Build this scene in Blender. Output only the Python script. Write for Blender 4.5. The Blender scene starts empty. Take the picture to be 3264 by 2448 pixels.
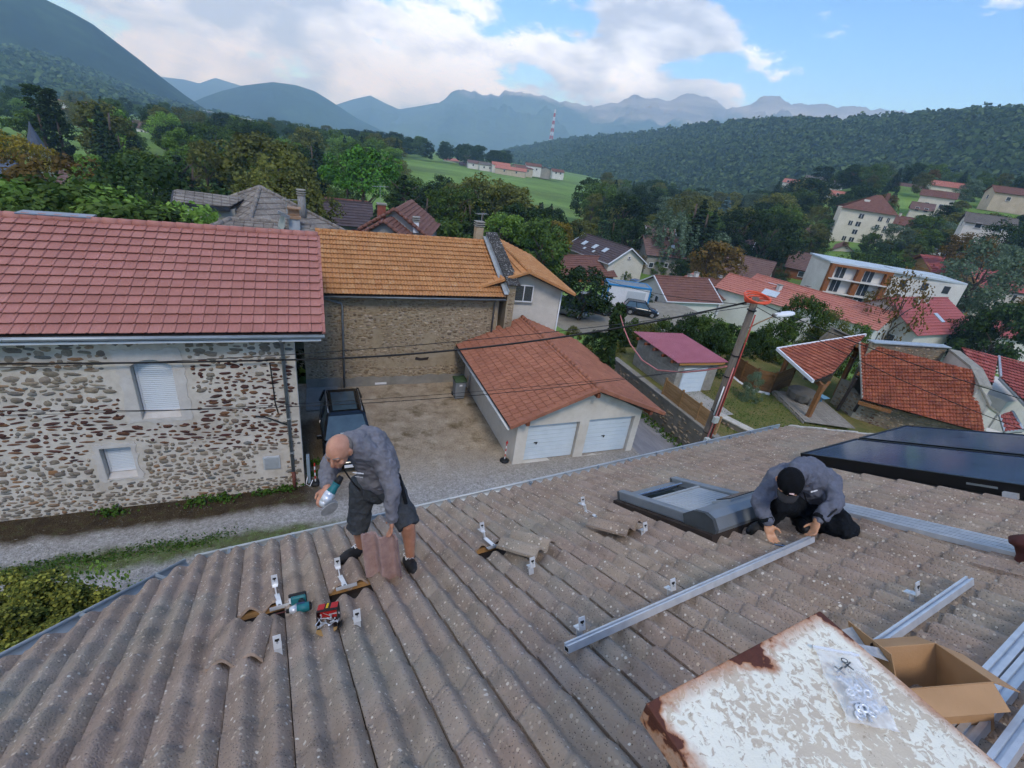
import bpy, bmesh, math, random
import numpy as np
from mathutils import Vector, Matrix, noise
random.seed(7); np.random.seed(7)
SC = bpy.context.scene
COL = SC.collection
R = math.radians
# ------------------------------------------------------------------ camera (eye of the photographer = world origin)
FPX, YAW, PITCH, ROLL = 1512.4, R(24.24), R(26.03), R(8.2255)
FWD = np.array([math.sin(YAW)*math.cos(PITCH), math.cos(YAW)*math.cos(PITCH), -math.sin(PITCH)])
_r = np.array([math.cos(YAW), -math.sin(YAW), 0.0]); _u = np.cross(_r, FWD)
RGT = _r*math.cos(ROLL)+_u*math.sin(ROLL); UPV = -_r*math.sin(ROLL)+_u*math.cos(ROLL)
cam = bpy.data.cameras.new('camera'); camo = bpy.data.objects.new('camera', cam); COL.objects.link(camo)
cam.sensor_width = 36.0; cam.lens = FPX/3264*36.0; cam.clip_start = 0.05; cam.clip_end = 60000
camo.matrix_world = Matrix(((RGT[0],UPV[0],-FWD[0],0),(RGT[1],UPV[1],-FWD[1],0),(RGT[2],UPV[2],-FWD[2],0),(0,0,0,1)))
SC.camera = camo
# ------------------------------------------------------------------ sky, sun, exposure
SUN_EL, SUN_AZ = R(50), R(190)          # azimuth clockwise from +Y: the sun stands behind the camera
world = bpy.data.worlds.new('World'); SC.world = world; world.use_nodes = True
wn = world.node_tree; wn.nodes.clear()
def wnode(t, **k):
    x = wn.nodes.new(t)
    for a, b in k.items(): setattr(x, a, b)
    return x
def wmath(op, a, b=None, clamp=False):
    m = wnode('ShaderNodeMath', operation=op, use_clamp=clamp)
    for i, v in enumerate((a, b)):
        if v is None: continue
        if isinstance(v, (int, float)): m.inputs[i].default_value = v
        else: wn.links.new(v, m.inputs[i])
    return m.outputs[0]
def build_sky():
    L = wn.links.new
    out = wnode('ShaderNodeOutputWorld'); bg = wnode('ShaderNodeBackground'); bg.inputs[1].default_value = 0.1
    L(bg.outputs[0], out.inputs[0])
    sky = wnode('ShaderNodeTexSky', sky_type='NISHITA'); sky.sun_disc = False
    sky.sun_elevation = SUN_EL; sky.sun_rotation = SUN_AZ; sky.altitude = 400; sky.air_density = 1.0; sky.dust_density = 0.3; sky.ozone_density = 2.0
    tc = wnode('ShaderNodeTexCoord'); sep = wnode('ShaderNodeSeparateXYZ'); L(tc.outputs['Generated'], sep.inputs[0])
    # cloud field: heaps stretched along the horizon, lumps smaller towards it
    zz = wmath('ADD', wmath('MAXIMUM', sep.outputs[2], 0.0), 0.62)
    cmb = wnode('ShaderNodeCombineXYZ'); L(wmath('DIVIDE', sep.outputs[0], zz), cmb.inputs[0]); L(wmath('DIVIDE', sep.outputs[1], zz), cmb.inputs[1]); L(wmath('MULTIPLY', sep.outputs[2], 2.6), cmb.inputs[2])
    def nz(scale, detail, rough, dist, off):
        mp = wnode('ShaderNodeMapping'); mp.inputs['Location'].default_value = off; L(cmb.outputs[0], mp.inputs[0])
        t = wnode('ShaderNodeTexNoise'); t.inputs['Scale'].default_value = scale; t.inputs['Detail'].default_value = detail
        t.inputs['Roughness'].default_value = rough; t.inputs['Distortion'].default_value = dist; L(mp.outputs[0], t.inputs['Vector']); return t.outputs[0]
    n1 = nz(3.3, 9, 0.58, 0.15, (SKY_OFF[0], SKY_OFF[1], 0.3)); n2 = nz(4.2, 7, 0.56, 0.1, (SKY_OFF[0]+.06, SKY_OFF[1]+.05, 0.42)); n3 = nz(1.1, 4, 0.5, 0.0, (9.0, 2.0, 4.0))
    # more cloud over the valley (left), open sky to the right of the pass
    dl = wnode('ShaderNodeVectorMath', operation='DOT_PRODUCT'); L(tc.outputs['Generated'], dl.inputs[0]); dl.inputs[1].default_value = (-math.cos(R(40)), math.sin(R(40)), 0)
    cover = wnode('ShaderNodeMapRange'); L(dl.outputs['Value'], cover.inputs[0])
    cover.inputs[1].default_value = -0.42; cover.inputs[2].default_value = 0.35; cover.inputs[3].default_value = -0.13; cover.inputs[4].default_value = 0.085; cover.interpolation_type = 'SMOOTHSTEP'
    low = wnode('ShaderNodeMapRange'); L(sep.outputs[2], low.inputs[0]); low.inputs[1].default_value = 0.0; low.inputs[2].default_value = 0.2; low.inputs[3].default_value = 0.05; low.inputs[4].default_value = 0.0
    dens = wmath('ADD', wmath('ADD', n1, cover.outputs[0]), low.outputs[0])
    mask = wnode('ShaderNodeMapRange'); L(dens, mask.inputs[0]); mask.inputs[1].default_value = 0.485; mask.inputs[2].default_value = 0.555; mask.interpolation_type = 'SMOOTHSTEP'
    shade = wnode('ShaderNodeValToRGB'); shade.color_ramp.elements[0].position = 0.44; shade.color_ramp.elements[1].position = 0.58
    shade.color_ramp.elements[0].color = (3.9, 4.8, 6.7, 1); shade.color_ramp.elements[1].color = (8.5, 9.9, 12.4, 1)
    L(wmath('ADD', wmath('MULTIPLY', n2, 0.75), wmath('MULTIPLY', n3, 0.28)), shade.inputs[0])
    gain = wnode('ShaderNodeMix', data_type='RGBA', blend_type='MULTIPLY'); gain.inputs[0].default_value = 1.0
    L(sky.outputs[0], gain.inputs[6]); gain.inputs[7].default_value = SKY_GAIN
    mx = wnode('ShaderNodeMix', data_type='RGBA'); L(mask.outputs[0], mx.inputs[0]); L(gain.outputs[2], mx.inputs[6]); L(shade.outputs[0], mx.inputs[7])
    L(mx.outputs[2], bg.inputs[0])
SKY_OFF = (3.1, 0.4); SKY_GAIN = (.86, 1.25, 1.75, 1)
build_sky()
world.cycles.sampling_method = 'MANUAL'; world.cycles.sample_map_resolution = 256
sun = bpy.data.lights.new('sun', 'SUN'); suno = bpy.data.objects.new('sun', sun); COL.objects.link(suno)
sun.energy = 1.4; sun.angle = R(14); sun.color = (1.0, 0.95, 0.88)
_sd = Vector((math.sin(SUN_AZ)*math.cos(SUN_EL), math.cos(SUN_AZ)*math.cos(SUN_EL), math.sin(SUN_EL)))
suno.rotation_euler = _sd.to_track_quat('Z', 'Y').to_euler(); suno.location = (0, -20, 30)
SC.view_settings.view_transform = 'Standard'; SC.view_settings.look = 'None'; SC.view_settings.exposure = 0.55; SC.view_settings.gamma = 1.0
SC.render.engine = 'CYCLES'; SC.cycles.use_denoising = True; SC.cycles.use_adaptive_sampling = True; SC.cycles.adaptive_threshold = 0.025; SC.cycles.adaptive_min_samples = 12
SC.cycles.max_bounces = 4; SC.cycles.diffuse_bounces = 2; SC.cycles.glossy_bounces = 2; SC.cycles.transmission_bounces = 4; SC.cycles.transparent_max_bounces = 8; SC.cycles.volume_bounces = 1
# ------------------------------------------------------------------ helpers
def ray(px, py): return FWD+RGT*(px-1632.0)/FPX-UPV*(py-1224.0)/FPX
def atz(px, py, z): q = ray(px, py); return q*(z/q[2])
def aty(px, py, y): q = ray(px, py); return q*(y/q[1])
def atx(px, py, x): q = ray(px, py); return q*(x/q[0])
def atd(px, py, D): q = ray(px, py); return q*(D/math.hypot(q[0], q[1]))
def dep(px, py, t): return ray(px, py)*t
V = lambda *a: np.array(a, float)
class MB:
    """collects points and faces; build() links them as one mesh object"""
    def __init__(s): s.v = []; s.f = []; s.m = []
    def add(s, vs, fs, mi=0):
        b = len(s.v); s.v += [tuple(map(float, p)) for p in vs]; s.f += [tuple(b+i for i in f) for f in fs]; s.m += [mi]*len(fs); return s
    def box(s, c, d, ax=None, mi=0, taper=1.0):
        ax = ax or (V(1,0,0), V(0,1,0), V(0,0,1)); c = V(*c); h = [x/2 for x in d]
        P = []
        for k in (-1, 1):
            t = 1.0 if k < 0 else taper
            for i, j in ((-1,-1),(1,-1),(1,1),(-1,1)):
                P.append(c+ax[0]*(i*h[0]*t)+ax[1]*(j*h[1]*t)+ax[2]*(k*h[2]))
        return s.add(P, [(3,2,1,0),(4,5,6,7),(0,1,5,4),(1,2,6,5),(2,3,7,6),(3,0,4,7)], mi)
    def beam(s, a, b, w, h, up=(0,0,1), mi=0):
        a, b = V(*a), V(*b); d = b-a; l = np.linalg.norm(d); d = d/l; up = V(*up)
        x = np.cross(d, up)
        if np.linalg.norm(x) < 1e-4: x = np.cross(d, V(1,0,0))
        x /= np.linalg.norm(x); z = np.cross(x, d)
        return s.box((a+b)/2, (w, l, h), (x, d, z), mi)
    def tube(s, pts, rad, n=8, cap=True, mi=0, closed=False):
        pts = [V(*p) for p in pts]; N = len(pts); rs = rad if isinstance(rad, (list, tuple)) else [rad]*N
        base = len(s.v); ref = None
        for i, p in enumerate(pts):
            if closed: t = pts[(i+1) % N]-pts[i-1]
            else: t = pts[min(i+1, N-1)]-pts[max(i-1, 0)]
            t = t/(np.linalg.norm(t)+1e-12)
            if ref is None:
                ref = np.cross(t, V(0,0,1))
                if np.linalg.norm(ref) < 1e-3: ref = np.cross(t, V(1,0,0))
            x = ref-t*(ref@t); x /= (np.linalg.norm(x)+1e-12); ref = x; y = np.cross(t, x)
            for k in range(n):
                a = 2*math.pi*k/n; s.v.append(tuple(p+x*(rs[i]*math.cos(a))+y*(rs[i]*math.sin(a))))
        for i in range(N if closed else N-1):
            j = (i+1) % N
            for k in range(n):
                k2 = (k+1) % n; s.f.append((base+i*n+k, base+i*n+k2, base+j*n+k2, base+j*n+k)); s.m.append(mi)
        if cap and not closed:
            s.f.append(tuple(base+k for k in range(n))[::-1]); s.m.append(mi); s.f.append(tuple(base+(N-1)*n+k for k in range(n))); s.m.append(mi)
        return s
    def prism(s, poly, d, mi=0):
        """closed polygon (3D points, flat) extruded by vector d"""
        n = len(poly); P = [V(*p) for p in poly]; d = V(*d)
        return s.add(P+[p+d for p in P], [tuple(range(n))[::-1], tuple(range(n, 2*n))]+[(i, (i+1) % n, n+(i+1) % n, n+i) for i in range(n)], mi)
    def lathe(s, c, prof, n=16, mi=0, ax=None):
        ax = ax or (V(1,0,0), V(0,1,0), V(0,0,1)); c = V(*c); b = len(s.v)
        for r, z in prof:
            for k in range(n):
                a = 2*math.pi*k/n; s.v.append(tuple(c+ax[0]*(r*math.cos(a))+ax[1]*(r*math.sin(a))+ax[2]*z))
        for i in range(len(prof)-1):
            for k in range(n):
                k2 = (k+1) % n; s.f.append((b+i*n+k, b+i*n+k2, b+(i+1)*n+k2, b+(i+1)*n+k)); s.m.append(mi)
        s.f.append(tuple(b+k for k in range(n))[::-1]); s.m.append(mi); m = len(prof)-1; s.f.append(tuple(b+m*n+k for k in range(n))); s.m.append(mi)
        return s
    def mesh(s, name, off=(0,0,0), smooth=False):
        me = bpy.data.meshes.new(name); o = V(*off)
        me.from_pydata([tuple(V(*p)-o) for p in s.v], [], s.f); 
        if any(s.m): me.polygons.foreach_set('material_index', s.m)
        if smooth: me.polygons.foreach_set('use_smooth', [True]*len(me.polygons))
        me.update(); return me
def rootloc(o):
    l = V(0,0,0)
    while o is not None: l = l+V(*o.location); o = o.parent
    return l
def link(name, me, mats, parent=None, loc=(0,0,0)):
    o = bpy.data.objects.new(name, me); COL.objects.link(o); o.location = loc
    if parent is not None: o.parent = parent
    if me is not None and mats is not None:
        for m in (mats if isinstance(mats, (list, tuple)) else [mats]):
            if len(me.materials) < (len(mats) if isinstance(mats, (list, tuple)) else 1): me.materials.append(m)
    return o
def part(name, mb, mats, parent, smooth=False, bevel=0, label=None, kind=None):
    """a part: its points are given in world space and stored relative to its thing"""
    o = link(name, mb.mesh(name, rootloc(parent), smooth), mats, parent)
    if bevel: b = o.modifiers.new('bevel', 'BEVEL'); b.width = bevel; b.segments = 2; b.limit_method = 'ANGLE'
    if label: o['label'] = label
    if kind: o['kind'] = kind
    return o
def tag(o, label, cat=None, group=None, kind=None):
    o['label'] = label
    if cat: o['category'] = cat
    if group: o['group'] = group
    if kind: o['kind'] = kind
    return o
def thing(name, label, cat, loc, group=None):
    o = bpy.data.objects.new(name, None); COL.objects.link(o); o.location = tuple(map(float, loc)); o.empty_display_size = .2
    return tag(o, label, cat, group)
def solo(name, mb, mats, label, cat, group=None, loc=None, smooth=False, bevel=0):
    loc = loc if loc is not None else V(*mb.v[0])
    o = link(name, mb.mesh(name, loc, smooth), mats, None, tuple(map(float, loc)))
    if bevel: b = o.modifiers.new('bevel', 'BEVEL'); b.width = bevel; b.segments = 2; b.limit_method = 'ANGLE'
    return tag(o, label, cat, group)
def struct(name, mb, mats, smooth=False, label=None):
    o = link(name, mb.mesh(name, (0,0,0), smooth), mats); o['kind'] = 'structure'
    if label: o['label'] = label
    return o
def copy_tree(o, parent=None):
    c = o.copy(); COL.objects.link(c); c.parent = parent
    for ch in o.children: copy_tree(ch, c)
    return c
# ------------------------------------------------------------------ materials
MATS = {}
def rgb(h):
    h = h.lstrip('#'); f = lambda c: (c/12.92 if c <= .04045 else ((c+.055)/1.055)**2.4)
    return tuple(f(int(h[i:i+2], 16)/255) for i in (0, 2, 4))+(1,)
class Nt:
    def __init__(s, name):
        m = bpy.data.materials.new(name); m.use_nodes = True; s.mat = m; s.nt = m.node_tree; s.b = s.nt.nodes['Principled BSDF']; s.out = s.nt.nodes['Material Output']
        s.pos = None
    def n(s, t, **k):
        x = s.nt.nodes.new(t)
        for a, b in k.items(): setattr(x, a, b)
        return x
    def l(s, a, b): s.nt.links.new(a, b)
    def p(s, scale=(1,1,1), obj=False):
        if obj: src = s.n('ShaderNodeTexCoord').outputs['Object']
        else:
            src = s.n('ShaderNodeNewGeometry').outputs['Position']
        if tuple(scale) == (1,1,1): return src
        m = s.n('ShaderNodeVectorMath', operation='MULTIPLY'); s.l(src, m.inputs[0]); m.inputs[1].default_value = scale; return m.outputs[0]
    def noise(s, scale, detail=4, rough=.55, vec=None, dist=0):
        t = s.n('ShaderNodeTexNoise'); t.inputs['Scale'].default_value = scale; t.inputs['Detail'].default_value = min(detail, 4); t.inputs['Roughness'].default_value = rough; t.inputs['Distortion'].default_value = dist
        s.l(vec if vec is not None else s.p(), t.inputs['Vector']); return t.outputs[0]
    def voro(s, scale, vec=None, feature='F1', rnd=1.0):
        t = s.n('ShaderNodeTexVoronoi', feature=feature); t.inputs['Scale'].default_value = scale; t.inputs['Randomness'].default_value = rnd
        s.l(vec if vec is not None else s.p(), t.inputs['Vector']); return t
    def ramp(s, fac, stops, interp='LINEAR'):
        r = s.n('ShaderNodeValToRGB'); e = r.color_ramp.elements; r.color_ramp.interpolation = interp
        while len(e) < len(stops): e.new(0.5)
        for k, (pos, c) in enumerate(stops):
            e[k].position = pos; e[k].color = c if isinstance(c, tuple) else (c, c, c, 1)
        s.l(fac, r.inputs[0]); return r.outputs[0]
    def mix(s, fac, a, b, mode='MIX'):
        x = s.n('ShaderNodeMix', data_type='RGBA', blend_type=mode)
        for i, v in ((0, fac), (6, a), (7, b)):
            if isinstance(v, (int, float)): x.inputs[i].default_value = v
            elif isinstance(v, tuple): x.inputs[i].default_value = v
            else: s.l(v, x.inputs[i])
        return x.outputs[2]
    def math(s, op, a, b=0.0, clamp=False):
        m = s.n('ShaderNodeMath', operation=op, use_clamp=clamp)
        for i, v in enumerate((a, b)):
            if isinstance(v, (int, float)): m.inputs[i].default_value = v
            else: s.l(v, m.inputs[i])
        return m.outputs[0]
    def rnd(s, island=True):
        o = s.n('ShaderNodeObjectInfo').outputs['Random']
        if not island: return o
        g = s.n('ShaderNodeNewGeometry').outputs['Random Per Island']
        return s.math('FRACT', s.math('ADD', o, g))
    def bump(s, h, strength=.3, dist=.02):
        b = s.n('ShaderNodeBump'); b.inputs['Strength'].default_value = strength; b.inputs['Distance'].default_value = dist; s.l(h, b.inputs['Height']); s.l(b.outputs[0], s.b.inputs['Normal'])
    def done(s, col, rough=.8, metal=0.0, spec=.3):
        if isinstance(col, tuple): s.b.inputs['Base Color'].default_value = col
        else: s.l(col, s.b.inputs['Base Color'])
        if isinstance(rough, (int, float)): s.b.inputs['Roughness'].default_value = rough
        else: s.l(rough, s.b.inputs['Roughness'])
        s.b.inputs['Metallic'].default_value = metal; s.b.inputs['Specular IOR Level'].default_value = spec
        MATS[s.mat.name] = s.mat; return s.mat
def plain(name, c, c2=None, scale=6, rough=.75, metal=0.0, spec=.3, bump=0.0, bscale=40, var=0.0, detail=5, stretch=(1,1,1)):
    t = Nt(name); c = rgb(c) if isinstance(c, str) else c
    col = c
    if c2 is not None:
        c2 = rgb(c2) if isinstance(c2, str) else c2
        col = t.ramp(t.noise(scale, detail, .6, t.p(stretch)), [(.32, c), (.68, c2)])
    if var:
        k = t.math('ADD', t.math('MULTIPLY', t.rnd(), 2*var), 1-var)
        cc = t.n('ShaderNodeCombineColor'); [t.l(k, cc.inputs[i]) for i in range(3)]
        col = t.mix(1.0, col, cc.outputs[0], 'MULTIPLY')
    if bump: t.bump(t.noise(bscale, 4, .6), bump, .02)
    return t.done(col, rough, metal, spec)
# ------------------------------------------------------------------ terrain
YARD = -11.3
def sm(a, b, x): t = min(1.0, max(0.0, (x-a)/(b-a))); return t*t*(3-2*t)
def gz(x, y):
    r = math.hypot(x, y); a = math.degrees(math.atan2(x, y))
    right = sm(18, 42, a)*(1-sm(120, 160, a)); hill = sm(42, 58, a)*(1-sm(120, 160, a))
    z = -13.5+(-1.6-3.0*right)*sm(27, 62, r)
    z += hill*(8*sm(118, 160, r)+19*sm(165, 300, r))
    z += -6*sm(250, 1000, r) - 50*sm(900, 2300, r) - 65*sm(2000, 4500, r)
    if r > 40: z += 0.5*noise.noise(Vector((x*.02, y*.02, 0)))*sm(40, 90, r)+2.0*noise.noise(Vector((x*.004, y*.004, 3)))*sm(150, 400, r)
    return z
def m_ground():
    t = Nt('meadow_grass'); n = t.noise(.05, 6, .6); n2 = t.noise(1.3, 6, .65)
    c = t.ramp(n, [(.3, rgb('#5e7a3a')), (.5, rgb('#6d8a45')), (.7, rgb('#7f9a55'))])
    c = t.mix(t.ramp(n2, [(.35, 0.0), (.75, .6)]), c, rgb('#4a6030')); c = t.mix(t.ramp(t.noise(.02, 5, .6), [(.5, 0.0), (.62, .55)]), c, rgb('#4d5a34'))
    t.bump(n2, .5, .1); return t.done(c, .95, 0, .1)
M_GROUND = m_ground()
def build_ground():
    rs = [0, 6, 12, 18, 24, 28]+[30*1.07**k for k in range(80)]; na = 150
    vs, fs = [], []
    for r in rs:
        for k in range(na):
            a = 2*math.pi*k/na; x, y = r*math.sin(a), r*math.cos(a); vs.append((x, y, gz(x, y)))
    for i in range(len(rs)-1):
        for k in range(na):
            k2 = (k+1) % na; fs.append((i*na+k, i*na+k2, (i+1)*na+k2, (i+1)*na+k))
    mb = MB(); mb.add(vs, fs); o = struct('ground', mb, M_GROUND, True); return o
build_ground()
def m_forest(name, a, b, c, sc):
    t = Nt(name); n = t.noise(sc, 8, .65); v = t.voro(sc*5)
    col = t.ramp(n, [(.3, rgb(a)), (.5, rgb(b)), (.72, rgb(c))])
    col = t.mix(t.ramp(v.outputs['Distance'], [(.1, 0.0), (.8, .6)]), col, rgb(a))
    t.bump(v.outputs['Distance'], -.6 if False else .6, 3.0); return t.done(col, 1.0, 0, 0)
def m_cliff():
    t = Nt('limestone_cliff'); g = t.n('ShaderNodeNewGeometry'); sp = t.n('ShaderNodeSeparateXYZ'); t.l(g.outputs['Position'], sp.inputs[0])
    n = t.noise(.0022, 9, .62); st = t.noise(.0016, 8, .6, t.p((1, 1, 7)))
    h = t.math('ADD', t.math('MULTIPLY', sp.outputs[2], .00165), t.math('MULTIPLY', n, 1.1))
    rock = t.ramp(st, [(.3, rgb('#5f5c5a')), (.5, rgb('#85807a')), (.7, rgb('#a59d92'))])
    wood = t.ramp(t.noise(.004, 7, .7), [(.3, rgb('#27352a')), (.7, rgb('#46583a'))])
    col = t.mix(t.ramp(h, [(1.28, 0.0), (1.42, 1.0)] if False else [(.0, 0.0), (1.0, 1.0)]), wood, rock)
    f = t.n('ShaderNodeMapRange'); t.l(h, f.inputs[0]); f.inputs[1].default_value = CLIFF_H; f.inputs[2].default_value = CLIFF_H+.16
    col = t.mix(f.outputs[0], wood, rock); t.bump(st, .8, 60); return t.done(col, 1.0, 0, 0)
CLIFF_H = 1.08
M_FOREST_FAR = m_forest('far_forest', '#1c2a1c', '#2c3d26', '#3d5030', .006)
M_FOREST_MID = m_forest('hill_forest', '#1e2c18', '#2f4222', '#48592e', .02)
M_CLIFF = m_cliff()
def crest_interp(pts, n):
    P = np.array(pts, float); s = np.r_[0, np.cumsum(np.hypot(*np.diff(P[:, :2], axis=0).T))]
    t = np.linspace(0, s[-1], n); return np.stack([np.interp(t, s, P[:, k]) for k in range(P.shape[1])], 1)
def mountain(name, pts, zb, mat, cols=160, rows=36, amp=.10, fscale=None, power=1.25, backf=.35, seed=0, crag=0.0, basef=None):
    """pts: crest as (display x, display y, crest distance m, foot distance m)"""
    C = crest_interp(pts, cols); vs, fs = [], []; nr = rows+6
    for x, y, rc, rb in C:
        k = 3264/2212; q = ray(x*k, y*k); h = math.hypot(q[0], q[1]); dx, dy = q[0]/h, q[1]/h; zc = q[2]/h*rc
        fs_ = fscale or rc*.12
        if crag: zc += crag*(noise.noise(Vector((dx*rc/crag*.25, dy*rc/crag*.25, seed)))+.6*noise.noise(Vector((dx*rc/crag*.8, dy*rc/crag*.8, seed))))
        for j in range(nr):
            if j <= rows:
                t = j/rows; r = rb+(rc-rb)*t; z = zb+(zc-zb)*t**power; w = math.sin(math.pi*min(t, 1))
            else:
                t = (j-rows)/6; r = rc*(1+backf*t); z = zc+(zb-zc)*t**1.3; w = math.sin(math.pi*t)
            X, Y = dx*r, dy*r
            d = noise.hetero_terrain(Vector((X/fs_, Y/fs_, seed)), 1.0, 2.0, 6, .6)-.7
            z += (zc-zb)*amp*d*w
            vs.append((X, Y, z))
    for i in range(cols-1):
        for j in range(nr-1): fs.append((i*nr+j, (i+1)*nr+j, (i+1)*nr+j+1, i*nr+j+1))
    mb = MB(); mb.add(vs, fs); o = struct(name, mb, mat, True); return o, vs, cols, nr, rows
def cr(L, rc, rb): return [(a, b, rc, rb) for a, b in L]
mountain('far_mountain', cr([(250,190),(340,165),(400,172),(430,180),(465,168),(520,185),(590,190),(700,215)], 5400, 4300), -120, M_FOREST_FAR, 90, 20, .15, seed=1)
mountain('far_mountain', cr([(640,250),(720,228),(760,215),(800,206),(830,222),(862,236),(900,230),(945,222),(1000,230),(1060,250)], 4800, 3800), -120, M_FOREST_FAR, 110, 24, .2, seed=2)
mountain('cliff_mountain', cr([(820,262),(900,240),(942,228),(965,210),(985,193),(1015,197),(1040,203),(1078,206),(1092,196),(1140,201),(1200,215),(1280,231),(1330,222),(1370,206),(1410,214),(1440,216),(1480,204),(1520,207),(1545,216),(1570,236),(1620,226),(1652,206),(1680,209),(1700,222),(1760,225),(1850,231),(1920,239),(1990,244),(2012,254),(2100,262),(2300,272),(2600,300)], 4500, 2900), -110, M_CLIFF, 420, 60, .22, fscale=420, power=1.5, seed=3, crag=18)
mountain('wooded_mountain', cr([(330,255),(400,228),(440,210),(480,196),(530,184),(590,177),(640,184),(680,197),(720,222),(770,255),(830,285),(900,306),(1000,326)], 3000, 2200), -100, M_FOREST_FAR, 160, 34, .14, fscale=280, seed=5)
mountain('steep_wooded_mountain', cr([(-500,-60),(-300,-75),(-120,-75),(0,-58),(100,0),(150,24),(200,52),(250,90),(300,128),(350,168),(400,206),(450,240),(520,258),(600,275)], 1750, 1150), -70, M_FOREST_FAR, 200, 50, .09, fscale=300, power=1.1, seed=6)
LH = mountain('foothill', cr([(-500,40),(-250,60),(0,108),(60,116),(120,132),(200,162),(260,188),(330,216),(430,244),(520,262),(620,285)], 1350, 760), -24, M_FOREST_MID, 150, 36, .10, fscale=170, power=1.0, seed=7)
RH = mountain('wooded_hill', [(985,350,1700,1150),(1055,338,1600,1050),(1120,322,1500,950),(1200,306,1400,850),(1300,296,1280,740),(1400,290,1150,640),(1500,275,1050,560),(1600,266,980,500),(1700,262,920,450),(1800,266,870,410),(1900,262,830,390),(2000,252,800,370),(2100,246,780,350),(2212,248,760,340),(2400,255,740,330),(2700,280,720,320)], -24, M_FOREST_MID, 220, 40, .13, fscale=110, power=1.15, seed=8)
# canopy of the wooded hills: uncountable crowns, one mass each
def m_leaf(name, a, b, c, trans=.32, var=.3):
    t = Nt(name); r = t.rnd(); col = t.ramp(r, [(0, rgb(a)), (.5, rgb(b)), (1, rgb(c))])
    o = t.n('ShaderNodeObjectInfo').outputs['Random']; k = t.math('ADD', t.math('MULTIPLY', o, 2*var), 1.12-var)
    cc = t.n('ShaderNodeCombineColor'); [t.l(k, cc.inputs[i]) for i in range(3)]; col = t.mix(1.0, col, cc.outputs[0], 'MULTIPLY')
    t.done(col, .85, 0, .15)
    tr = t.n('ShaderNodeBsdfTranslucent'); t.l(col, tr.inputs[0]); mx = t.n('ShaderNodeMixShader'); mx.inputs[0].default_value = trans
    t.l(t.b.outputs[0], mx.inputs[1]); t.l(tr.outputs[0], mx.inputs[2]); t.l(mx.outputs[0], t.out.inputs[0]); return t.mat
M_CANOPY = m_leaf('canopy_leaves', '#2c3d20', '#445a2e', '#617442')
def leaf_mesh(name, c, d, q, rng, jit=.5, asp=.6):
    """four-sided leaf clumps at points c, facing about d, half size q"""
    n = len(c); nn = d+rng.normal(scale=jit, size=(n, 3)); nn /= np.linalg.norm(nn, axis=1)[:, None]+1e-9
    tx = np.cross(nn, rng.normal(size=(n, 3))); tx /= np.linalg.norm(tx, axis=1)[:, None]+1e-9; ty = np.cross(nn, tx); q = np.broadcast_to(np.asarray(q, float), (n,))[:, None]
    a1, a2 = tx*q, ty*q
    P = np.stack([c-a1-a2*asp, c+a1*.7-a2, c+a1+a2*asp, c-a1*asp+a2], 1).reshape(-1, 3)
    me = bpy.data.meshes.new(name); me.vertices.add(4*n); me.vertices.foreach_set('co', P.ravel().astype(np.float32))
    me.loops.add(4*n); me.loops.foreach_set('vertex_index', np.arange(4*n, dtype=np.int32)); me.polygons.add(n)
    me.polygons.foreach_set('loop_start', np.arange(0, 4*n, 4, dtype=np.int32)); me.update(calc_edges=True); me.validate(); return me
def canopy(name, label, H, n, size, seed, mat, per=34, qf=.3):
    _, vs, cols, nr, rows = H; rng = np.random.default_rng(seed); A = np.array(vs).reshape(cols, nr, 3)
    i = rng.uniform(0, cols-1.01, n); j = rng.uniform(0, rows+.9, n); i0, j0 = i.astype(int), j.astype(int); u, v = (i-i0)[:, None], (j-j0)[:, None]
    p = (A[i0, j0]*(1-u)+A[i0+1, j0]*u)*(1-v)+(A[i0, j0+1]*(1-u)+A[i0+1, j0+1]*u)*v
    s = (size*rng.uniform(.55, 1.35, n)); hh = s*rng.uniform(.6, 1.0, n)
    d = rng.normal(size=(n, per, 3)); d[..., 2] = np.abs(d[..., 2])-.15; d /= np.linalg.norm(d, axis=2)[..., None]
    lump = 1+.22*np.sin(d[..., 0]*4+rng.uniform(0, 6, (n, 1)))*np.cos(d[..., 1]*4+rng.uniform(0, 6, (n, 1)))
    c = p[:, None]+d*np.stack([s, s, hh], 1)[:, None]*lump[..., None]*rng.uniform(.82, 1.0, (n, per, 1))
    me = leaf_mesh(name, c.reshape(-1, 3), d.reshape(-1, 3), np.repeat(s*qf, per), rng, .45)
    o = link(name, me, mat); o['kind'] = 'stuff'; o['label'] = label; return o
canopy('hill_woodland', 'dense green woodland covering the long hill at right', RH, 8500, 8.5, 1, M_CANOPY, 60, .19)
canopy('foothill_woodland', 'dark woodland on the slope behind the poplars at left', LH, 3000, 11, 2, M_CANOPY, 36, .24)
# ------------------------------------------------------------------ the roof under the camera: frame (u along the eave, v down the slope, w off the slope)
_az, _s = R(6.172), R(25.82); D0 = 1.68
E_ = V(math.cos(_az), math.sin(_az), 0); _h = V(-math.sin(_az), math.cos(_az), 0); D_ = _h*math.cos(_s)+V(0,0,-math.sin(_s)); N_ = np.cross(E_, D_)
def RP(u, v, w=0.0): return E_*u+D_*v+N_*(w-D0)
def rmat(u, v, w, rz=0.0, rx=0.0, ry=0.0):
    """matrix of an object lying on the slope"""
    m = Matrix(((E_[0],D_[0],N_[0]),(E_[1],D_[1],N_[1]),(E_[2],D_[2],N_[2]))).to_4x4(); m.translation = Vector(RP(u, v, w))
    return m @ Matrix.Rotation(rz, 4, 'Z') @ Matrix.Rotation(rx, 4, 'X') @ Matrix.Rotation(ry, 4, 'Y')
def on_roof(px, py, w=0.0):
    q = ray(px, py); P = q*(-(D0-w)/(q@N_)); return P@E_, P@D_
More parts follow.
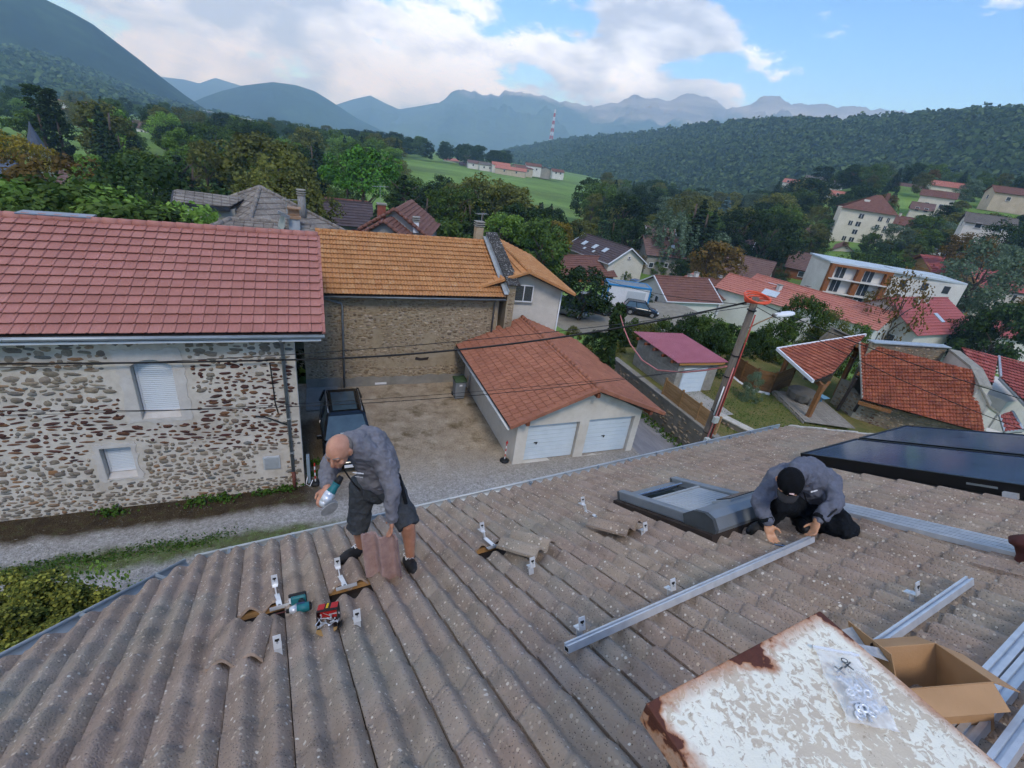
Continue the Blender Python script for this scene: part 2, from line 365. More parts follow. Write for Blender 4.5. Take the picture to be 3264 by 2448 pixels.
TW, TE = .3008, .3345; U0, V0 = -.052, 3.555
def m_tile_brown():
    t = Nt('brown_concrete_tile'); P = t.p(); n1 = t.noise(2.2, 6, .6, P); n2 = t.noise(60, 5, .7, P); st = t.noise(5.0, 6, .65, t.p((1, 1, 1)))
    c = t.ramp(n1, [(.3, rgb('#8a7a6d')), (.52, rgb('#99897b')), (.72, rgb('#a39587'))])
    rv = t.ramp(t.rnd(False), [(0, rgb('#8e7c6e')), (.35, rgb('#9d897e')), (.7, rgb('#948374')), (1, rgb('#a59787'))])
    c = t.mix(.45, c, rv)
    c = t.mix(t.ramp(st, [(.5, 0.0), (.7, .45)]), c, rgb('#5d554e'))                       # damp grime
    c = t.mix(t.ramp(t.noise(.9, 4, .6, P), [(.5, 0.0), (.72, .45)]), c, rgb('#8e938a'))        # thin grey lichen film
    pit = t.voro(70, P).outputs['Distance']; c = t.mix(t.ramp(pit, [(.12, .85), (.24, 0.0)]), c, rgb('#352f2b'))
    v = t.voro(34, P); wob = t.noise(60, 3, .6, P); sel = t.n('ShaderNodeSeparateColor'); t.l(v.outputs['Color'], sel.inputs[0])
    rad = t.math('MULTIPLY', t.math('GREATER_THAN', sel.outputs[0], .32), t.math('MULTIPLY', t.math('ADD', sel.outputs[1], .25), .27))
    sp = t.math('LESS_THAN', t.math('ADD', v.outputs['Distance'], t.math('MULTIPLY', t.math('SUBTRACT', wob, .5), .28)), rad)
    c = t.mix(t.math('MULTIPLY', sp, .85), c, t.ramp(sel.outputs[2], [(0, rgb('#c2b09c')), (.6, rgb('#b3a596')), (1, rgb('#ddd7cc'))]))
    v2 = t.voro(7.5, P); s2 = t.n('ShaderNodeSeparateColor'); t.l(v2.outputs['Color'], s2.inputs[0])
    big = t.math('MULTIPLY', t.math('LESS_THAN', t.math('ADD', v2.outputs['Distance'], t.math('MULTIPLY', t.math('SUBTRACT', wob, .5), .2)), .075), t.math('GREATER_THAN', s2.outputs[0], .62))
    c = t.mix(t.math('MULTIPLY', big, .6), c, rgb('#cfc9bf'))
    moss = t.ramp(t.noise(1.7, 5, .6, t.p((1, 1, 1))), [(.66, 0.0), (.76, .5)]); c = t.mix(moss, c, rgb('#6a5a35'))
    h = t.math('ADD', n2, t.math('MULTIPLY', pit, .8)); t.bump(h, .5, .010); return t.done(c, .92, 0, .15)
M_TILE = m_tile_brown()
M_TILE_CUT = plain('fresh_cut_tile', '#8a6f6b', '#a38a84', 14, .9, bump=.3, bscale=60)
M_ZINC = plain('weathered_zinc', '#9aa0a4', '#b4babe', 3, .45, .3, .5)
M_ZINC_D = plain('dull_zinc', '#6f777c', '#878e92', 4, .55, .4, .4)
M_DARK = plain('dark_underlay', '#2b2523', '#3a322e', 8, .95)
M_BATTEN = plain('pine_batten', '#8c6a44', '#a58256', 20, .85, stretch=(1, 8, 8))
def tile_h(x, w=TW, n=2, amp=.06):
    p = w/n; return amp*(.5+.5*math.cos(2*math.pi*(x-p*.55)/p))**.85+.02*max(0, 1-x/.07)**1.5
def tile_mesh(name, w, expo, over, hf, thick=.022, nx=20, tilt=.028, gap=.005, my=(1.0,)):
    """a profiled tile: x across, y along the slope with 0 at the lower edge (down slope is +y), z off the slope"""
    mb = MB(); L = expo+over; X = [gap/2+(w-gap)*i/nx for i in range(nx+1)]; Y = [-L, -expo*.55, -.012, 0.0]
    def zt(x, y): t = (y+L)/L; return hf(x)+tilt*t-(.006 if y > -.006 else 0)
    top = [(x, y, zt(x, y)) for y in Y for x in X]; n = nx+1
    mb.add(top, [(j*n+i, j*n+i+1, (j+1)*n+i+1, (j+1)*n+i) for j in range(len(Y)-1) for i in range(nx)])
    nt = len(mb.f)
    for y in (Y[0], Y[-1]):
        P = [(x, y, zt(x, y)) for x in X]+[(x, y, zt(x, y)-thick) for x in X]
        mb.add(P, [(i, i+1, n+i+1, n+i) if y < -.1 else (i+1, i, n+i, n+i+1) for i in range(nx)])
    for x in (X[0], X[-1]):
        P = [(x, y, zt(x, y)) for y in Y]+[(x, y, zt(x, y)-thick) for y in Y]; k = len(Y)
        mb.add(P, [(i, i+1, k+i+1, k+i) if x > w/2 else (i+1, i, k+i, k+i+1) for i in range(k-1)])
    b = [(x, y, zt(x, y)-thick) for y in (Y[0], Y[-1]) for x in X]; mb.add(b, [(i+1, i, n+i, n+i+1) for i in range(nx)])
    me = mb.mesh(name); me.polygons.foreach_set('use_smooth', [k < nt for k in range(len(me.polygons))]); return me
TILE = tile_mesh('roof_tile', TW, TE, .07, tile_h); TILE.materials.append(M_TILE)
BEND, GR, GL = (-.771, 5.23), (8.24, 5.403), (-3.35, 1.78)
def gut_v(u):
    if u >= BEND[0]: return BEND[1]+(GR[1]-BEND[1])*(u-BEND[0])/(GR[0]-BEND[0])
    return BEND[1]+(GL[1]-BEND[1])*(u-BEND[0])/(GL[0]-BEND[0])
HOLES = {(-1, 1), (1, 1), (5, 1), (9, 1)}
house = thing('foreground_house', 'house right below the camera with weathered brown concrete tile roof', 'house', RP(2, 5, -4))
def own_roof():
    hl = Vector(house.location); rng = random.Random(3); cells = []
    for k in range(-11, 28):
        for m in range(-14, 6):
            if (k, m) in HOLES: continue
            u, v = U0+TW*k, V0+TE*m
            lim = min(gut_v(u), gut_v(u+TW))
            if u+TW > 8.27: continue
            if v-TE > max(gut_v(u), gut_v(u+TW))-.02: continue
            P = RP(u+TW/2, v-TE/2); z = P@FWD; vis = z > .3
            if vis:
                px, py = 1632+FPX*(P@RGT)/z, 1224-FPX*(P@UPV)/z; vis = -250 < px < 3500 and 1200 < py < 2800
            cells.append((np.linalg.norm(P) if vis else 99+np.linalg.norm(P), k, m, u, v, lim))
    cells.sort(); rest = MB()
    def clipped(me, u, v):
        bm = bmesh.new(); bm.from_mesh(me)
        if u < BEND[0]+TW:
            a, b = V(*GL), V(*BEND); d = b-a; nn = V(-d[1], d[0]); nn /= np.linalg.norm(nn)
            if nn@(V(0, 0)-a) > 0: nn = -nn
            c = a-nn*.035-V(u, v); bmesh.ops.bisect_plane(bm, geom=bm.verts[:]+bm.edges[:]+bm.faces[:], plane_co=(c[0], c[1], 0), plane_no=(nn[0], nn[1], 0), clear_outer=True)
        m2 = bpy.data.meshes.new('cut_roof_tile'); bm.to_mesh(m2); bm.free()
        if not m2.materials: m2.materials.append(M_TILE)
        return m2
    for i, (dist, k, m, u, v, lim) in enumerate(cells):
        M = rmat(u, v, .001*rng.uniform(-1, 1), rng.uniform(-.004, .004), rng.uniform(-.006, .006)); M.translation -= hl
        need = u < BEND[0]+.05 and v > lim-.04
        me = TILE
        if need:
            me = clipped(TILE, u, v)
            if len(me.polygons) < 4: continue
        if i < 300 and dist < 99:
            o = link('roof_tile', me, None, house); o.matrix_local = M
        else:
            vs = [tuple(M @ p.co) for p in me.vertices]; rest.add(vs, [tuple(p.vertices) for p in me.polygons])
    o = link('roof_tiles_rest', rest.mesh('roof_tiles_rest'), M_TILE, house); o['kind'] = 'stuff'
    o.data.polygons.foreach_set('use_smooth', [True]*len(o.data.polygons)); o.data.set_sharp_from_angle(angle=R(50))
    o.name = 'further_roof_tiles'
    # deck under the tiles, battens in the open holes
    mb = MB(); out = [GL, BEND, GR, (8.24, -1.2), (GL[0], -1.2)]
    mb.prism([RP(u, v-.03 if v > 0 else v, -.045) for u, v in out], N_*-.05); part('roof_deck', mb, M_DARK, house)
    for k, m in sorted(HOLES):
        mb = MB(); u = U0+TW*k; mb.beam(RP(u-.05, V0+TE*m-.02, -.02), RP(u+TW+.05, V0+TE*m-.02, -.02), .03, .04, N_); part('batten', mb, M_BATTEN, house)
    # wall body
    mb = MB(); ol = [(-3.05, 1.8), (-.62, 5.05), (7.95, 5.2), (7.95, -1.1), (-3.05, -1.1)]
    top = [RP(u, v, -.12) for u, v in ol]; bot = [V(p[0], p[1], YARD-.15) for p in top]; n = len(ol)
    mb.add(top+bot, [tuple(range(n)), tuple(range(n, 2*n))[::-1]]+[(i, n+i, n+(i+1) % n, (i+1) % n) for i in range(n)]); part('wall', mb, plain('pale_house_render', '#b9b2a4', '#a8a294', 2, .9), house)
    # ridge and the far slope behind the camera
    mb = MB(); H = math.sin(_s)*.0; r0 = RP(GL[0], -1.2, 0); r1 = RP(8.24, -1.2, 0); back = V(*(-_h))*4.6+V(0, 0, -2.2)
    mb.add([r0, r1, r1+back, r0+back], [(3, 2, 1, 0)]); part('rear_slope', mb, M_TILE, house)
    for k in range(29):
        a, b = RP(GL[0]+.4*k, -1.2, .03), RP(GL[0]+.4*k+.43, -1.2, .03); mb = MB(); mb.tube([a, b], [.115, .1], 10); part('ridge_tile', mb, M_TILE, house, True)
    # verge mortar at the far end
    mb = MB()
    for k in range(40):
        v = -1+6.3*k/40; mb.box(RP(8.25, v+.08, .02+.012*rng.uniform(-1, 1)), (.09, .15, .05+.03*rng.random()), (E_, D_, N_))
    part('verge_mortar', mb, plain('lime_mortar', '#a79f95', '#cfc9c0', 18, .95, bump=.5), house)
own_roof()
def gutter_run(a, b, name='gutter', r=.062, brackets=.55):
    """half-round gutter between two roof points, with its brackets as sub-parts"""
    A, B = RP(*a), RP(*b); d = (B-A)/np.linalg.norm(B-A); out = np.cross(d, V(0, 0, 1)); out /= np.linalg.norm(out)
    if out@D_ < 0: out = -out
    mb = MB(); n = 10; vs = []; L = np.linalg.norm(B-A)
    for P in (A, B):
        for rr in (r, r-.006):
            for k in range(n+1):
                t = math.pi*k/n; vs.append(P+out*(-rr*math.cos(t))+V(0, 0, -rr*math.sin(t)))
    m = n+1; fs = []
    for k in range(n): fs += [(k, k+1, 2*m+k+1, 2*m+k), (m+k+1, m+k, 3*m+k, 3*m+k+1), (k, m+k, m+k+1, k+1), (2*m+k+1, 3*m+k+1, 3*m+k, 2*m+k)]
    fs += [(0, 2*m, 3*m, m), (n, m+n, 3*m+n, 2*m+n)]; mb.add(vs, fs)
    mb.tube([A+out*r, B+out*r], .014, 8)
    g = part(name, mb, M_ZINC, house, True)
    nb = max(2, int(L/brackets))
    for k in range(nb):
        P = A+d*(L*(k+.5)/nb); bk = MB(); bk.beam(P-out*.07+V(0, 0, .004), P+out*(r+.014)+V(0, 0, .006), .03, .008); bk.box(P+out*(r+.014)+V(0, 0, -.012), (.03, .012, .04), (d, out, V(0, 0, 1))); part('bracket', bk, M_ZINC_D, g)
    return g
_of = .055
gutter_run((BEND[0], BEND[1]+_of, .012), (GR[0]+.05, GR[1]+_of, .012))
gutter_run((GL[0]-.05, GL[1]+.03, .012), (BEND[0]-.03, BEND[1]+_of, .012))
# ---- loose tiles taken up by the roofers
def loose_tile(u, v, w, rz, rx, ry, label):
    o = link('loose_roof_tile', TILE, None); o.matrix_world = rmat(u, v, w, rz, rx, ry); return tag(o, label, 'roof tile', 'tiles lifted off the foreground roof')
loose_tile(U0-1.2*TW, V0-.02, .062, R(-9), R(1.5), R(2), 'loose brown roof tile lying askew beside the red screw box')
loose_tile(1.545, 3.54, .085, R(21), R(-3), R(-6), 'loose brown roof tile tilted on the roof between bald man and roof window')
loose_tile(2.40, 3.46, .085, R(17), R(-3), R(-7), 'loose brown roof tile tilted on the roof nearest the roof window')
# ---- roof hooks
M_ALU = plain('bright_aluminium', '#d2d5d9', '#e2e5e8', 30, .35, .4, .5)
M_ALU_SAT = plain('satin_aluminium', '#bcc1c8', '#d0d4d9', 12, .38, .4, .5)
M_BLACKHOLE = plain('slot_shade_handle_black', '#1b1c1e', None, rough=.7)  # near-black stands in for shade in slots and rail hollows; plain black on handles
def hook_tip(t, u, v, w):
    """L-shaped upstand with its slot and bolt, seen edge on from the ridge"""
    mb = MB(); mb.box(RP(u, v+.028, w), (.042, .065, .006), (E_, D_, N_)); mb.box(RP(u, v-.002, w+.038), (.042, .006, .078), (E_, D_, N_)); part('upstand', mb, M_ALU, t)
    mb = MB(); mb.box(RP(u, v-.006, w+.05), (.024, .003, .012), (E_, D_, N_)); mb.box(RP(u, v-.006, w+.04), (.009, .003, .022), (E_, D_, N_)); part('slot', mb, M_BLACKHOLE, t)  # slot drawn as dark plates, its shade put into the colour
    mb = MB(); mb.tube([RP(u, v-.012, w+.034), RP(u, v+.012, w+.034)], .006, 6); part('bolt', mb, M_ZINC, t)
def roof_hook(u, v, full, label):
    t = thing('roof_hook', label, 'roof hook', RP(u, v, 0), 'aluminium roof hooks for the panel rails')
    if full:
        mb = MB(); mb.box(RP(u+.03, v-.2, .028), (.15, .04, .008), (E_, D_, N_)); mb.box(RP(u+.03, v-.222, .04), (.15, .006, .022), (E_, D_, N_)); part('base_plate', mb, M_ALU_SAT, t)
        mb = MB(); mb.beam(RP(u+.02, v-.21, .036), RP(u+.005, v-.045, .062), .036, .008, N_); mb.beam(RP(u+.004, v-.042, .06), RP(u, v-.038, .118), .008, .036, D_); mb.box(RP(u, v-.01, .118), (.036, .06, .007), (E_, D_, N_)); part('arm', mb, M_ALU, t)
        mb = MB(); mb.tube([RP(u+.018, v-.2, .04), RP(u+.018, v-.2, .05)], .009, 6); part('screw', mb, M_ZINC_D, t)
        hook_tip(t, u, v-.01, .122)
    else:
        mb = MB(); mb.box(RP(u, v+.03, .078), (.04, .008, .07), (E_, D_, N_)); part('arm', mb, M_ALU_SAT, t); hook_tip(t, u, v, .108)
    return t
roof_hook(-.10, 3.95, True, 'roof hook in the open gap nearest the teal screwdriver')
roof_hook(.35, 3.98, True, 'roof hook in the gap at the bald man\'s front foot')
roof_hook(1.60, 3.96, True, 'roof hook standing in the gap above the first tilted tile')
roof_hook(2.73, 3.97, True, 'roof hook in the gap left of the roof window')
roof_hook(-.098, 3.04, False, 'roof hook tip under the loose tile left of the screw box')
roof_hook(.352, 3.06, False, 'roof hook tip just right of the red screw box')
roof_hook(1.61, 3.045, False, 'roof hook tip below the middle tilted tile')
roof_hook(2.73, 3.06, False, 'roof hook tip between tilted tile and roof window corner')
roof_hook(1.44, 2.185, False, 'roof hook behind the near end of the long rail')
roof_hook(2.17, 2.21, False, 'roof hook behind the middle of the long rail')
roof_hook(3.24, 1.36, False, 'roof hook behind the short rail right of the cardboard box')
# ---- aluminium rails
def rail(a, b, w, label, ww=.04, hh=.042, group='aluminium mounting rails'):
    """hollow mounting profile with a slot along its top"""
    A, B = RP(*a, w), RP(*b, w); d = (B-A)/np.linalg.norm(B-A); s = np.cross(N_, d); s /= np.linalg.norm(s); h, k = ww/2, hh
    prof = [(-h, 0), (h, 0), (h, k), (.008, k), (.008, k-.012), (-.008, k-.012), (-.008, k), (-h, k)]
    inn = [(-h+.004, .004), (h-.004, .004), (h-.004, k-.016), (-h+.004, k-.016)]
    mb = MB(); n = len(prof); P = [A+s*x+N_*z for x, z in prof]+[B+s*x+N_*z for x, z in prof]
    mb.add(P, [(i, (i+1) % n, n+(i+1) % n, n+i) for i in range(n)])
    for Q, sg in ((A, 1), (B, -1)):     # end faces round the hollow
        o = [Q+s*x+N_*z for x, z in [(-h, 0), (h, 0), (h, k-.012), (-h, k-.012)]]; i_ = [Q+s*x+N_*z for x, z in inn]
        mb.add(o+i_, [(j, (j+1) % 4, 4+(j+1) % 4, 4+j) for j in range(4)])
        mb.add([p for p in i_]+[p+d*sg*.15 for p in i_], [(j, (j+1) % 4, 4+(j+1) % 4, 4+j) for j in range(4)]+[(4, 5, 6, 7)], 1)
        mb.add([Q+s*x+N_*z for x, z in ((-h, k-.012), (-.008, k-.012), (-.008, k), (-h, k))], [(0, 1, 2, 3)]); mb.add([Q+s*x+N_*z for x, z in ((.008, k-.012), (h, k-.012), (h, k), (.008, k))], [(0, 1, 2, 3)])
    return solo('mounting_rail', mb, [M_ALU_SAT, M_BLACKHOLE], label, 'rail', group, loc=A)
rail((1.275, 2.10), (3.585, 2.165), .085, 'long aluminium rail the kneeling man holds at its end')
rail((2.52, 1.245), (3.66, 1.27), .085, 'short aluminium rail behind the cardboard box')
for k in range(4): rail((4.50+.062*k-.1, 2.62), (4.47+.062*k-.1, 1.22), .055, ['leftmost', 'second', 'third', 'rightmost'][k]+' of the four rails lying together in front of the solar panels')
rail((2.0, .855), (3.6, .935), .06, 'aluminium rail at the lower right, upper one of the pair', .06)
rail((2.0, .79), (3.6, .862), .06, 'aluminium rail at the lower right, touching the upper one of the pair', .06)
rail((1.85, .665), (3.3, .735), .10, 'lowest aluminium rail in the right corner of the picture', .055)
# ------------------------------------------------------------------ builders for neighbouring houses
def unit(v): v = V(*v); return v/np.linalg.norm(v)
def tiled_poly(parent, poly, down, me, w, expo, mat, nmax=300, lift=.02, off=0.0, name='roof_tile', phase=0.0, jit=.004):
    """covers a flat convex roof polygon with real tiles; edge tiles are cut to its outline"""
    P = [V(*p) for p in poly]; d = unit(down); n = np.cross(P[1]-P[0], P[2]-P[0]); n = unit(n); n = n if n[2] > 0 else -n
    d = unit(d-n*(d@n)); x = np.cross(d, n); o = P[0]+n*lift; rl = rootloc(parent)
    Q = np.array([((p-P[0])@x, (p-P[0])@d) for p in P]); c = Q.mean(0)
    ed = []
    for i in range(len(Q)):
        a, b = Q[i], Q[(i+1) % len(Q)]; e = b-a; m = np.array([e[1], -e[0]])/np.linalg.norm(e)
        if m@(c-a) > 0: m = -m
        ed.append((a, m))
    x0, x1, y0, y1 = Q[:, 0].min(), Q[:, 0].max(), Q[:, 1].min(), Q[:, 1].max()
    B = Matrix(((x[0], d[0], n[0]), (x[1], d[1], n[1]), (x[2], d[2], n[2]))).to_4x4(); cells = []
    nj = int(math.ceil((y1-y0)/expo))
    for j in range(nj):
        v = y1-expo*j
        for i in range(-1, int((x1-x0)/w)+2):
            u = x0+w*i+phase; cs = [np.array(k) for k in ((u, v), (u+w, v), (u, v-expo), (u+w, v-expo))]
            mx = max(max(m@(k-a) for k in cs) for a, m in ed); allout = any(min(m@(k-a) for k in cs) > -.02 for a, m in ed)
            if allout: continue
            W = o+x*u+d*v; cells.append((np.linalg.norm(W), u, v, mx > .01, W))
    cells.sort(key=lambda t: t[0]); rest = MB(); rng = random.Random(len(cells))
    for k, (dist, u, v, cut, W) in enumerate(cells):
        m2 = me
        if cut:
            bm = bmesh.new(); bm.from_mesh(me)
            for a, m in ed:
                if max(m@(np.array(q)-a) for q in ((u, v), (u+w, v), (u, v-expo), (u+w, v-expo))) <= .01: continue
                co = a-np.array((u, v)); bmesh.ops.bisect_plane(bm, geom=bm.verts[:]+bm.edges[:]+bm.faces[:], plane_co=(co[0], co[1], 0), plane_no=(m[0], m[1], 0), clear_outer=True)
            m2 = bpy.data.meshes.new('cut_tile'); bm.to_mesh(m2); bm.free()
            if len(m2.polygons) < 3: continue
            if not m2.materials: m2.materials.append(mat)
        M = B @ Matrix.Rotation(rng.uniform(-jit, jit), 4, 'Z') @ Matrix.Rotation(rng.uniform(-jit, jit)*1.5, 4, 'X'); M.translation = Vector(W-rl+n*rng.uniform(0, jit))
        if k < nmax: ob = link(name, m2, None, parent); ob.matrix_local = M
        else: rest.add([tuple(M @ p.co) for p in m2.vertices], [tuple(p.vertices) for p in m2.polygons])
    if rest.f:
        ob = link('further_'+name+'s', rest.mesh('further_tiles'), mat, parent); ob['kind'] = 'stuff'; ob.data.polygons.foreach_set('use_smooth', [True]*len(ob.data.polygons)); ob.data.set_sharp_from_angle(angle=R(45))
    mb = MB(); mb.prism([p-n*.03 for p in P], -n*.08); part('roof_deck', mb, M_DARK, parent)
def lo_tile(name, w, expo, over, hf, mat, nx, thick=.02, tilt=.025, gap=.006):
    m = tile_mesh(name, w, expo, over, hf, thick, nx, tilt, gap); m.materials.append(mat); return m
def m_tile(name, cols, dirt, lich=None, rough=.85, bump=.25, amt=.4, lamt=.5):
    t = Nt(name); c = t.ramp(t.rnd(), [(i/(len(cols)-1), rgb(k)) for i, k in enumerate(cols)])
    c = t.mix(t.ramp(t.noise(1.1, 5, .65), [(.4, 0.0), (.7, amt)]), c, rgb(dirt)); n = t.noise(26, 4, .7)
    c = t.mix(t.ramp(t.noise(9, 5, .7), [(.55, 0.0), (.8, .35)]), c, rgb(dirt))
    if lich: c = t.mix(t.ramp(t.noise(11, 6, .75), [(.56, 0.0), (.66, lamt)]), c, rgb(lich))
    t.bump(n, bump, .02); return t.done(c, rough, 0, .2)
def ridge_caps(parent, A, B, mat, r=.11, l=.38, name='ridge_tile'):
    A, B = V(*A), V(*B); n = max(1, int(np.linalg.norm(B-A)/l)); d = (B-A)/n
    for k in range(n):
        mb = MB(); mb.tube([A+d*k, A+d*(k+1.08)], [r*1.06, r*.94], 10); part(name, mb, mat, parent, True)
def pipe(parent, pts, r, mat, name='downpipe'): mb = MB(); mb.tube(pts, r, 10); return part(name, mb, mat, parent, True)
def gutter_line(parent, A, B, out, mat, r=.07, name='gutter'):
    A, B, out = V(*A), V(*B), unit(out); mb = MB(); n = 8; vs = []
    for P in (A, B):
        for rr in (r, r-.008):
            for k in range(n+1):
                t = math.pi*k/n; vs.append(P+out*(-rr*math.cos(t))+V(0, 0, -rr*math.sin(t)))
    m = n+1; fs = []
    for k in range(n): fs += [(k, k+1, 2*m+k+1, 2*m+k), (m+k+1, m+k, 3*m+k, 3*m+k+1), (k, m+k, m+k+1, k+1), (2*m+k+1, 3*m+k+1, 3*m+k, 2*m+k)]
    mb.add(vs, fs); mb.tube([A+out*r, B+out*r], .013, 6); return part(name, mb, mat, parent, True)
def wall_holes(parent, O, ux, w, h, holes, mat, thick=.35, nrm=None, name='wall'):
    """front wall from origin O along ux, openings as (x0,x1,z0,z1)"""
    O, ux = V(*O), unit(ux); nrm = unit(nrm); xs = sorted({0, w, *[a for q in holes for a in q[:2]]}); zs = sorted({0, h, *[a for q in holes for a in q[2:4]]}); mb = MB()
    for i in range(len(xs)-1):
        for j in range(len(zs)-1):
            cx, cz = (xs[i]+xs[i+1])/2, (zs[j]+zs[j+1])/2
            if any(a < cx < b and c < cz < e for a, b, c, e in [q[:4] for q in holes]): continue
            mb.box(O+ux*cx+V(0, 0, cz)-nrm*(thick/2), (xs[i+1]-xs[i], thick, zs[j+1]-zs[j]), (ux, nrm, V(0, 0, 1)))
    return part(name, mb, mat, parent)
def stones(parent, O, ux, nrm, w, h, holes, mats, size, nmax=300, zone=None, seed=0, pad=.03, keep=1.0, proud=.02, coarse=1.0):
    """rubble laid in loose courses; zone(x,z)->(material index, size factor, flatness) or None for bare mortar"""
    O, ux, nrm = V(*O), unit(ux), unit(nrm); up = V(0, 0, 1); rng = random.Random(seed); S = []
    z = .02
    while z < h-.05:
        ch = size*rng.uniform(.42, .85); x = -rng.uniform(0, size)
        while x < w:
            zn = zone(x, z) if zone else (0, 1, .6)
            f = zn[1] if zn else 1; ww = size*f*rng.choice((.45, .6, .8, 1.0, 1.2, 1.5, 2.0 if zn and zn[0] else 1.7)); hh = min(ch*(zn[2] if zn else .6)*rng.uniform(.5, 1.2)*1.6, ww*.95)
            cx, cz = x+ww/2, z+ch/2+rng.uniform(-.38, .38)*ch
            if zn and rng.random() < keep and 0 < cx-ww/2 and cx+ww/2 < w and cz+hh/2 < h and not any(a-pad < cx+ww/2 and cx-ww/2 < b+pad and c-pad < cz+hh/2 and cz-hh/2 < e+pad for a, b, c, e in holes): S.append((ww*hh, cx, cz, ww*.46, hh*.46, zn[0]))
            x += ww+rng.uniform(.0, .016)
        z += ch*.9
    S.sort(reverse=True); rl = rootloc(parent); rest = [MB() for _ in mats]
    for k, (ar, cx, cz, a, b, mi) in enumerate(S):
        n = 9 if k < nmax else 7; rot = rng.uniform(-.18, .18); sp = rng.uniform(2.0, 3.6) if mi == 0 else rng.uniform(1.6, 2.4); ang = [2*math.pi*(i+rng.uniform(-.3, .3))/n for i in range(n)]
        c = O+ux*cx+up*cz; pr = proud*rng.uniform(.5, 1.5); ring = []
        for t in ang:
            ct, st = math.cos(t), math.sin(t); q = (abs(ct)**sp+abs(st)**sp)**(-1/sp)*rng.uniform(.82, 1.08); X, Z = a*q*ct, b*q*st; ring.append((X*math.cos(rot)-Z*math.sin(rot), X*math.sin(rot)+Z*math.cos(rot)))
        P = [c+ux*X+up*Z-nrm*.012 for X, Z in ring]+[c+ux*X*.8+up*Z*.8+nrm*pr*.75 for X, Z in ring]+[c+nrm*pr]
        F = [(i, (i+1) % n, n+(i+1) % n, n+i) for i in range(n)]+[(n+i, n+(i+1) % n, 2*n) for i in range(n)]
        if k < nmax:
            mb = MB(); mb.add(P, F); o = part('stone', mb, mats[mi], parent, True)
        else: rest[mi].add(P, F)
    for i, mb in enumerate(rest):
        if mb.f: o = part('further_stones', mb, mats[i], parent, True, kind='stuff')
def shutter_window(parent, O, ux, nrm, w, h, depth=.22, slats=14, mats=None, name='window', blind=1.0, sill=None):
    """opening with a frame and a lowered roller shutter built of slats; O = lower left of the opening on the wall face"""
    O, ux, nrm = V(*O), unit(ux), unit(nrm); up = V(0, 0, 1); ax = (ux, nrm, up); fm, sm, gm = mats
    mb = MB(); t = .05
    for c, d in (((t/2, h/2), (t, h)), ((w-t/2, h/2), (t, h)), ((w/2, t/2), (w-2*t, t)), ((w/2, h-t/2), (w-2*t, t))): mb.box(O+ux*c[0]+up*c[1]-nrm*depth, (d[0], .05, d[1]), ax)
    f = part(name, mb, fm, parent); hb = h*blind
    mb = MB(); mb.box(O+ux*w/2+up*h/2-nrm*(depth+.03), (w-2*t, .02, h-2*t), ax); part('pane', mb, gm, f)
    sh = (hb-2*t)/slats
    for k in range(slats):
        mb = MB(); z = h-t-sh*(k+.5); mb.box(O+ux*w/2+up*z-nrm*(depth-.004), (w-2*t-.004, .012, sh*.84), ax); part('slat', mb, sm, f)
    if sill: mb = MB(); mb.box(O+ux*w/2+up*(-.02)-nrm*(depth/2-.03), (w+.06, depth+.06, .04), ax); part('sill', mb, sill, f)
    return f
def m_stone(name, cols, rough=.85):
    t = Nt(name); c = t.ramp(t.rnd(), [(i/(len(cols)-1), rgb(k)) for i, k in enumerate(cols)]); n = t.noise(14, 5, .7); c = t.mix(t.ramp(n, [(.35, .35), (.6, 0.0)]), c, rgb('#3a332d')); t.bump(n, .4, .02); return t.done(c, rough, 0, .2)
def m_mortar(name, a, b, stain, sc=1.0):
    t = Nt(name); c = t.ramp(t.noise(3.5*sc, 6, .65), [(.3, rgb(a)), (.7, rgb(b))]); c = t.mix(t.ramp(t.noise(.6*sc, 5, .6), [(.5, 0.0), (.75, .55)]), c, rgb(stain)); t.bump(t.noise(30, 5, .7), .5, .02); return t.done(c, .95, 0, .1)
M_RED = m_tile('red_clay_tile', ['#a26d63', '#a87269', '#9d6a60', '#ab776d'], '#875a52', None, .7)
M_ORANGE = m_tile('orange_clay_tile', ['#ae7a4e', '#b48053', '#a8744b', '#b98a5e'], '#8f6640', '#d3b48c', .8, lamt=.3)
M_GARAGE = m_tile('garage_clay_tile', ['#96624e', '#9b6651', '#a06b55', '#91604d'], '#744a3b', '#b58a76', .85, lamt=.3)
M_GREYT = m_tile('grey_lichen_tile', ['#7b746d', '#857d75', '#6f6862', '#8f877e'], '#55504b', '#b8b4aa', .95, lamt=.6)
M_BARN = m_tile('old_barn_tile', ['#8a4a38', '#985540', '#7f4335', '#a05f46'], '#54352d', '#b98a70', .9, amt=.6, lamt=.35)
M_WHITE = plain('white_paint', '#d9dade', '#cdd0d4', 3, .6)
M_SHUT = plain('white_shutter', '#cfd6dd', None, rough=.5)
M_GLASS = plain('dark_window_glass', '#20262b', '#2c343a', 2, .08, 0, .8)
M_PLASTER = plain('pale_lime_plaster', '#c3bfba', '#b4afa9', 4, .92, bump=.35, bscale=25)
M_COBBLE = m_stone('river_cobble', ['#6f675c', '#8a8074', '#7d7568', '#978a78', '#6a6d6c', '#8c6a4c', '#a09686'])
M_DARKSTONE = m_stone('rust_dark_stone', ['#4a2f2b', '#5a3a33', '#43302e', '#6b4a38', '#7a5a42', '#52302f'])
M_MORTAR = m_mortar('lime_mortar_wall', '#cac4ba', '#b3aba0', '#94887a')
M_OLDMORTAR = m_mortar('old_brown_mortar', '#a3957e', '#8c7d67', '#635848')
M_CEMENT = plain('grey_cement', '#77746e', '#8b877f', 2, .95, bump=.3)
SHUT = (M_WHITE, M_SHUT, M_GLASS)
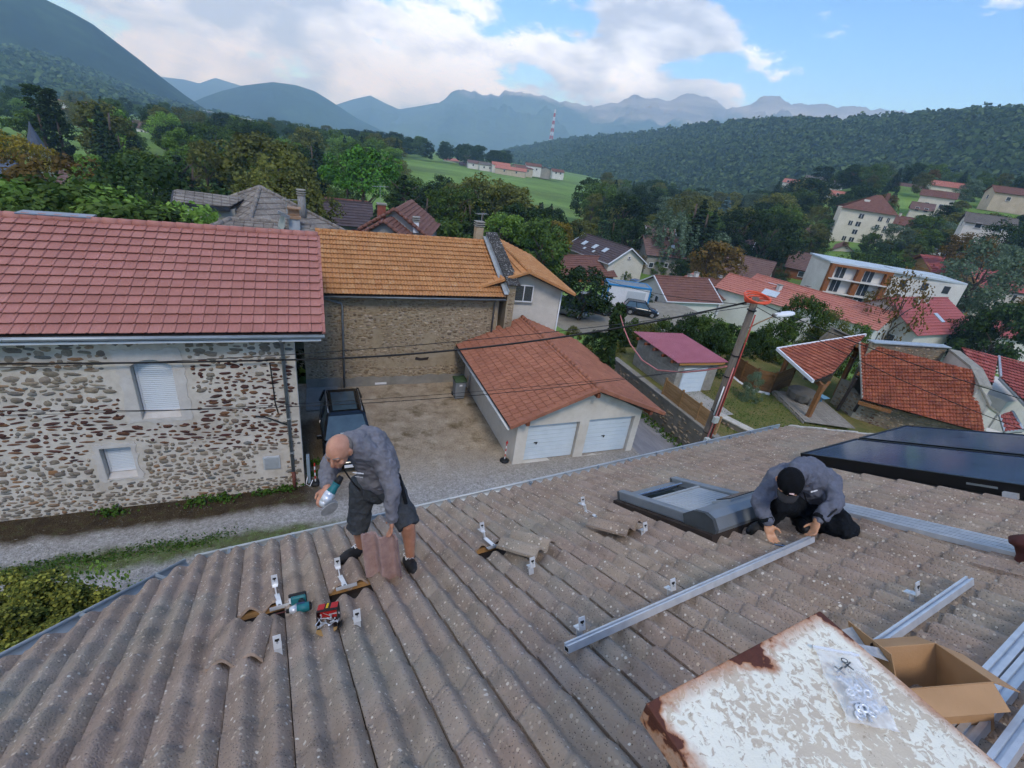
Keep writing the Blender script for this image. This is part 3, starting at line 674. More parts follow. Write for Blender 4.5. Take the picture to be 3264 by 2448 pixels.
# ------------------------------------------------------------------ stone house with the red roof
sh = thing('stone_house', 'long cobble stone house with new red tile roof at left', 'house', (-5, 14.4, YARD))
XW0, XW1, YW, ZE = -13.5, -.76, 14.4, -5.52
def lx(x): return x-XW0
WH = YW and (ZE-YARD+.25)
h1 = (lx(-4.88), lx(-3.9), -8.24-YARD+.12, -6.37-YARD+.12); h2 = (lx(-6.07), lx(-5.3), -10.22-YARD+.12, -9.12-YARD+.12); h3 = (lx(-10.9), lx(-9.9), -8.24-YARD+.12, -6.37-YARD+.12)
wall_holes(sh, (XW0, YW, YARD-.12), (1, 0, 0), XW1-XW0, WH, [h1, h2, h3], M_MORTAR, .4, (0, -1, 0))
mb = MB(); mb.box(((XW0+XW1)/2-.2, 18.4, (YARD+ZE)/2-.1), (XW1-XW0-.42, 7.15, ZE-YARD+.1)); part('side_wall', mb, M_MORTAR, sh)
def zone_left(x, z):
    n = noise.noise(Vector((x*.5, z*.5, 2))); n2 = noise.noise(Vector((x*1.6, z*1.6, 9)))
    if n2 > .5: return None
    if 2.1+.5*n < z < 3.9+.8*n and not (x > lx(-5.2) and z > 3.6+.3*n and x < lx(-3)): return (1, 1.05, .55) if n2 < .25 else (0, .95, .66)
    if x > lx(-3.7) and 1.9 < z < 4.9: return (1, 1.0, .55) if n2 < .2 else (0, .95, .66)
    if z >= 3.9: return (0, 1.2, .8)
    return (0, .9, .8)
pl = [(h[0]-.32, h[1]+.30, h[2]-.12, h[3]+.32) for h in (h1,)]+[(h2[0]-.14, h2[1]+.12, h2[2]-.06, h2[3]+.16), (h3[0]-.3, h3[1]+.3, h3[2]-.1, h3[3]+.3), (lx(-2.08), lx(-1.38), .75, 1.55)]
stones(sh, (XW0, YW, YARD-.12), (1, 0, 0), (0, -1, 0), XW1-XW0, WH-.1, pl, (M_COBBLE, M_DARKSTONE), .215, 300, zone_left, 4, keep=.97)
def plaster_patch(parent, O, ux, nrm, hole, mgn, arch=False, seed=0, mat=None):
    """smooth plaster margin round an opening, uneven at its rim"""
    rng = random.Random(seed); O, ux, nrm = V(*O), unit(ux), unit(nrm); x0, x1, z0, z1 = hole; n = 14
    def per(e, j):
        P = []
        for (a, b) in (((x0-e[0], z0-e[2]), (x1+e[1], z0-e[2])), ((x1+e[1], z0-e[2]), (x1+e[1], z1+e[3])), ((x1+e[1], z1+e[3]), (x0-e[0], z1+e[3])), ((x0-e[0], z1+e[3]), (x0-e[0], z0-e[2]))):
            for k in range(n): t = k/n; P.append((a[0]+(b[0]-a[0])*t+rng.uniform(-j, j), a[1]+(b[1]-a[1])*t+rng.uniform(-j, j)))
        return P
    inn, out = per((0, 0, 0, 0), 0), per(mgn, .05); m = len(inn)
    vs = [O+ux*a+V(0, 0, b)+nrm*.016 for a, b in inn]+[O+ux*a+V(0, 0, b)+nrm*.016 for a, b in out]+[O+ux*a+V(0, 0, b)-nrm*.02 for a, b in out]
    fs = [(i, (i+1) % m, m+(i+1) % m, m+i) for i in range(m)]+[(m+i, m+(i+1) % m, 2*m+(i+1) % m, 2*m+i) for i in range(m)]
    mb = MB(); mb.add(vs, fs); part('plaster_margin', mb, mat or M_PLASTER, parent)
WO = (XW0, YW, YARD-.12)
for h_, mg, sd in ((h1, (.30, .28, .10, .30), 1), (h2, (.13, .11, .05, .15), 2), (h3, (.3, .28, .1, .3), 3)): plaster_patch(sh, WO, (1, 0, 0), (0, -1, 0), h_, mg, seed=sd)
def reveal(parent, O, hole, depth, mat):
    x0, x1, z0, z1 = hole; O = V(*O); mb = MB(); t = .015
    for c, d in (((x0+t/2, depth/2, (z0+z1)/2), (t, depth, z1-z0)), ((x1-t/2, depth/2, (z0+z1)/2), (t, depth, z1-z0)), (((x0+x1)/2, depth/2, z1-t/2), (x1-x0-2*t, depth, t))): mb.box(O+V(c[0], c[1]-.01, c[2]), d)
    mb.add([O+V(x0, -.02, z0-.02), O+V(x1, -.02, z0-.02), O+V(x1, depth, z0+.12), O+V(x0, depth, z0+.12), O+V(x0, depth, z0-.05), O+V(x1, depth, z0-.05)], [(0, 1, 2, 3), (0, 3, 4), (1, 5, 2)])
    part('reveal', mb, mat, parent)
for h_, n_ in ((h1, 26), (h2, 15), (h3, 26)):
    reveal(sh, WO, h_, .3, M_PLASTER)
    shutter_window(sh, V(*WO)+V(h_[0]+.03, 0, h_[2]+.12), (1, 0, 0), (0, -1, 0), h_[1]-h_[0]-.06, h_[3]-h_[2]-.14, .24, n_, SHUT)
# segmental arch over the tall windows
for h_ in (h1, h3):
    mb = MB(); x0, x1, zt = h_[0], h_[1], h_[3]; k = 10; P = [V(*WO)+V(x0, 0, zt+.01)]
    for i in range(k+1): t = i/k; P.append(V(*WO)+V(x0+(x1-x0)*t, 0, zt-.2*(1-math.sin(math.pi*(.12+.76*t)))/(1-math.sin(math.pi*.12))+.0))
    P.append(V(*WO)+V(x1, 0, zt+.01)); mb.prism([p+V(0, -.018, 0) for p in P], (0, .2, 0)); part('arch', mb, M_PLASTER, sh)
# roof
def hf_red(x, w=.3): return .028*math.exp(-((x-.03)/.022)**2)+.006*math.exp(-((x-.12)/.03)**2)+.006*math.exp(-((x-.21)/.03)**2)
T_RED = lo_tile('red_tile', .3, .35, .05, hf_red, M_RED, 14, thick=.02, tilt=.07)
er, ep = V(.06, 13.9, -5.46), V(.06, 18.0, -3.50); slope = unit(er-ep)
tiled_poly(sh, [V(-13.2, 13.9, -5.46), er, ep, V(-13.2, 18.0, -3.50)], slope, T_RED, .3, .35, M_RED, 300)
mb = MB(); mb.add([V(-13.2, 18, -3.5), V(.06, 18, -3.5), V(.06, 22.4, -5.5), V(-13.2, 22.4, -5.5)], [(0, 1, 2, 3)]); part('rear_slope', mb, M_RED, sh)
ridge_caps(sh, (-13.2, 18.0, -3.46), (.04, 18.0, -3.46), M_RED, .12, .36)
for k in range(12):
    a = ep+(er-ep)*k/12; b = ep+(er-ep)*(k+1.05)/12; mb = MB(); mb.beam(a+V(.02, 0, .01), b+V(.02, 0, .035), .1, .09); part('verge_tile', mb, M_RED, sh, bevel=.01)
gutter_line(sh, (-13.2, 13.84, -5.5), (.1, 13.84, -5.5), (0, -1, 0), M_ZINC, .08)
mb = MB(); mb.box((-6.6, 14.05, -5.66), (13.2, .34, .06)); part('soffit', mb, M_WHITE, sh)
mb = MB(); mb.add([V(XW1-.1, 14.05, ZE-.1), V(XW1-.1, 21.9, ZE-.1), V(XW1-.1, 18, -3.6)], [(0, 1, 2)]); part('gable', mb, M_MORTAR, sh)
dp = pipe(sh, [(-1.08, 13.86, -5.6), (-1.08, 13.98, -5.75), (-1.08, 14.28, -5.95), (-1.08, 14.3, -10.6)], .05, M_ZINC_D)
for z in (-7, -8.5, -9.8): mb = MB(); mb.lathe((-1.08, 14.3, z), [(.06, 0), (.06, .04)], 10); part('clip', mb, M_ZINC, dp)
pipe(sh, [(-1.08, 14.3, -10.55), (-1.08, 14.3, -11.35)], .058, plain('rusty_cast_iron', '#5a3430', '#6e4238', 14, .8))
# white mortar quoin edge and the meter covers
mb = MB(); mb.box((-1.7, 14.37, -10.16), (.5, .05, .5)); o = part('meter_cover', mb, plain('grey_meter_cover', '#a9adb0', '#b6babd', 5, .6), sh, bevel=.012); mb = MB(); mb.box((-1.7, 14.34, -10.16), (.42, .02, .42)); part('cover_door', mb, M_ZINC, o, bevel=.006)
mb = MB(); mb.box((-.62, 14.62, -10.75), (.1, .3, 1.05)); part('electric_cabinet', mb, plain('blue_grey_cabinet', '#7d8c96', None, rough=.6), sh, bevel=.01)
pipe(sh, [(-.66, 14.36, -10.9), (-.72, 14.3, -11.15), (-.6, 14.25, -11.22), (-.5, 14.3, -11.0)], .014, M_WHITE, 'cable')
pipe(sh, [(-2.0, 14.35, -8.35), (-1.75, 14.33, -8.38), (-1.45, 14.33, -8.55), (-1.12, 14.34, -8.75)], .022, plain('black_cable', '#17181a', None, rough=.6), 'conduit')
pipe(sh, [(-1.45, 14.34, -6.55), (-1.44, 14.33, -6.8), (-1.42, 14.36, -7.9), (-1.36, 14.36, -8.3)], .018, MATS['black_cable'], 'conduit')
mb = MB()
for k in range(6): mb.tube([(XW0+.3+2.2*k, 18.3, -3.33), (XW0+2.3+2.2*k, 18.3, -3.33)], .02, 6)
# photovoltaic strip just over the ridge at far left
mb = MB(); mb.box((-6.95, 18.15, -3.36), (1.7, .5, .03)); part('roof_panel', mb, plain('grey_blue_panel', '#6d7684', None, rough=.35), sh)
# ------------------------------------------------------------------ orange-roofed house
oh = thing('orange_roof_house', 'rubble stone house with ochre orange tile roof facing the yard', 'house', (4, 21.7, YARD))
YO = 21.7
wall_holes(oh, (-.74, YO, YARD-.12), (1, 0, 0), 9.15, 4.75, [], M_OLDMORTAR, .4, (0, -1, 0))
M_RUB = m_stone('brown_rubble', ['#8a7760', '#9b886d', '#776652', '#ab9a80', '#6a5c4f', '#a08c76', '#bbab95'])
def zone_or(x, z):
    n = noise.noise(Vector((x*.8, z*.8, 5)))
    if z < .42+.15*n: return None
    if 3.2 < x < 6.6 and 1.05 < z < 1.75 and n > -.2: return None
    return (0, 1.0, .62) if n < .45 else None
stones(oh, (-.74, YO, YARD-.12), (1, 0, 0), (0, -1, 0), 9.1, 4.7, [], (M_RUB,), .17, 300, zone_or, 11, proud=.018)
mb = MB(); rng = random.Random(5); top = [(-.74+.3*k, YARD+.42+.12*rng.random()+(.0 if k > 8 else .0)) for k in range(31)]
mb.prism([V(-.74, YO-.03, YARD-.1)]+[V(8.3, YO-.03, YARD-.1)]+[V(x, YO-.03, z) for x, z in top[::-1]], (0, .05, 0)); part('cement_base', mb, M_CEMENT, oh)
mb = MB(); mb.box((2.65, YO-.05, YARD+.12), (.55, .03, .1)); part('vent_cover', mb, M_WHITE, oh)
mb = MB(); mb.prism([V(4.3, YO-.025, YARD+1.35), V(4.55, YO-.025, YARD+1.3), V(4.95, YO-.025, YARD+1.33), V(5.0, YO-.025, YARD+1.47), V(4.6, YO-.025, YARD+1.42), V(4.35, YO-.025, YARD+1.5)], (0, .02, 0)); part('painted_hollow', mb, M_DARK, oh)  # flat dark patch on the wall; the hollow's shade is only colour
def hf_or(x, w=.3): return .034*(.5+.5*math.cos(2*math.pi*(x-.08)/.15))**.8
T_OR = lo_tile('orange_tile', .3, .35, .05, hf_or, M_ORANGE, 14, thick=.02, tilt=.07)
a0, a1, b1, b0 = V(.0, 21.35, -6.6), V(8.62, 21.35, -6.6), V(8.72, 25.5, -4.72), V(.0, 25.5, -4.72)
tiled_poly(oh, [a0, a1, b1, b0], a0-b0, T_OR, .3, .35, M_ORANGE, 300)
ridge_caps(oh, (-.02, 25.5, -4.68), (8.7, 25.5, -4.68), M_ORANGE, .11, .36)
mb = MB(); mb.add([b0, b1, V(8.7, 30, -6.8), V(0, 30, -6.8)], [(0, 1, 2, 3)]); part('rear_slope', mb, M_ORANGE, oh)
mb = MB(); mb.box((4.0, 25.3, -9.1), (8.9, 6.6, 4.6)); part('house_body', mb, M_OLDMORTAR, oh)
gutter_line(oh, (.05, 21.28, -6.64), (8.6, 21.28, -6.64), (0, -1, 0), M_ZINC_D, .075)
pipe(oh, [(.1, 21.4, -6.75), (.35, 21.5, -6.85), (.9, 21.6, -7.05), (.94, 21.6, -7.2), (.94, 21.6, -11.3)], .05, M_ZINC_D)
pipe(oh, [(8.15, 21.3, -6.72), (8.15, 21.6, -6.9), (8.15, 21.62, -9.0)], .045, M_ZINC_D)
# party wall with lichen-grown coping and the zinc flashing beside it
mb = MB(); mb.prism([V(8.72, 21.45, YARD-.1), V(8.72, 21.45, -6.0), V(8.72, 25.5, -4.3), V(8.72, 29, -6.0), V(8.72, 29, YARD-.1)], (.42, 0, 0)); part('party_wall', mb, M_OLDMORTAR, oh)
stones(oh, (8.72, 21.45, YARD), (1, 0, 0), (0, -1, 0), .42, 5.2, [], (M_RUB,), .16, 0, None, 12)
M_COPE = m_tile('lichen_slate_coping', ['#3e3c3b', '#4a4846', '#353332'], '#2a2827', '#b9b8b2', .95, lamt=.95)
for k in range(12):
    t0, t1 = k/12, (k+1.06)/12; a = V(8.95, 21.25, -5.93)*(1-t0)+V(8.95, 25.5, -4.18)*t0; b = V(8.95, 21.25, -5.93)*(1-t1)+V(8.95, 25.5, -4.18)*t1
    mb = MB(); mb.beam(a+V(0, 0, .02), b, .66, .05); part('coping_slab', mb, M_COPE, oh, bevel=.008)
mb = MB(); mb.beam((8.56, 21.2, -6.36), (8.62, 25.55, -4.42), .2, .03); mb.beam((8.67, 21.2, -6.28), (8.69, 25.55, -4.34), .03, .22); part('zinc_flashing', mb, M_ZINC, oh)
mb = MB(); mb.box((8.35, 25.9, -4.5), (.42, .42, 1.0)); ch = part('chimney', mb, plain('beige_chimney_render', '#a8977f', '#94836d', 5, .9), oh); 
for k in range(3): mb = MB(); mb.box((8.35, 25.9, -3.93+.11*k), (.5, .5, .035)); part('cowl_slab', mb, plain('cowl_concrete', '#8e8a82', None, rough=.9) if 'cowl_concrete' not in MATS else MATS['cowl_concrete'], ch)
def antenna(name, label, base, h, n=7, yaw=.3, L=.9, group='television antennas on the roofs'):
    t = thing(name, label, 'antenna', base, group); b = V(*base); m = MATS.get('antenna_metal') or plain('antenna_metal', '#9a9da0', None, rough=.4, metal=.6)
    mb = MB(); mb.tube([b, b+V(0, 0, h)], .018, 6); part('mast', mb, m, t); d = V(math.cos(yaw), math.sin(yaw), .05); s = V(-math.sin(yaw), math.cos(yaw), 0)
    mb = MB(); c = b+V(0, 0, h*.93); mb.beam(c-d*L/2, c+d*L/2, .02, .02); part('boom', mb, m, t)
    for k in range(n):
        p = c+d*(L*(k/(n-1)-.5)); mb = MB(); ll = .26-.012*k; mb.tube([p-s*ll, p+s*ll], .008, 5); part('rod', mb, m, t)
    return t
antenna('tv_antenna', 'small television antenna on the chimney of the orange roofed house', (8.45, 25.9, -4.0), .75, 6, .2, .6)
# ------------------------------------------------------------------ white house behind the party wall
wh = thing('white_gable_house', 'white rendered house with orange roof and one wide gable window', 'house', (10.5, 22.3, YARD))
yw = R(90-7.6); rd = V(math.cos(yw), math.sin(yw), 0); rs = V(rd[1], -rd[0], 0); O = V(9.92, 22.25, 0); M_WRENDER = m_mortar('stained_white_render', '#c9c4bb', '#bdb7ae', '#8f8c88', .7)
def gable_block(parent, O, d, s, hw, L, zg, ze, zr, mat, t=0):
    P = [O-s*hw+V(0, 0, zg), O+s*hw+V(0, 0, zg), O+s*hw+V(0, 0, ze), O+V(0, 0, zr), O-s*hw+V(0, 0, ze)]; mb = MB(); mb.prism(P, d*L); return part('wall', mb, mat, parent)
gable_block(wh, O, rd, rs, 2.05, 8.5, YARD-.5, -6.1, -5.42, M_WRENDER)
for sg in (1, -1):
    A, B = O+rd*-.55+V(0, 0, -5.36), O+rd*8.8+V(0, 0, -5.36); dn = rs*sg*2.65+V(0, 0, -1.0)
    tiled_poly(wh, [A, B, B+dn, A+dn], dn, T_OR, .3, .35, M_ORANGE, 150)
    for k in range(8): mb = MB(); mb.beam(A+dn*k/8+V(0, 0, .03), A+dn*(k+1.04)/8+V(0, 0, .03), .16, .14); part('verge_tile', mb, M_ORANGE, wh, bevel=.02)
ridge_caps(wh, O+rd*-.6+V(0, 0, -5.3), O+rd*8.8+V(0, 0, -5.3), M_ORANGE, .12, .36)
wo = O-rs*.52+V(0, 0, -7.02)-rd*.02
M_SHUTG = plain('dark_grey_shutter', '#4a5052', '#3d4345', 20, .6)
w_ = shutter_window(wh, wo-rd*.06, rs, -rd, 1.02, .9, .0, 10, (M_WHITE, M_SHUTG, M_GLASS), sill=M_CEMENT)
mb = MB(); mb.box(wo+rs*.51+V(0, 0, .45)-rd*.085, (.05, .04, .86), (rs, rd, V(0, 0, 1))); part('mullion', mb, M_WHITE, w_)
pipe(wh, [O+rs*2.1-rd*.02+V(0, 0, -6.3), O+rs*2.1-rd*.05+V(0, 0, YARD)], .04, M_WHITE)
# ------------------------------------------------------------------ double garage
ga = thing('double_garage', 'double garage with terracotta tile roof and two white doors', 'garage', (9.9, 14.2, YARD))
GX0, GX1, GY0, GY1, GXR = 6.92, 12.66, 14.22, 21.6, 9.95
M_GREND = m_mortar('cream_garage_render', '#d2ccc2', '#c6bfb4', '#a9a092', .8)
doors = [(7.38-GX0, 9.68-GX0, .02, 1.80), (10.12-GX0, 12.36-GX0, .02, 1.84)]
wall_holes(ga, (GX0, GY0, YARD-.02), (1, 0, 0), GX1-GX0, 2.1, doors, M_GREND, .25, (0, -1, 0))
mb = MB(); mb.prism([V(GX0, GY0+.001, -9.22), V(GX1, GY0+.001, -9.22), V(GXR, GY0+.001, -7.98)], (0, .25, 0)); part('gable', mb, M_GREND, ga)
for x in (GX0+.125, GX1-.125): mb = MB(); mb.box((x, (GY0+GY1)/2+.13, (YARD-9.2)/2-.01), (.25, GY1-GY0-.26, 2.1)); part('side_wall', mb, M_GREND, ga)
mb = MB(); mb.box(((GX0+GX1)/2, GY1-.1, (YARD-9.2)/2), (GX1-GX0-.6, .2, 2.1)); part('rear_wall', mb, M_GREND, ga)
M_GDOOR = plain('white_garage_door', '#c9d3da', '#bfcad2', 2, .5)
for k, (x0, x1, z0, z1) in enumerate(doors):
    root = None
    mb = MB(); mb.box((GX0+(x0+x1)/2, GY0+.19, YARD+(z0+z1)/2), (x1-x0-.02, .03, z1-z0)); dr = part('garage_door', mb, M_GDOOR, ga)
    for j in range(9):
        h_ = (z1-z0-.03)/9; mb = MB(); mb.box((GX0+(x0+x1)/2, GY0+.165, YARD+z0+.015+h_*(j+.5)), (x1-x0-.06, .025, h_*.94)); part('door_panel', mb, M_GDOOR, dr, bevel=.006)
    mb = MB(); mb.box((GX0+x0+.5+.45*k, GY0+.14, YARD+.86), (.16, .03, .03)); mb.box((GX0+x0+.53+.45*k, GY0+.14, YARD+.83), (.05, .03, .1)); part('door_handle', mb, M_BLACKHOLE, dr)
def hf_ga(x, w=.3): return .026*(.5+.5*math.cos(2*math.pi*(x-.05)/.1))**.8-(.02 if x < .012 or x > .288 else 0)
T_GA = lo_tile('garage_tile', .3, .33, .05, hf_ga, M_GARAGE, 18, gap=.034, tilt=.05, thick=.02)
Lr = V(GXR, 13.78, -7.84); Lb = V(GXR, 22.0, -7.84)
tiled_poly(ga, [Lr, V(6.38, 13.78, -9.22), V(6.38, 22.0, -9.22), Lb], (-1, 0, -.386), T_GA, .3, .33, M_GARAGE, 240)
tiled_poly(ga, [Lr, Lb, V(13.45, 22.0, -9.2), V(13.45, 13.78, -9.2)], (1, 0, -.389), T_GA, .3, .33, M_GARAGE, 60)
ridge_caps(ga, (GXR, 13.72, -7.8), (GXR, 22.0, -7.8), M_GARAGE, .12, .36)
for x1, z1 in ((6.38, -9.22), (13.45, -9.2)):
    for k in range(11):
        a = V(GXR, 13.78, -7.84)*(1-k/11)+V(x1, 13.78, z1)*(k/11); t = (k+1.06)/11; b = V(GXR, 13.78, -7.84)*(1-t)+V(x1, 13.78, z1)*t; mb = MB(); mb.beam(a+V(0, 0, .02), b+V(0, 0, .035), .16, .17, (0, 1, 0)); part('verge_tile', mb, M_GARAGE, ga, bevel=.02)
for x, z in ((7.1, -9.12), (GXR, -8.1), (12.75, -9.1)): mb = MB(); mb.box((x, 14.0, z), (.14, .5, .18)); part('purlin_end', mb, plain('brown_stained_wood', '#6d3f2c', '#7d4a33', 14, .8) if 'brown_stained_wood' not in MATS else MATS['brown_stained_wood'], ga)
gutter_line(ga, (6.33, 13.8, -9.28), (6.33, 22, -9.28), (-1, 0, 0), M_ZINC, .06)
pipe(ga, [(6.4, 20.5, -9.35), (6.86, 20.5, -9.6), (6.86, 20.5, -11.25)], .04, M_WHITE)
# ------------------------------------------------------------------ yard, track, road, garden
def m_yard():
    t = Nt('yard_gravel'); P = t.p(); g = t.n('ShaderNodeSeparateXYZ'); t.l(P, g.inputs[0]); w = t.math('MULTIPLY', t.math('SUBTRACT', t.noise(.9, 5, .6), .5), .9)
    yy = t.math('ADD', g.outputs[1], w); fine = t.noise(16, 6, .75); peb = t.voro(26)
    beige = t.ramp(t.noise(1.6, 6, .65), [(.3, rgb('#8d7d69')), (.55, rgb('#a2937e')), (.75, rgb('#b5a893'))]); grey = t.ramp(t.noise(9, 6, .8), [(.3, rgb('#7c7a76')), (.5, rgb('#9a9895')), (.72, rgb('#b9b8b6'))])
    def band(a, b, s): # 1 between a and b
        m1 = t.n('ShaderNodeMapRange'); t.l(yy, m1.inputs[0]); m1.inputs[1].default_value = a; m1.inputs[2].default_value = a+s
        m2 = t.n('ShaderNodeMapRange'); t.l(yy, m2.inputs[0]); m2.inputs[1].default_value = b; m2.inputs[2].default_value = b-s
        return t.math('MULTIPLY', m1.outputs[0], m2.outputs[0], True)
    c = t.mix(band(-40, 15.6, 2.6), beige, grey)
    moss = t.ramp(t.noise(.9, 6, .7), [(.52, 0.0), (.68, .8)]); c = t.mix(t.math('MULTIPLY', moss, band(15.2, 60, 1)), c, rgb('#5f5138'))
    xl = t.n('ShaderNodeMapRange'); t.l(t.math('ADD', g.outputs[0], w), xl.inputs[0]); xl.inputs[1].default_value = 1.2; xl.inputs[2].default_value = -.8
    soil = t.ramp(t.noise(3, 6, .7), [(.35, rgb('#332a1f')), (.55, rgb('#443928')), (.7, rgb('#474b2b'))])
    grass = t.ramp(t.noise(5, 5, .7), [(.35, rgb('#4a4a2c')), (.6, rgb('#586a34'))])
    c = t.mix(t.math('MULTIPLY', band(13.2, 15.0, .35), xl.outputs[0]), c, soil)
    c = t.mix(t.math('MULTIPLY', t.math('MULTIPLY', band(11.7, 12.65, .3), xl.outputs[0]), .92), c, grass)
    xr = t.n('ShaderNodeMapRange'); t.l(g.outputs[0], xr.inputs[0]); xr.inputs[1].default_value = -.2; xr.inputs[2].default_value = .2
    side = t.n('ShaderNodeMapRange'); t.l(g.outputs[0], side.inputs[0]); side.inputs[1].default_value = .7; side.inputs[2].default_value = -.1
    c = t.mix(t.math('MULTIPLY', t.math('MULTIPLY', side.outputs[0], band(14.9, 19, .6)), .75), c, soil)
    c = t.mix(t.ramp(fine, [(.35, .45), (.5, 0.0)]), c, rgb('#4a443c')); c = t.mix(t.ramp(fine, [(.6, 0.0), (.75, .55)]), c, rgb('#d2cfc8'))
    t.bump(t.math('ADD', t.math('MULTIPLY', fine, 1.0), peb.outputs['Distance']), .7, .03); return t.done(c, .95, 0, .15)
def grid(x0, x1, y0, y1, nx, ny, zf):
    mb = MB(); vs = [(x0+(x1-x0)*i/nx, y0+(y1-y0)*j/ny, 0) for j in range(ny+1) for i in range(nx+1)]; vs = [(x, y, zf(x, y)) for x, y, _ in vs]; n = nx+1
    mb.add(vs, [(j*n+i, j*n+i+1, (j+1)*n+i+1, (j+1)*n+i) for j in range(ny) for i in range(nx)]); return mb
struct('yard', grid(-20, 12.9, 3, 22.2, 66, 40, lambda x, y: YARD+.03*noise.noise(Vector((x*.7, y*.7, 1)))), m_yard(), True)
def zroad(x, y): return YARD-.05-.75*sm(12.9, 16.4, x)-.012*max(0, y-14)**1.15
struct('road', grid(12.9, 16.7, 3, 34, 12, 40, zroad), plain('worn_road_tarmac', '#77767a', '#8e8c8d', 1.4, .9, bump=.4, bscale=60, stretch=(2.5, .5, 1)), True)
GZ = -10.6
def m_lawn():
    t = Nt('patchy_lawn'); n = t.noise(.8, 6, .65); c = t.ramp(n, [(.3, rgb('#5b6433')), (.5, rgb('#6d6a3e')), (.62, rgb('#7c7049')), (.75, rgb('#8a8060'))]); f = t.noise(22, 5, .75); c = t.mix(t.ramp(f, [(.4, .5), (.55, 0.0)]), c, rgb('#3f4a24')); t.bump(f, .8, .05); return t.done(c, .95, 0, .1)
struct('garden_lawn', grid(16.75, 33, 9.5, 24, 30, 26, lambda x, y: GZ+.05*noise.noise(Vector((x*.5, y*.5, 4)))-.5*sm(22, 33, x)), m_lawn(), True)
struct('driveway_apron', grid(16.7, 19.4, 15.2, 17.95, 6, 6, lambda x, y: GZ+.03+.03*noise.noise(Vector((x, y, 4)))), plain('apron_concrete', '#8e8a82', '#a39e95', 2, .95, bump=.4), True)
struct('doorstep_slab', grid(-.76, .62, 19.5, 21.66, 2, 2, lambda x, y: YARD+.06), plain('grey_slab_concrete', '#83807a', '#918d86', 2, .9))
# weeds along the stone house wall and tufts on the track
M_WEED = m_leaf('weed_leaves', '#35501f', '#4a6a2a', '#5f7f38')
def weeds(name, label, spots, n, seed, q=(.02, .05), mat=None, h=.16):
    rng = np.random.default_rng(seed); C = []
    for x, y, z, r in spots: C.append(np.array([x, y, z])+rng.normal(size=(n, 3))*np.array([r, r*.45, 0])+np.stack([np.zeros(n), np.zeros(n), rng.uniform(.01, h*1.3, n)], 1))
    C = np.concatenate(C); D = rng.normal(size=C.shape); D[:, 2] = np.abs(D[:, 2])+.4; o = link(name, leaf_mesh(name, C, D/np.linalg.norm(D, axis=1)[:, None], rng.uniform(*q, len(C)), rng, .3), mat or M_WEED); o['kind'] = 'stuff'; o['label'] = label; return o
weeds('wall_weeds', 'green weeds at the foot of the cobble stone house', [(-6.1, 14.1, YARD, .2), (-3.9, 14.1, YARD, .24), (-3.2, 14.15, YARD, .2), (-2.0, 14.2, YARD, .16), (-1.3, 14.25, YARD, .18), (-.4, 14.9, YARD, .12), (-.45, 15.6, YARD, .15)], 150, 3)
weeds('track_grass', 'strip of short grass between the gravel wheel tracks', [(-9+.3*k, 12.2+.1*math.sin(k)+.012*k, YARD, .3) for k in range(21)], 130, 4, (.01, .028), None, .04)
weeds('garden_grass', 'short grass on the small garden lawn', [(17.5+.55*i+.3*(j % 2), 10.2+.55*j, GZ, .5) for i in range(14) for j in range(15)], 30, 6, (.012, .03), None, .03)
weeds('road_edge_weeds', 'weeds along the foot of the retaining wall', [(16.2, 13+.5*k, zroad(16.2, 13+.5*k), .2) for k in range(12)], 45, 7, (.03, .07), None, .2)
# ------------------------------------------------------------------ retaining wall, fence, shed
M_RETW = m_mortar('mossy_retaining_wall', '#7d776c', '#6a655b', '#45443a')
rw = thing('retaining_wall', 'mossy grey retaining wall along the lane beside the garage', 'wall', (16.6, 17, -12))
mb = MB(); mb.box((16.62, 17.6, -11.6), (.3, 9.6, 2.15)); part('wall_body', mb, M_RETW, rw)
stones(rw, (16.47, 22.3, -12.6), (0, -1, 0), (-1, 0, 0), 9.4, 1.95, [], (M_RUB,), .24, 60, None, 21, keep=.5)
for k in range(9): mb = MB(); mb.box((16.62, 13.35+1.06*k, GZ+.11), (.38, 1.03, .07)); part('coping_stone', mb, M_CEMENT, rw, bevel=.012)
fw = thing('garden_stone_wall', 'low rough stone wall with pale capping at the lawn corner', 'wall', (18.4, 14, GZ))
W0, W1 = V(18.05, 15.1, 0), V(18.95, 12.4, 0); wd = unit(W1-W0); wn_ = V(wd[1], -wd[0], 0)
mb = MB(); mb.box((W0+W1)/2+V(0, 0, GZ-.45), (.4, np.linalg.norm(W1-W0), 1.4), (wn_, wd, V(0, 0, 1))); part('wall_body', mb, M_RETW, fw)
stones(fw, W0-wn_*(-.2 if wn_[0] < 0 else .2)+V(0, 0, GZ-1.15), wd, wn_ if wn_[0] < 0 else -wn_, 2.8, 1.35, [], (M_RUB,), .2, 60, None, 22, keep=.8)
for k in range(7): c = W0+(W1-W0)*(k+.5)/7; mb = MB(); mb.box(c+V(0, 0, GZ+.28), (.46, .4, .08), (wn_, wd, V(0, 0, 1))); part('capping_stone', mb, plain('pale_capping', '#a29c90', '#bdb7ab', 6, .9) if 'pale_capping' not in MATS else MATS['pale_capping'], fw, bevel=.02)
M_FENCE = plain('treated_pine_board', '#8a6a46', '#a07f58', 3, .85, var=.15, stretch=(1, 1, 9)); M_FENCED = plain('dark_fence_board', '#5d4128', '#7a5836', 3, .85, var=.2, stretch=(1, 1, 9))
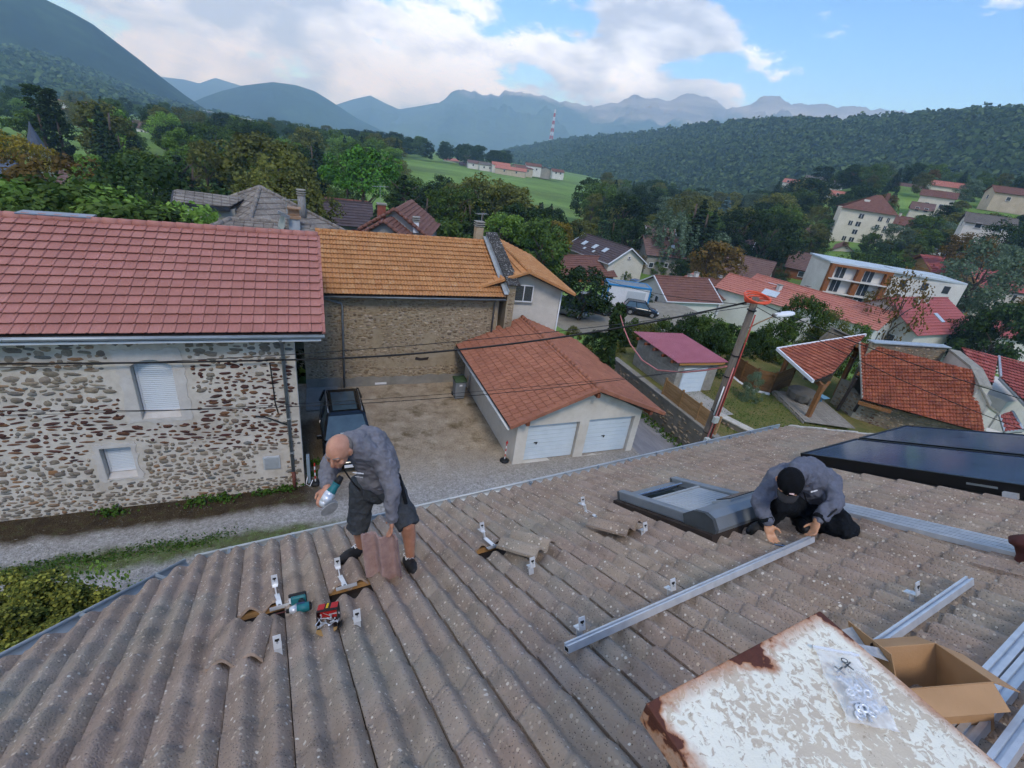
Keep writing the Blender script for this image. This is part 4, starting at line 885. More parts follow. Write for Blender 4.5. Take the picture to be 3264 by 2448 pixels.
def board_fence(name, label, P, h, nb, mat, post=.09, group=None):
    t = thing(name, label, 'fence', P[0], group)
    for i in range(len(P)):
        mb = MB(); mb.box(V(*P[i])+V(0, 0, h/2+.03), (post, post, h+.12)); part('post', mb, mat, t)
        if i+1 < len(P):
            a, b = V(*P[i]), V(*P[i+1])
            for k in range(nb): mb = MB(); z = h*(k+.5)/nb; mb.beam(a+V(0, 0, z), b+V(0, 0, z), .03, h/nb*.93); part('board', mb, mat, t)
    return t
board_fence('board_fence', 'low timber board fence on top of the retaining wall', [V(16.62, 17.55, GZ+.15), V(16.62, 16.2, GZ+.15), V(16.62, 14.9, GZ+.15), V(16.62, 13.6, GZ+.15)], .85, 6, M_FENCE)
f0 = [V(22.6, 20.2, GZ-.25), V(21.9, 18.9, GZ-.25), V(22.6, 17.0, GZ-.25), V(25.4, 15.8, GZ-.25)]
P_ = [atz(2000+x*.3618, 880+y*.3618, -10.7) for x, y in ((915, 880), (985, 940), (1090, 1005), (1245, 1040))]
board_fence('dark_board_fence', 'tall dark timber board fence round the corner of the lawn', P_+[V(26.5, 17.9, -10.7)], 1.35, 8, M_FENCED)
kb = MB()
for a, b in zip(P_[:-1], P_[1:]): kb.beam(a+V(-.15, -.15, .05), b+V(-.15, -.15, .05), .22, .16)
solo('white_kerb', kb, M_WHITE, 'white kerb edging along the foot of the dark board fence', 'kerb')
# shed
sd = thing('block_shed', 'grey block shed with magenta corrugated metal roof and white door', 'shed', (18.9, 17.9, GZ))
M_BLOCK = plain('grey_concrete_block', '#86827a', '#989389', 5, .95, var=.12, bump=.4)
SX0, SX1, SY0, SY1 = 17.45, 20.2, 17.95, 21.6
def block_wall(parent, O, ux, L, rows, bw=.5, bh=.2, t=.2, holes=()):
    O, ux = V(*O), unit(ux); ny = V(-ux[1], ux[0], 0)
    for j in range(rows):
        x = -.25 if j % 2 else 0
        while x < L-.02:
            a, b = max(0, x), min(L, x+bw)
            seg = [(a, b)]
            for h0, h1, z0, z1 in holes:
                if z0 < (j+.5)*bh < z1: seg = [q for s, e in seg for q in ((s, min(e, h0)), (max(s, h1), e)) if q[1]-q[0] > .03]
            for s, e in seg: mb = MB(); mb.box(O+ux*(s+e)/2+V(0, 0, (j+.5)*bh), (e-s-.012, t, bh-.012), (ux, ny, V(0, 0, 1))); part('block', mb, M_BLOCK, parent)
            x += bw
block_wall(sd, (SX0+.1, SY1, GZ), (0, -1, 0), SY1-SY0, 9)
block_wall(sd, (SX0, SY0, GZ), (1, 0, 0), SX1-SX0, 8, holes=((.4, 2.0, 0, 1.42),))
mb = MB(); mb.box(((SX0+SX1)/2+.06, (SY0+SY1)/2, GZ+.82), (SX1-SX0-.2, SY1-SY0-.24, 1.66)); part('core', mb, M_CEMENT, sd)
mb = MB(); mb.box((SX0+1.2, SY0-.12, GZ+.72), (1.6, .05, 1.42)); d_ = part('door', mb, M_GDOOR, sd)
for j in range(5): mb = MB(); mb.box((SX0+1.2, SY0-.155, GZ+.145+.284*j), (1.54, .025, .266)); part('door_panel', mb, M_GDOOR, d_, bevel=.006)
mb = MB(); nx = 60; A, B = V(17.1, 17.6, -8.72), V(20.45, 17.45, -8.72); C, Dd = V(17.2, 21.9, -8.66), V(20.55, 21.5, -8.66); vs = []
for j in range(2):
    for i in range(nx*2+1):
        t = i/(nx*2); p = (A+(B-A)*t) if j == 0 else (C+(Dd-C)*t); vs.append(p+V(0, 0, .05*(1 if (i % 5) in (1, 2) else 0)))
n = nx*2+1; mb.add(vs, [(i, i+1, n+i+1, n+i) for i in range(n-1)]); part('corrugated_roof', mb, plain('magenta_metal_sheet', '#8e4a58', '#9c5866', 1.5, .45, 0, .5), sd, True)
for k in range(5): mb = MB(); mb.box((17.3, 18.1+.8*k, -8.84), (.5, .1, .14)); part('rafter_end', mb, MATS['brown_stained_wood'], sd)
mb = MB(); mb.beam(A+V(.2, .1, -.1), B+V(-.2, .1, -.1), .05, .12); part('fascia', mb, plain('yellow_pine', '#b07f45', None, rough=.8), sd)
# ------------------------------------------------------------------ pole with lamp and cables
po = thing('utility_pole', 'tall wooden utility pole with red conduits in front of the shed', 'utility pole', (11.45, 9.67, YARD))
PX, PY = 11.45, 9.67; M_POLE = plain('grey_pole_timber', '#6e655c', '#57504a', 6, .9, bump=.5, bscale=30, stretch=(3, 3, .4)); M_BLK = MATS['black_cable']; M_PINK = plain('pink_cable_sheath', '#b06a6a', '#c27d78', 3, .6); M_REDC = plain('red_conduit', '#9c3f38', '#b1524a', 4, .6)
mb = MB(); mb.tube([(PX, PY, YARD-.3), (PX, PY, -7), (PX, PY, -2.82)], [.14, .12, .095], 14); part('shaft', mb, M_POLE, po, True)
pipe(po, [(PX+.1, PY-.09, -3.3), (PX+.11, PY-.1, -5.0), (PX+.12, PY-.11, -9)], .022, M_REDC, 'conduit'); pipe(po, [(PX-.02, PY-.13, -4.95), (PX-.04, PY-.15, -6.2), (PX-.1, PY-.14, -8.5)], .02, M_PINK, 'conduit'); pipe(po, [(PX+.13, PY-.03, -4.4), (PX+.14, PY-.05, -9)], .018, M_BLK, 'conduit')
pipe(po, [(PX-.1, PY-.1, -5.6), (PX-.11, PY-.11, -6.6)], .02, M_WHITE, 'cable_guard')
for z, x in ((-6.72, -.06), (-7.5, -.12)): mb = MB(); mb.box((PX+x, PY-.2, z), (.17, .12, .22)); part('junction_box', mb, plain('grey_junction_box', '#a9aca8', None, rough=.6) if 'grey_junction_box' not in MATS else MATS['grey_junction_box'], po, bevel=.015)
for z in (-3.2, -4.6, -5.3, -6.5, -7.3): mb = MB(); mb.lathe((PX, PY, z), [(.135, 0), (.135, .025)], 12); part('strap', mb, M_BLK, po)
mb = MB(); mb.tube([(PX-.16, PY+.1, -2.95), (PX+.1, PY-.02, -2.92)], .02, 6); mb.box((PX-.15, PY+.08, -3.0), (.12, .05, .1)); part('cable_clamp', mb, M_ZINC, po)
# orange pipe coil hung on the pole head
co = MB(); 
for k in range(4):
    rr = .33-.012*k; co.tube([(PX+.02*k-.02+rr*1.15*math.cos(a)*math.cos(.2), PY-.05+rr*math.sin(a), -2.80-.03*k+.1*math.sin(a+.6+.5*k)-.04*math.cos(a)) for a in [2*math.pi*i/28 for i in range(28)]], .026, 8, closed=True)
solo('pipe_coil', co, plain('orange_plastic_pipe', '#d85a3c', '#c94c32', 4, .5), 'coil of bright orange plastic pipe hung on the pole top', 'pipe coil', smooth=True)
sl = thing('street_lamp', 'white street lamp head on a thin rusty arm', 'street lamp', (PX, PY, -3.7))
pipe(sl, [(PX+.05, PY-.06, -3.72), (11.75, 9.52, -3.5), (12.1, 9.4, -3.26)], .02, plain('rusty_arm_steel', '#7a6048', '#8d735a', 20, .7), 'arm')
mb = MB(); a, b = V(12.05, 9.42, -3.27), V(12.62, 9.22, -3.12); dd = unit(b-a); ss = unit(np.cross(dd, V(0, 0, 1))); uu = np.cross(ss, dd); prof = [(0, .04, .03), (.12, .10, .06), (.4, .15, .085), (.75, .14, .08), (.95, .08, .05), (1, .01, .01)]; vs = []; L = np.linalg.norm(b-a)
for t, wv, hv in prof:
    for k in range(12): g = 2*math.pi*k/12; vs.append(a+dd*L*t+ss*wv*math.cos(g)+uu*hv*math.sin(g)*(1 if math.sin(g) > 0 else .6))
mb.add(vs, [(i*12+k, i*12+(k+1) % 12, (i+1)*12+(k+1) % 12, (i+1)*12+k) for i in range(len(prof)-1) for k in range(12)]); part('lamp_head', mb, plain('white_lamp_shell', '#d5d8dc', None, rough=.35), sl, True)
mb = MB(); mb.box(a+dd*.08, (.16, .16, .1), (ss, dd, uu)); part('lamp_collar', mb, M_CEMENT, sl, bevel=.02)
def wire(a, b, sag, r, label, mat=None, n=26, group='overhead wires', mid=None):
    a, b = V(*a), V(*b); P = [a+(b-a)*t+V(0, 0, -4*sag*t*(1-t)) for t in np.linspace(0, 1, n)]; mb = MB(); mb.tube(P, r, 6); return solo('overhead_wire', mb, mat or M_BLK, label, 'wire', group, loc=a, smooth=True)
wire((-1.46, 14.25, -6.42), (PX-.08, PY+.05, -2.95), .42, .028, 'thick black overhead cable from the pole top to the stone house')
wire((-14, 14.1, -5.9), (-1.46, 14.25, -6.42), .12, .026, 'thick black cable running along the front of the stone house')
wire((-14, 13.6, -5.95), (PX-.08, PY+.05, -3.1), .62, .009, 'thin upper black wire crossing in front of the tall window')
wire((-14, 12.6, -5.75), (PX-.1, PY+.08, -4.92), .95, .009, 'thin lower black wire crossing above the garage roof front')
wire((-14, 15.9, -8.3), (PX-.1, PY+.08, -5.0), .5, .007, 'faintest of the wires across the rubble wall and garage roof')
wire((PX-.06, PY+.06, -3.06), (18.6, 32, -7.2), .5, .012, 'thin wire from the pole towards the white gable house side')
wire((PX+.02, PY, -2.93), (26, 4.2, -5.6), .35, .014, 'black wire from the pole to the right above the barn roof')
wire((PX+.02, PY, -3.05), (24, 2.6, -6.1), .5, .011, 'lower black wire from the pole to the right above the barn roof')
Pk = [V(PX-.1, PY+.05, -4.98)]+[atd(x, y, d) for x, y, d in ((2250, 1180, 15.3), (2180, 1187, 16.5), (2096, 1180, 18), (2047, 1148, 19.5), (2010, 1098, 21), (1990, 1050, 22), (1976, 1000, 23))]
mb = MB(); mb.tube(Pk, .026, 8); solo('telephone_cable', mb, M_PINK, 'drooping pink cable from the pole to the ivy covered post', 'cable', smooth=True, loc=Pk[0])
def bird():
    c = atd(2555, 1028, 16.0); t = thing('pigeon', 'pale grey pigeon perched on the wire right of the street lamp', 'bird', c); d = unit(V(RGT[0], RGT[1], 0)*1.0+V(0, 0, .45)); s = unit(np.cross(d, V(0, 0, 1))); u = np.cross(s, d); mb = MB(); vs = []
    prof = [(-.2, .012, .006), (-.12, .03, .015), (-.06, .05, .045), (.02, .062, .062), (.09, .05, .055), (.125, .03, .034), (.15, .034, .036), (.18, .03, .03), (.2, .008, .008)]
    for t_, w_, h_ in prof:
        for k in range(10): g = 2*math.pi*k/10; vs.append(c+d*t_+s*w_*math.cos(g)+u*h_*math.sin(g)+V(0, 0, .06))
    mb.add(vs, [(i*10+k, i*10+(k+1) % 10, (i+1)*10+(k+1) % 10, (i+1)*10+k) for i in range(len(prof)-1) for k in range(10)]); part('body', mb, plain('pigeon_grey', '#a8a49e', '#8d8a86', 30, .8), t, True)
    mb = MB(); mb.tube([c+d*.2+V(0, 0, .06), c+d*.225+V(0, 0, .055)], [.008, .002], 6); part('beak', mb, M_DARK, t)
bird()
# ------------------------------------------------------------------ ivy post, bin, markers, car
def bin_():
    t = thing('wheelie_bin', 'grey wheelie bin with green lid beside the garage', 'bin', (6.2, 20.0, YARD)); c = V(6.2, 20.0, YARD); g = plain('grey_bin_plastic', '#6f757c', '#7b8188', 3, .6)
    mb = MB(); mb.box(c+V(0, 0, .5), (.46, .5, .9), taper=1.18); part('body', mb, g, t, bevel=.03)
    mb = MB(); mb.prism([c+V(-.3, -.33, .97), c+V(-.3, .33, .97), c+V(-.3, .3, 1.05), c+V(-.3, -.1, 1.09), c+V(-.3, -.3, 1.03)], (.6, 0, 0)); part('lid', mb, plain('green_bin_lid', '#33452f', '#3c5037', 3, .55), t, bevel=.02)
    for s in (-1, 1): mb = MB(); mb.tube([c+V(.2*s, .26, .1), c+V(.27*s, .26, .1)], .1, 14); part('wheel', mb, M_BLK, t)
    mb = MB(); mb.tube([c+V(-.2, .32, 1.0), c+V(.2, .32, 1.0)], .018, 8); part('handle', mb, g, t)
    mb = MB(); mb.box(c+V(0, -.293, .8), (.14, .006, .09)); part('sticker', mb, M_WHITE, t)
bin_()
def marker(x, y, label, arrow):
    t = thing('marker_post', label, 'marker post', (x, y, YARD), 'striped posts standing in black bases'); c = V(x, y, YARD); w = M_WHITE; r = MATS.get('marker_red') or plain('marker_red', '#b03328', None, rough=.5)
    mb = MB(); mb.lathe(c, [(.19, 0), (.19, .06), (.1, .11), (.04, .12)], 16); part('base', mb, M_BLK, t, True)
    for k in range(6): mb = MB(); mb.tube([c+V(0, 0, .1+.13*k), c+V(0, 0, .23+.13*k)], .022, 8); part('band', mb, r if k % 2 else w, t)
    if arrow: mb = MB(); mb.tube([c+V(0, 0, .88), c+V(0, 0, 1.0)], [.06, .005], 4); part('tip', mb, r, t)
marker(6.68, 14.5, 'red and white marker post at the garage corner', True); marker(-.42, 14.45, 'white marker post in a black base at the stone house corner', False)
M_CARBLK = plain('black_car_paint', '#0e0f11', None, rough=.12, spec=.6); M_CHROME = plain('roof_rail_chrome', '#b9bcc0', None, rough=.2, metal=.9); M_TYRE = plain('tyre_rubber', '#18181a', None, rough=.85); M_CARGLASS = plain('car_glass', '#33424a', '#43545c', 2, .05, 0, .9)
def car(name, label, c, yaw, paint, L=4.3, W=1.78, H=1.58, rails=True, group=None, detail=True):
    """estate/SUV body lofted from cross sections, with glass, wheels, lamps and mirrors"""
    t = thing(name, label, 'car', c, group); c = V(*c); d = V(math.cos(yaw), math.sin(yaw), 0); s = V(-d[1], d[0], 0); u = V(0, 0, 1); P = lambda x, y, z: c+d*x+s*y+u*z
    h = W/2; st = [(-.5, .62, .45, .78, .80), (-.485, .92, .25, .92, .95), (-.40, .98, .22, .98, 1.0), (-.15, 1.0, .2, .98, 1.0), (.1, 1.0, .2, .97, 1.0), (.22, 1.0, .2, .94, .98), (.40, .97, .22, .80, .9), (.475, .88, .28, .66, .78), (.5, .7, .4, .56, .6)]
    vs = []; m = 10
    for x, w, z0, z1, sh_ in st:
        ww = h*w; z1 = z1*.98
        for yy, zz in ((-ww*.9, z0), (-ww, z0+.12), (-ww, z1*.72), (-ww*.96, z1*.92), (-ww*.8, z1), (ww*.8, z1), (ww*.96, z1*.92), (ww, z1*.72), (ww, z0+.12), (ww*.9, z0)): vs.append(P(x*L, yy, zz))
    fs = [(i*m+k, (i+1)*m+k, (i+1)*m+(k+1) % m, i*m+(k+1) % m) for i in range(len(st)-1) for k in range(m)]+[tuple(range(m)), tuple(range((len(st)-1)*m, len(st)*m))[::-1]]
    mb = MB(); mb.add(vs, fs); part('body', mb, paint, t, True)
    # cabin
    g0, g1, r0, r1 = -.485*L, .235*L, -.40*L, .07*L; wb, wt = h*.93, h*.72; zb, zt = .93, H
    B4 = [P(g0, -wb, zb), P(g0, wb, zb), P(g1, wb, zb), P(g1, -wb, zb)]; T4 = [P(r0, -wt, zt-.02), P(r0, wt, zt-.02), P(r1, wt, zt), P(r1, -wt, zt)]
    mb = MB(); mb.add(B4+T4, [(0, 1, 5, 4), (1, 2, 6, 5), (2, 3, 7, 6), (3, 0, 4, 7)]); part('glasshouse', mb, M_CARGLASS, t)
    mb = MB(); ro = [P(r0-.06, -wt-.02, zt-.04), P(r0-.06, wt+.02, zt-.04), P(r1+.05, wt+.02, zt-.03), P(r1+.05, -wt-.02, zt-.03)]; ri = [P(r0+.1, -wt+.12, zt+.05), P(r0+.1, wt-.12, zt+.05), P(r1-.1, wt-.12, zt+.06), P(r1-.1, -wt+.12, zt+.06)]
    mb.add(ro+ri, [(0, 3, 2, 1), (4, 5, 6, 7), (0, 1, 5, 4), (1, 2, 6, 5), (2, 3, 7, 6), (3, 0, 4, 7)]); part('roof', mb, paint, t)
    for q in range(4): mb = MB(); mb.beam(B4[q], T4[q]+u*.01, .09, .07); part('pillar', mb, paint, t)
    for sg in (-1, 1): mb = MB(); mb.beam(P((g0+g1)/2-.1, sg*wb*.985, zb), P((r0+r1)/2-.1, sg*wt*1.01, zt-.02), .1, .04); part('pillar', mb, paint, t)
    for x in (-.31, .31):
        for sg in (-1, 1):
            mb = MB(); mb.tube([P(x*L, sg*(h-.2), .32), P(x*L, sg*(h+.005), .32)], .32, 18); wl = part('wheel', mb, M_TYRE, t); mb = MB(); mb.tube([P(x*L, sg*(h-.02), .32), P(x*L, sg*(h+.012), .32)], .21, 14); part('rim', mb, M_CHROME, wl)
    for sg in (-1, 1):
        mb = MB(); mb.box(P(.19*L, sg*(h+.09), .98), (.12, .18, .13), (d, s, u)); part('mirror', mb, paint, t, bevel=.03)
        mb = MB(); mb.box(P(.46*L, sg*h*.72, .62), (.16, .3, .14), (d, s, u)); part('headlight', mb, MATS.get('lamp_glass') or plain('lamp_glass', '#c9ced2', None, rough=.15), t, bevel=.03)
        mb = MB(); mb.box(P(-.487*L, sg*h*.78, .82), (.08, .22, .22), (d, s, u)); part('tail_light', mb, MATS.get('tail_red') or plain('tail_red', '#8e1c1a', None, rough=.2), t, bevel=.02)
        if rails: mb = MB(); mb.tube([P(r0+.1, sg*(wt-.03), zt+.01), P(r0+.25, sg*(wt-.02), zt+.075), P(r1-.3, sg*(wt-.02), zt+.085), P(r1-.1, sg*(wt-.03), zt+.03)], .018, 8); part('roof_rail', mb, M_CHROME, t)
    mb = MB(); mb.box(P(.503*L, 0, .5), (.02, .46, .11), (d, s, u)); part('number_plate', mb, M_WHITE, t)
    if detail:
        mb = MB(); mb.add([P(r0+.35, -wt+.2, zt+.062), P(r1-.2, -wt+.2, zt+.068), P(r1-.2, wt-.2, zt+.068), P(r0+.35, wt-.2, zt+.062)], [(0, 1, 2, 3)]); part('sunroof', mb, M_CARGLASS, t)
        mb = MB(); mb.tube([P(r0+.1, 0, zt+.05), P(r0-.05, 0, zt+.3)], .006, 5); part('aerial', mb, M_BLK, t)
        k = (g1, r1); mb = MB(); mb.box(P(g1-.12, -.1, zb+.16), (.02, .3, .1), (unit(P(r1, 0, zt)-P(g1, 0, zb)), s, unit(np.cross(unit(P(r1, 0, zt)-P(g1, 0, zb)), s)))); part('windscreen_paper', mb, M_WHITE, t)
    return t
car('parked_car', 'black estate car with roof rails parked in the gravel yard', (.72, 16.75, YARD+.0), -math.pi/2+.03, M_CARBLK)
# ------------------------------------------------------------------ pergola, barn and roofs at right
z7 = lambda x, y: (2400+x*.3906, 1000+y*.3906)
pg = thing('garden_shelter', 'open timber shelter with red tile roof over the deck', 'shelter', (24.5, 16, GZ))
M_POST = plain('weathered_oak_post', '#6f4a2c', '#8a6240', 8, .85, stretch=(4, 4, .6)); M_PERG = m_tile('shelter_tile', ['#8f4f3c', '#9c5a45', '#84473a', '#a8654e'], '#5d382e', '#c0977f', .9, lamt=.35)
T_PG = lo_tile('shelter_tile', .3, .33, .05, hf_ga, M_PERG, 12, gap=.03, tilt=.06)
TL, BR, TR = atz(*z7(195, 290), -8.25), atz(*z7(490, 555), -8.4), atz(*z7(920, 175), -7.2); _pn = np.cross(BR-TL, TR-TL); _q = ray(*z7(650, 490)); C4 = _q*((TL@_pn)/(_q@_pn))
tiled_poly(pg, [TL, BR, C4, TR], (TL+BR)/2-(C4+TR)/2, T_PG, .3, .33, M_PERG, 260)
for a, b in ((TL, BR), (TL, TR)): mb = MB(); mb.beam(a+V(0, 0, .02), b+V(0, 0, .02), .1, .16); part('edge_board', mb, M_WHITE if True else M_ZINC, pg)
p1, p2 = atz(*z7(190, 590), GZ), atz(*z7(440, 860), GZ)
for p, tz in ((p1, -8.4), (p2, -8.55), (p1+V(3.6, -1.3, 0), -7.9)): mb = MB(); mb.box((p[0], p[1], (GZ+tz)/2-.1), (.2, .2, tz-GZ+.2)); part('post', mb, M_POST, pg)
mb = MB(); mb.beam((p1[0], p1[1], -8.5), (p2[0], p2[1], -8.65), .16, .2); part('plate_beam', mb, M_POST, pg)
mb = MB(); mb.beam((p2[0], p2[1], -9.3), (p2[0]+.9, p2[1]+.3, -8.6), .12, .12); part('brace', mb, M_POST, pg)
dk = thing('garden_deck', 'raised grey plank deck under the garden shelter', 'deck', (24.5, 15.8, GZ)); dA, dB = atz(*z7(165, 625), GZ+.15), atz(*z7(420, 880), GZ+.15); dv = unit(dB-dA); dn_ = V(-dv[1], dv[0], 0); dn_ = dn_ if dn_[0] > 0 else -dn_
M_DECK = plain('silver_deck_plank', '#7d776d', '#908a80', 5, .9, var=.12)
Ld = np.linalg.norm(dB-dA)
for k in range(16): mb = MB(); o_ = dn_*(.1+.165*k); mb.beam(dA+o_, dB+o_, .15, .04); part('plank', mb, M_DECK, dk)
for k in range(6): mb = MB(); q = dA+dv*(Ld*(k+.3)/6); mb.box(q+V(-.05, 0, -.15), (.07, .07, .36)); part('deck_post', mb, M_DECK, dk)
mb = MB(); mb.beam(dA+V(-.02, 0, -.12), dB+V(-.02, 0, -.12), .04, .16); part('skirt_board', mb, M_DECK, dk)
tb = thing('covered_hot_tub', 'round hot tub under a grey quilted cover on the deck', 'hot tub', tuple(atz(*z7(375, 690), GZ+.2))); tc = V(*tb.location)+dn_*.15
mb = MB(); mb.lathe(tc, [(.72, 0), (.78, .15), (.8, .38), (.74, .5), (.5, .56), (.05, .6)], 24); part('cover', mb, plain('grey_quilted_cover', '#55524d', '#615e58', 6, .8), tb, True)
for k in range(10): a = 2*math.pi*k/10; mb = MB(); mb.box(tc+V(.8*math.cos(a), .8*math.sin(a), .24), (.05, .3, .4), (V(math.cos(a), math.sin(a), 0), V(-math.sin(a), math.cos(a), 0), V(0, 0, 1))); part('side_panel', mb, MATS['grey_quilted_cover'], tb, bevel=.02)
mb = MB(); mb.box(tc+dn_*1.1+V(0, 0, .3), (.5, .5, .04)); mb.box(tc+dn_*1.1+V(0, 0, .1), (.06, .06, .4)); solo('blue_stool', mb, plain('light_blue_plastic', '#6f9bb5', None, rough=.5), 'small light blue plastic table beside the covered hot tub', 'table')
# old barn
bn = thing('old_barn', 'old stone barn with weathered red tile roof at right', 'barn', tuple(atz(*z7(1300, 900), -12)))
ZR, ZEA = -7.0, -9.55
bA, bB, bP, bQ = atz(*z7(872, 235), ZR), atz(*z7(1785, 462), ZR), atz(*z7(890, 700), ZEA), atz(*z7(1875, 978), ZEA)
print('barn', bA.round(2), bB.round(2), bP.round(2), bQ.round(2), 'slope len', np.linalg.norm(bP-bA))
bn_n = np.cross(bB-bA, bP-bA); bn_n = unit(bn_n); bn_n = bn_n if bn_n[2] > 0 else -bn_n
bQ2 = bP+(bB-bA)*(np.linalg.norm(bQ-bP)/np.linalg.norm(bB-bA)); bQ = bQ-bn_n*((bQ-bA)@bn_n)
def hf_bn(x, w=.27): return .036*(.5+.5*math.cos(2*math.pi*(x-.07)/.135))**.8
T_BN = lo_tile('barn_tile', .27, np.linalg.norm(bP-bA)/17, .05, hf_bn, M_BARN, 10, thick=.022, tilt=.095)
tiled_poly(bn, [bA, bB, bQ, bP], bP-bA, T_BN, .27, np.linalg.norm(bP-bA)/17, M_BARN, 300, jit=.012)
ru = unit(bB-bA); rp = unit(V(bP[0]-bA[0], bP[1]-bA[1], 0)-ru*((V(bP[0]-bA[0], bP[1]-bA[1], 0))@ru))
mb = MB(); mb.beam(bA+V(0, 0, .03), bP+V(0, 0, .05), .08, .1); part('verge_strip', mb, plain('pale_verge_strip', '#b9b8ae', None, rough=.6), bn)
M_BWALL = m_mortar('barn_rubble_mortar', '#8b8272', '#6d6557', '#39352c')
w0, w1 = bP-rp*.45, bQ-rp*.45; w0[2] = w1[2] = 0
mb = MB(); mb.prism([w0+V(0, 0, -14), w1+V(0, 0, -14), w1+V(0, 0, ZEA+.05), w0+V(0, 0, ZEA+.05)], -rp*.4); part('front_wall', mb, M_BWALL, bn)
stones(bn, w0+V(0, 0, -13), unit(w1-w0), rp, np.linalg.norm(w1-w0), 3.3, [], (M_RUB, M_DARKSTONE), .2, 180, lambda x, z: (0 if noise.noise(Vector((x*.6, z*.6, 8))) > -.25 else 1, 1, .5), 31, keep=.85)
# gable end, open at the top under the roof timbers
ga_, gb = bA-rp*.2, bP-rp*.45
mb = MB(); mb.prism([V(ga_[0], ga_[1], -14), V(gb[0], gb[1], -14), V(gb[0], gb[1], -9.9), V(ga_[0], ga_[1], -9.3)], ru*.4); part('gable_wall', mb, m_mortar('barn_grey_plaster', '#8c887c', '#9a968a', '#6a6558'), bn)
gd = unit(V(gb[0]-ga_[0], gb[1]-ga_[1], 0)); gl = math.hypot(gb[0]-ga_[0], gb[1]-ga_[1]); gn = -ru
stones(bn, V(ga_[0], ga_[1], -12.6)-ru*.0, gd, gn, gl, 3.1, [], (M_RUB,), .22, 60, lambda x, z: (0, 1, .6) if (z > 1.9 or x < .8 or noise.noise(Vector((x, z, 1))) > .2) else None, 32)
bA2 = bA-rp*2.6+V(0, 0, -1.15)
mb = MB(); mb.add([bA, bB, bB-rp*2.6+V(0, 0, -1.15), bA2], [(0, 1, 2, 3)]); part('rear_slope', mb, M_BARN, bn)
for f in (0, .5, 1): p = bA*(1-f)+bP*f; mb = MB(); mb.beam(p+V(0, 0, -.2)-ru*.1, p+ru*1.4+V(0, 0, -.2), .16, .18); part('purlin', mb, M_POST, bn)
mb = MB(); mb.beam(bA+V(0, 0, -.1), bA2+V(0, 0, -.1), .1, .14); part('rafter', mb, M_DARK, bn)
q0 = bA*(.45)+bP*.55; mb = MB(); mb.beam(V(q0[0], q0[1], -11.0)-ru*.25, q0+V(0, 0, -.3)-ru*.1, .14, .14); part('prop', mb, M_DARK, bn)
q1 = bP-rp*.1; mb = MB(); mb.beam(V(q1[0], q1[1], ZEA-.9)-rp*.3, q1+V(0, 0, -.1), .12, .12); part('prop', mb, M_DARK, bn)
dq = atz(*z7(560, 900), -12.4); mb = MB(); mb.beam(dq, dq+unit(gd)*.5+V(.2, 0, 2.0), .9, .06, gn); pl_ = solo('leaning_door', mb, M_FENCED, 'old wooden plank door leaning at the barn gable', 'door')
# wall stump over the barn ridge, capped with zinc
sw = thing('ridge_wall', 'ruined stone wall with zinc capping rising behind the barn roof', 'wall', tuple(bA))
k0, k1 = atz(*z7(965, 235), -6.75), atz(*z7(1590, 275), -6.75); mb = MB(); mb.prism([k0+V(0, 0, -6), k1+V(0, 0, -6), k1, k0], -rp*.35); part('wall_body', mb, M_BWALL, sw)
stones(sw, V(k0[0], k0[1], -9.0), unit(k1-k0), rp, np.linalg.norm(k1-k0), 2.2, [], (M_RUB,), .2, 80, None, 33, keep=.7)
mb = MB(); mb.beam(k0+V(0, 0, .03)-rp*.15, k1+V(0, 0, .03)-rp*.15, .5, .05); part('zinc_capping', mb, M_ZINC, sw)
# parapet of the house beside it: white inner face, mossy concrete top
pw = thing('parapet_wall', 'white parapet wall with broad grey concrete capping beside the barn', 'wall', tuple(bB))
line = [atz(*z7(x, y), z) for x, y, z in ((1600, 285, -6.75), (1775, 425, -6.9), (1850, 580, -7.4), (1935, 750, -8.2), (2010, 800, -8.6))]
for a, b in zip(line[:-1], line[1:]):
    sd_ = unit(np.cross(b-a, V(0, 0, 1))); sd_ = sd_ if sd_[0] > 0 else -sd_; mb = MB(); mb.add([a, b, b+sd_*.55, a+sd_*.55, a+V(0, 0, -.12), b+V(0, 0, -.12), b+sd_*.55+V(0, 0, -.12), a+sd_*.55+V(0, 0, -.12)], [(0, 1, 2, 3), (7, 6, 5, 4), (0, 4, 5, 1), (1, 5, 6, 2), (2, 6, 7, 3), (3, 7, 4, 0)]); part('capping_slab', mb, plain('mossy_concrete', '#7f7b72', '#938f85', 4, .95, bump=.4) if 'mossy_concrete' not in MATS else MATS['mossy_concrete'], pw)
    mb = MB(); mb.add([a+V(0, 0, -.1)+sd_*.05, b+V(0, 0, -.1)+sd_*.05, V(*(b+sd_*.05)[:2], -14), V(*(a+sd_*.05)[:2], -14), a+V(0, 0, -.1)+sd_*.5, b+V(0, 0, -.1)+sd_*.5, V(*(b+sd_*.5)[:2], -14), V(*(a+sd_*.5)[:2], -14)], [(0, 1, 2, 3), (5, 4, 7, 6), (0, 3, 7, 4), (1, 5, 6, 2)]); part('wall_body', mb, M_WRENDER, pw)
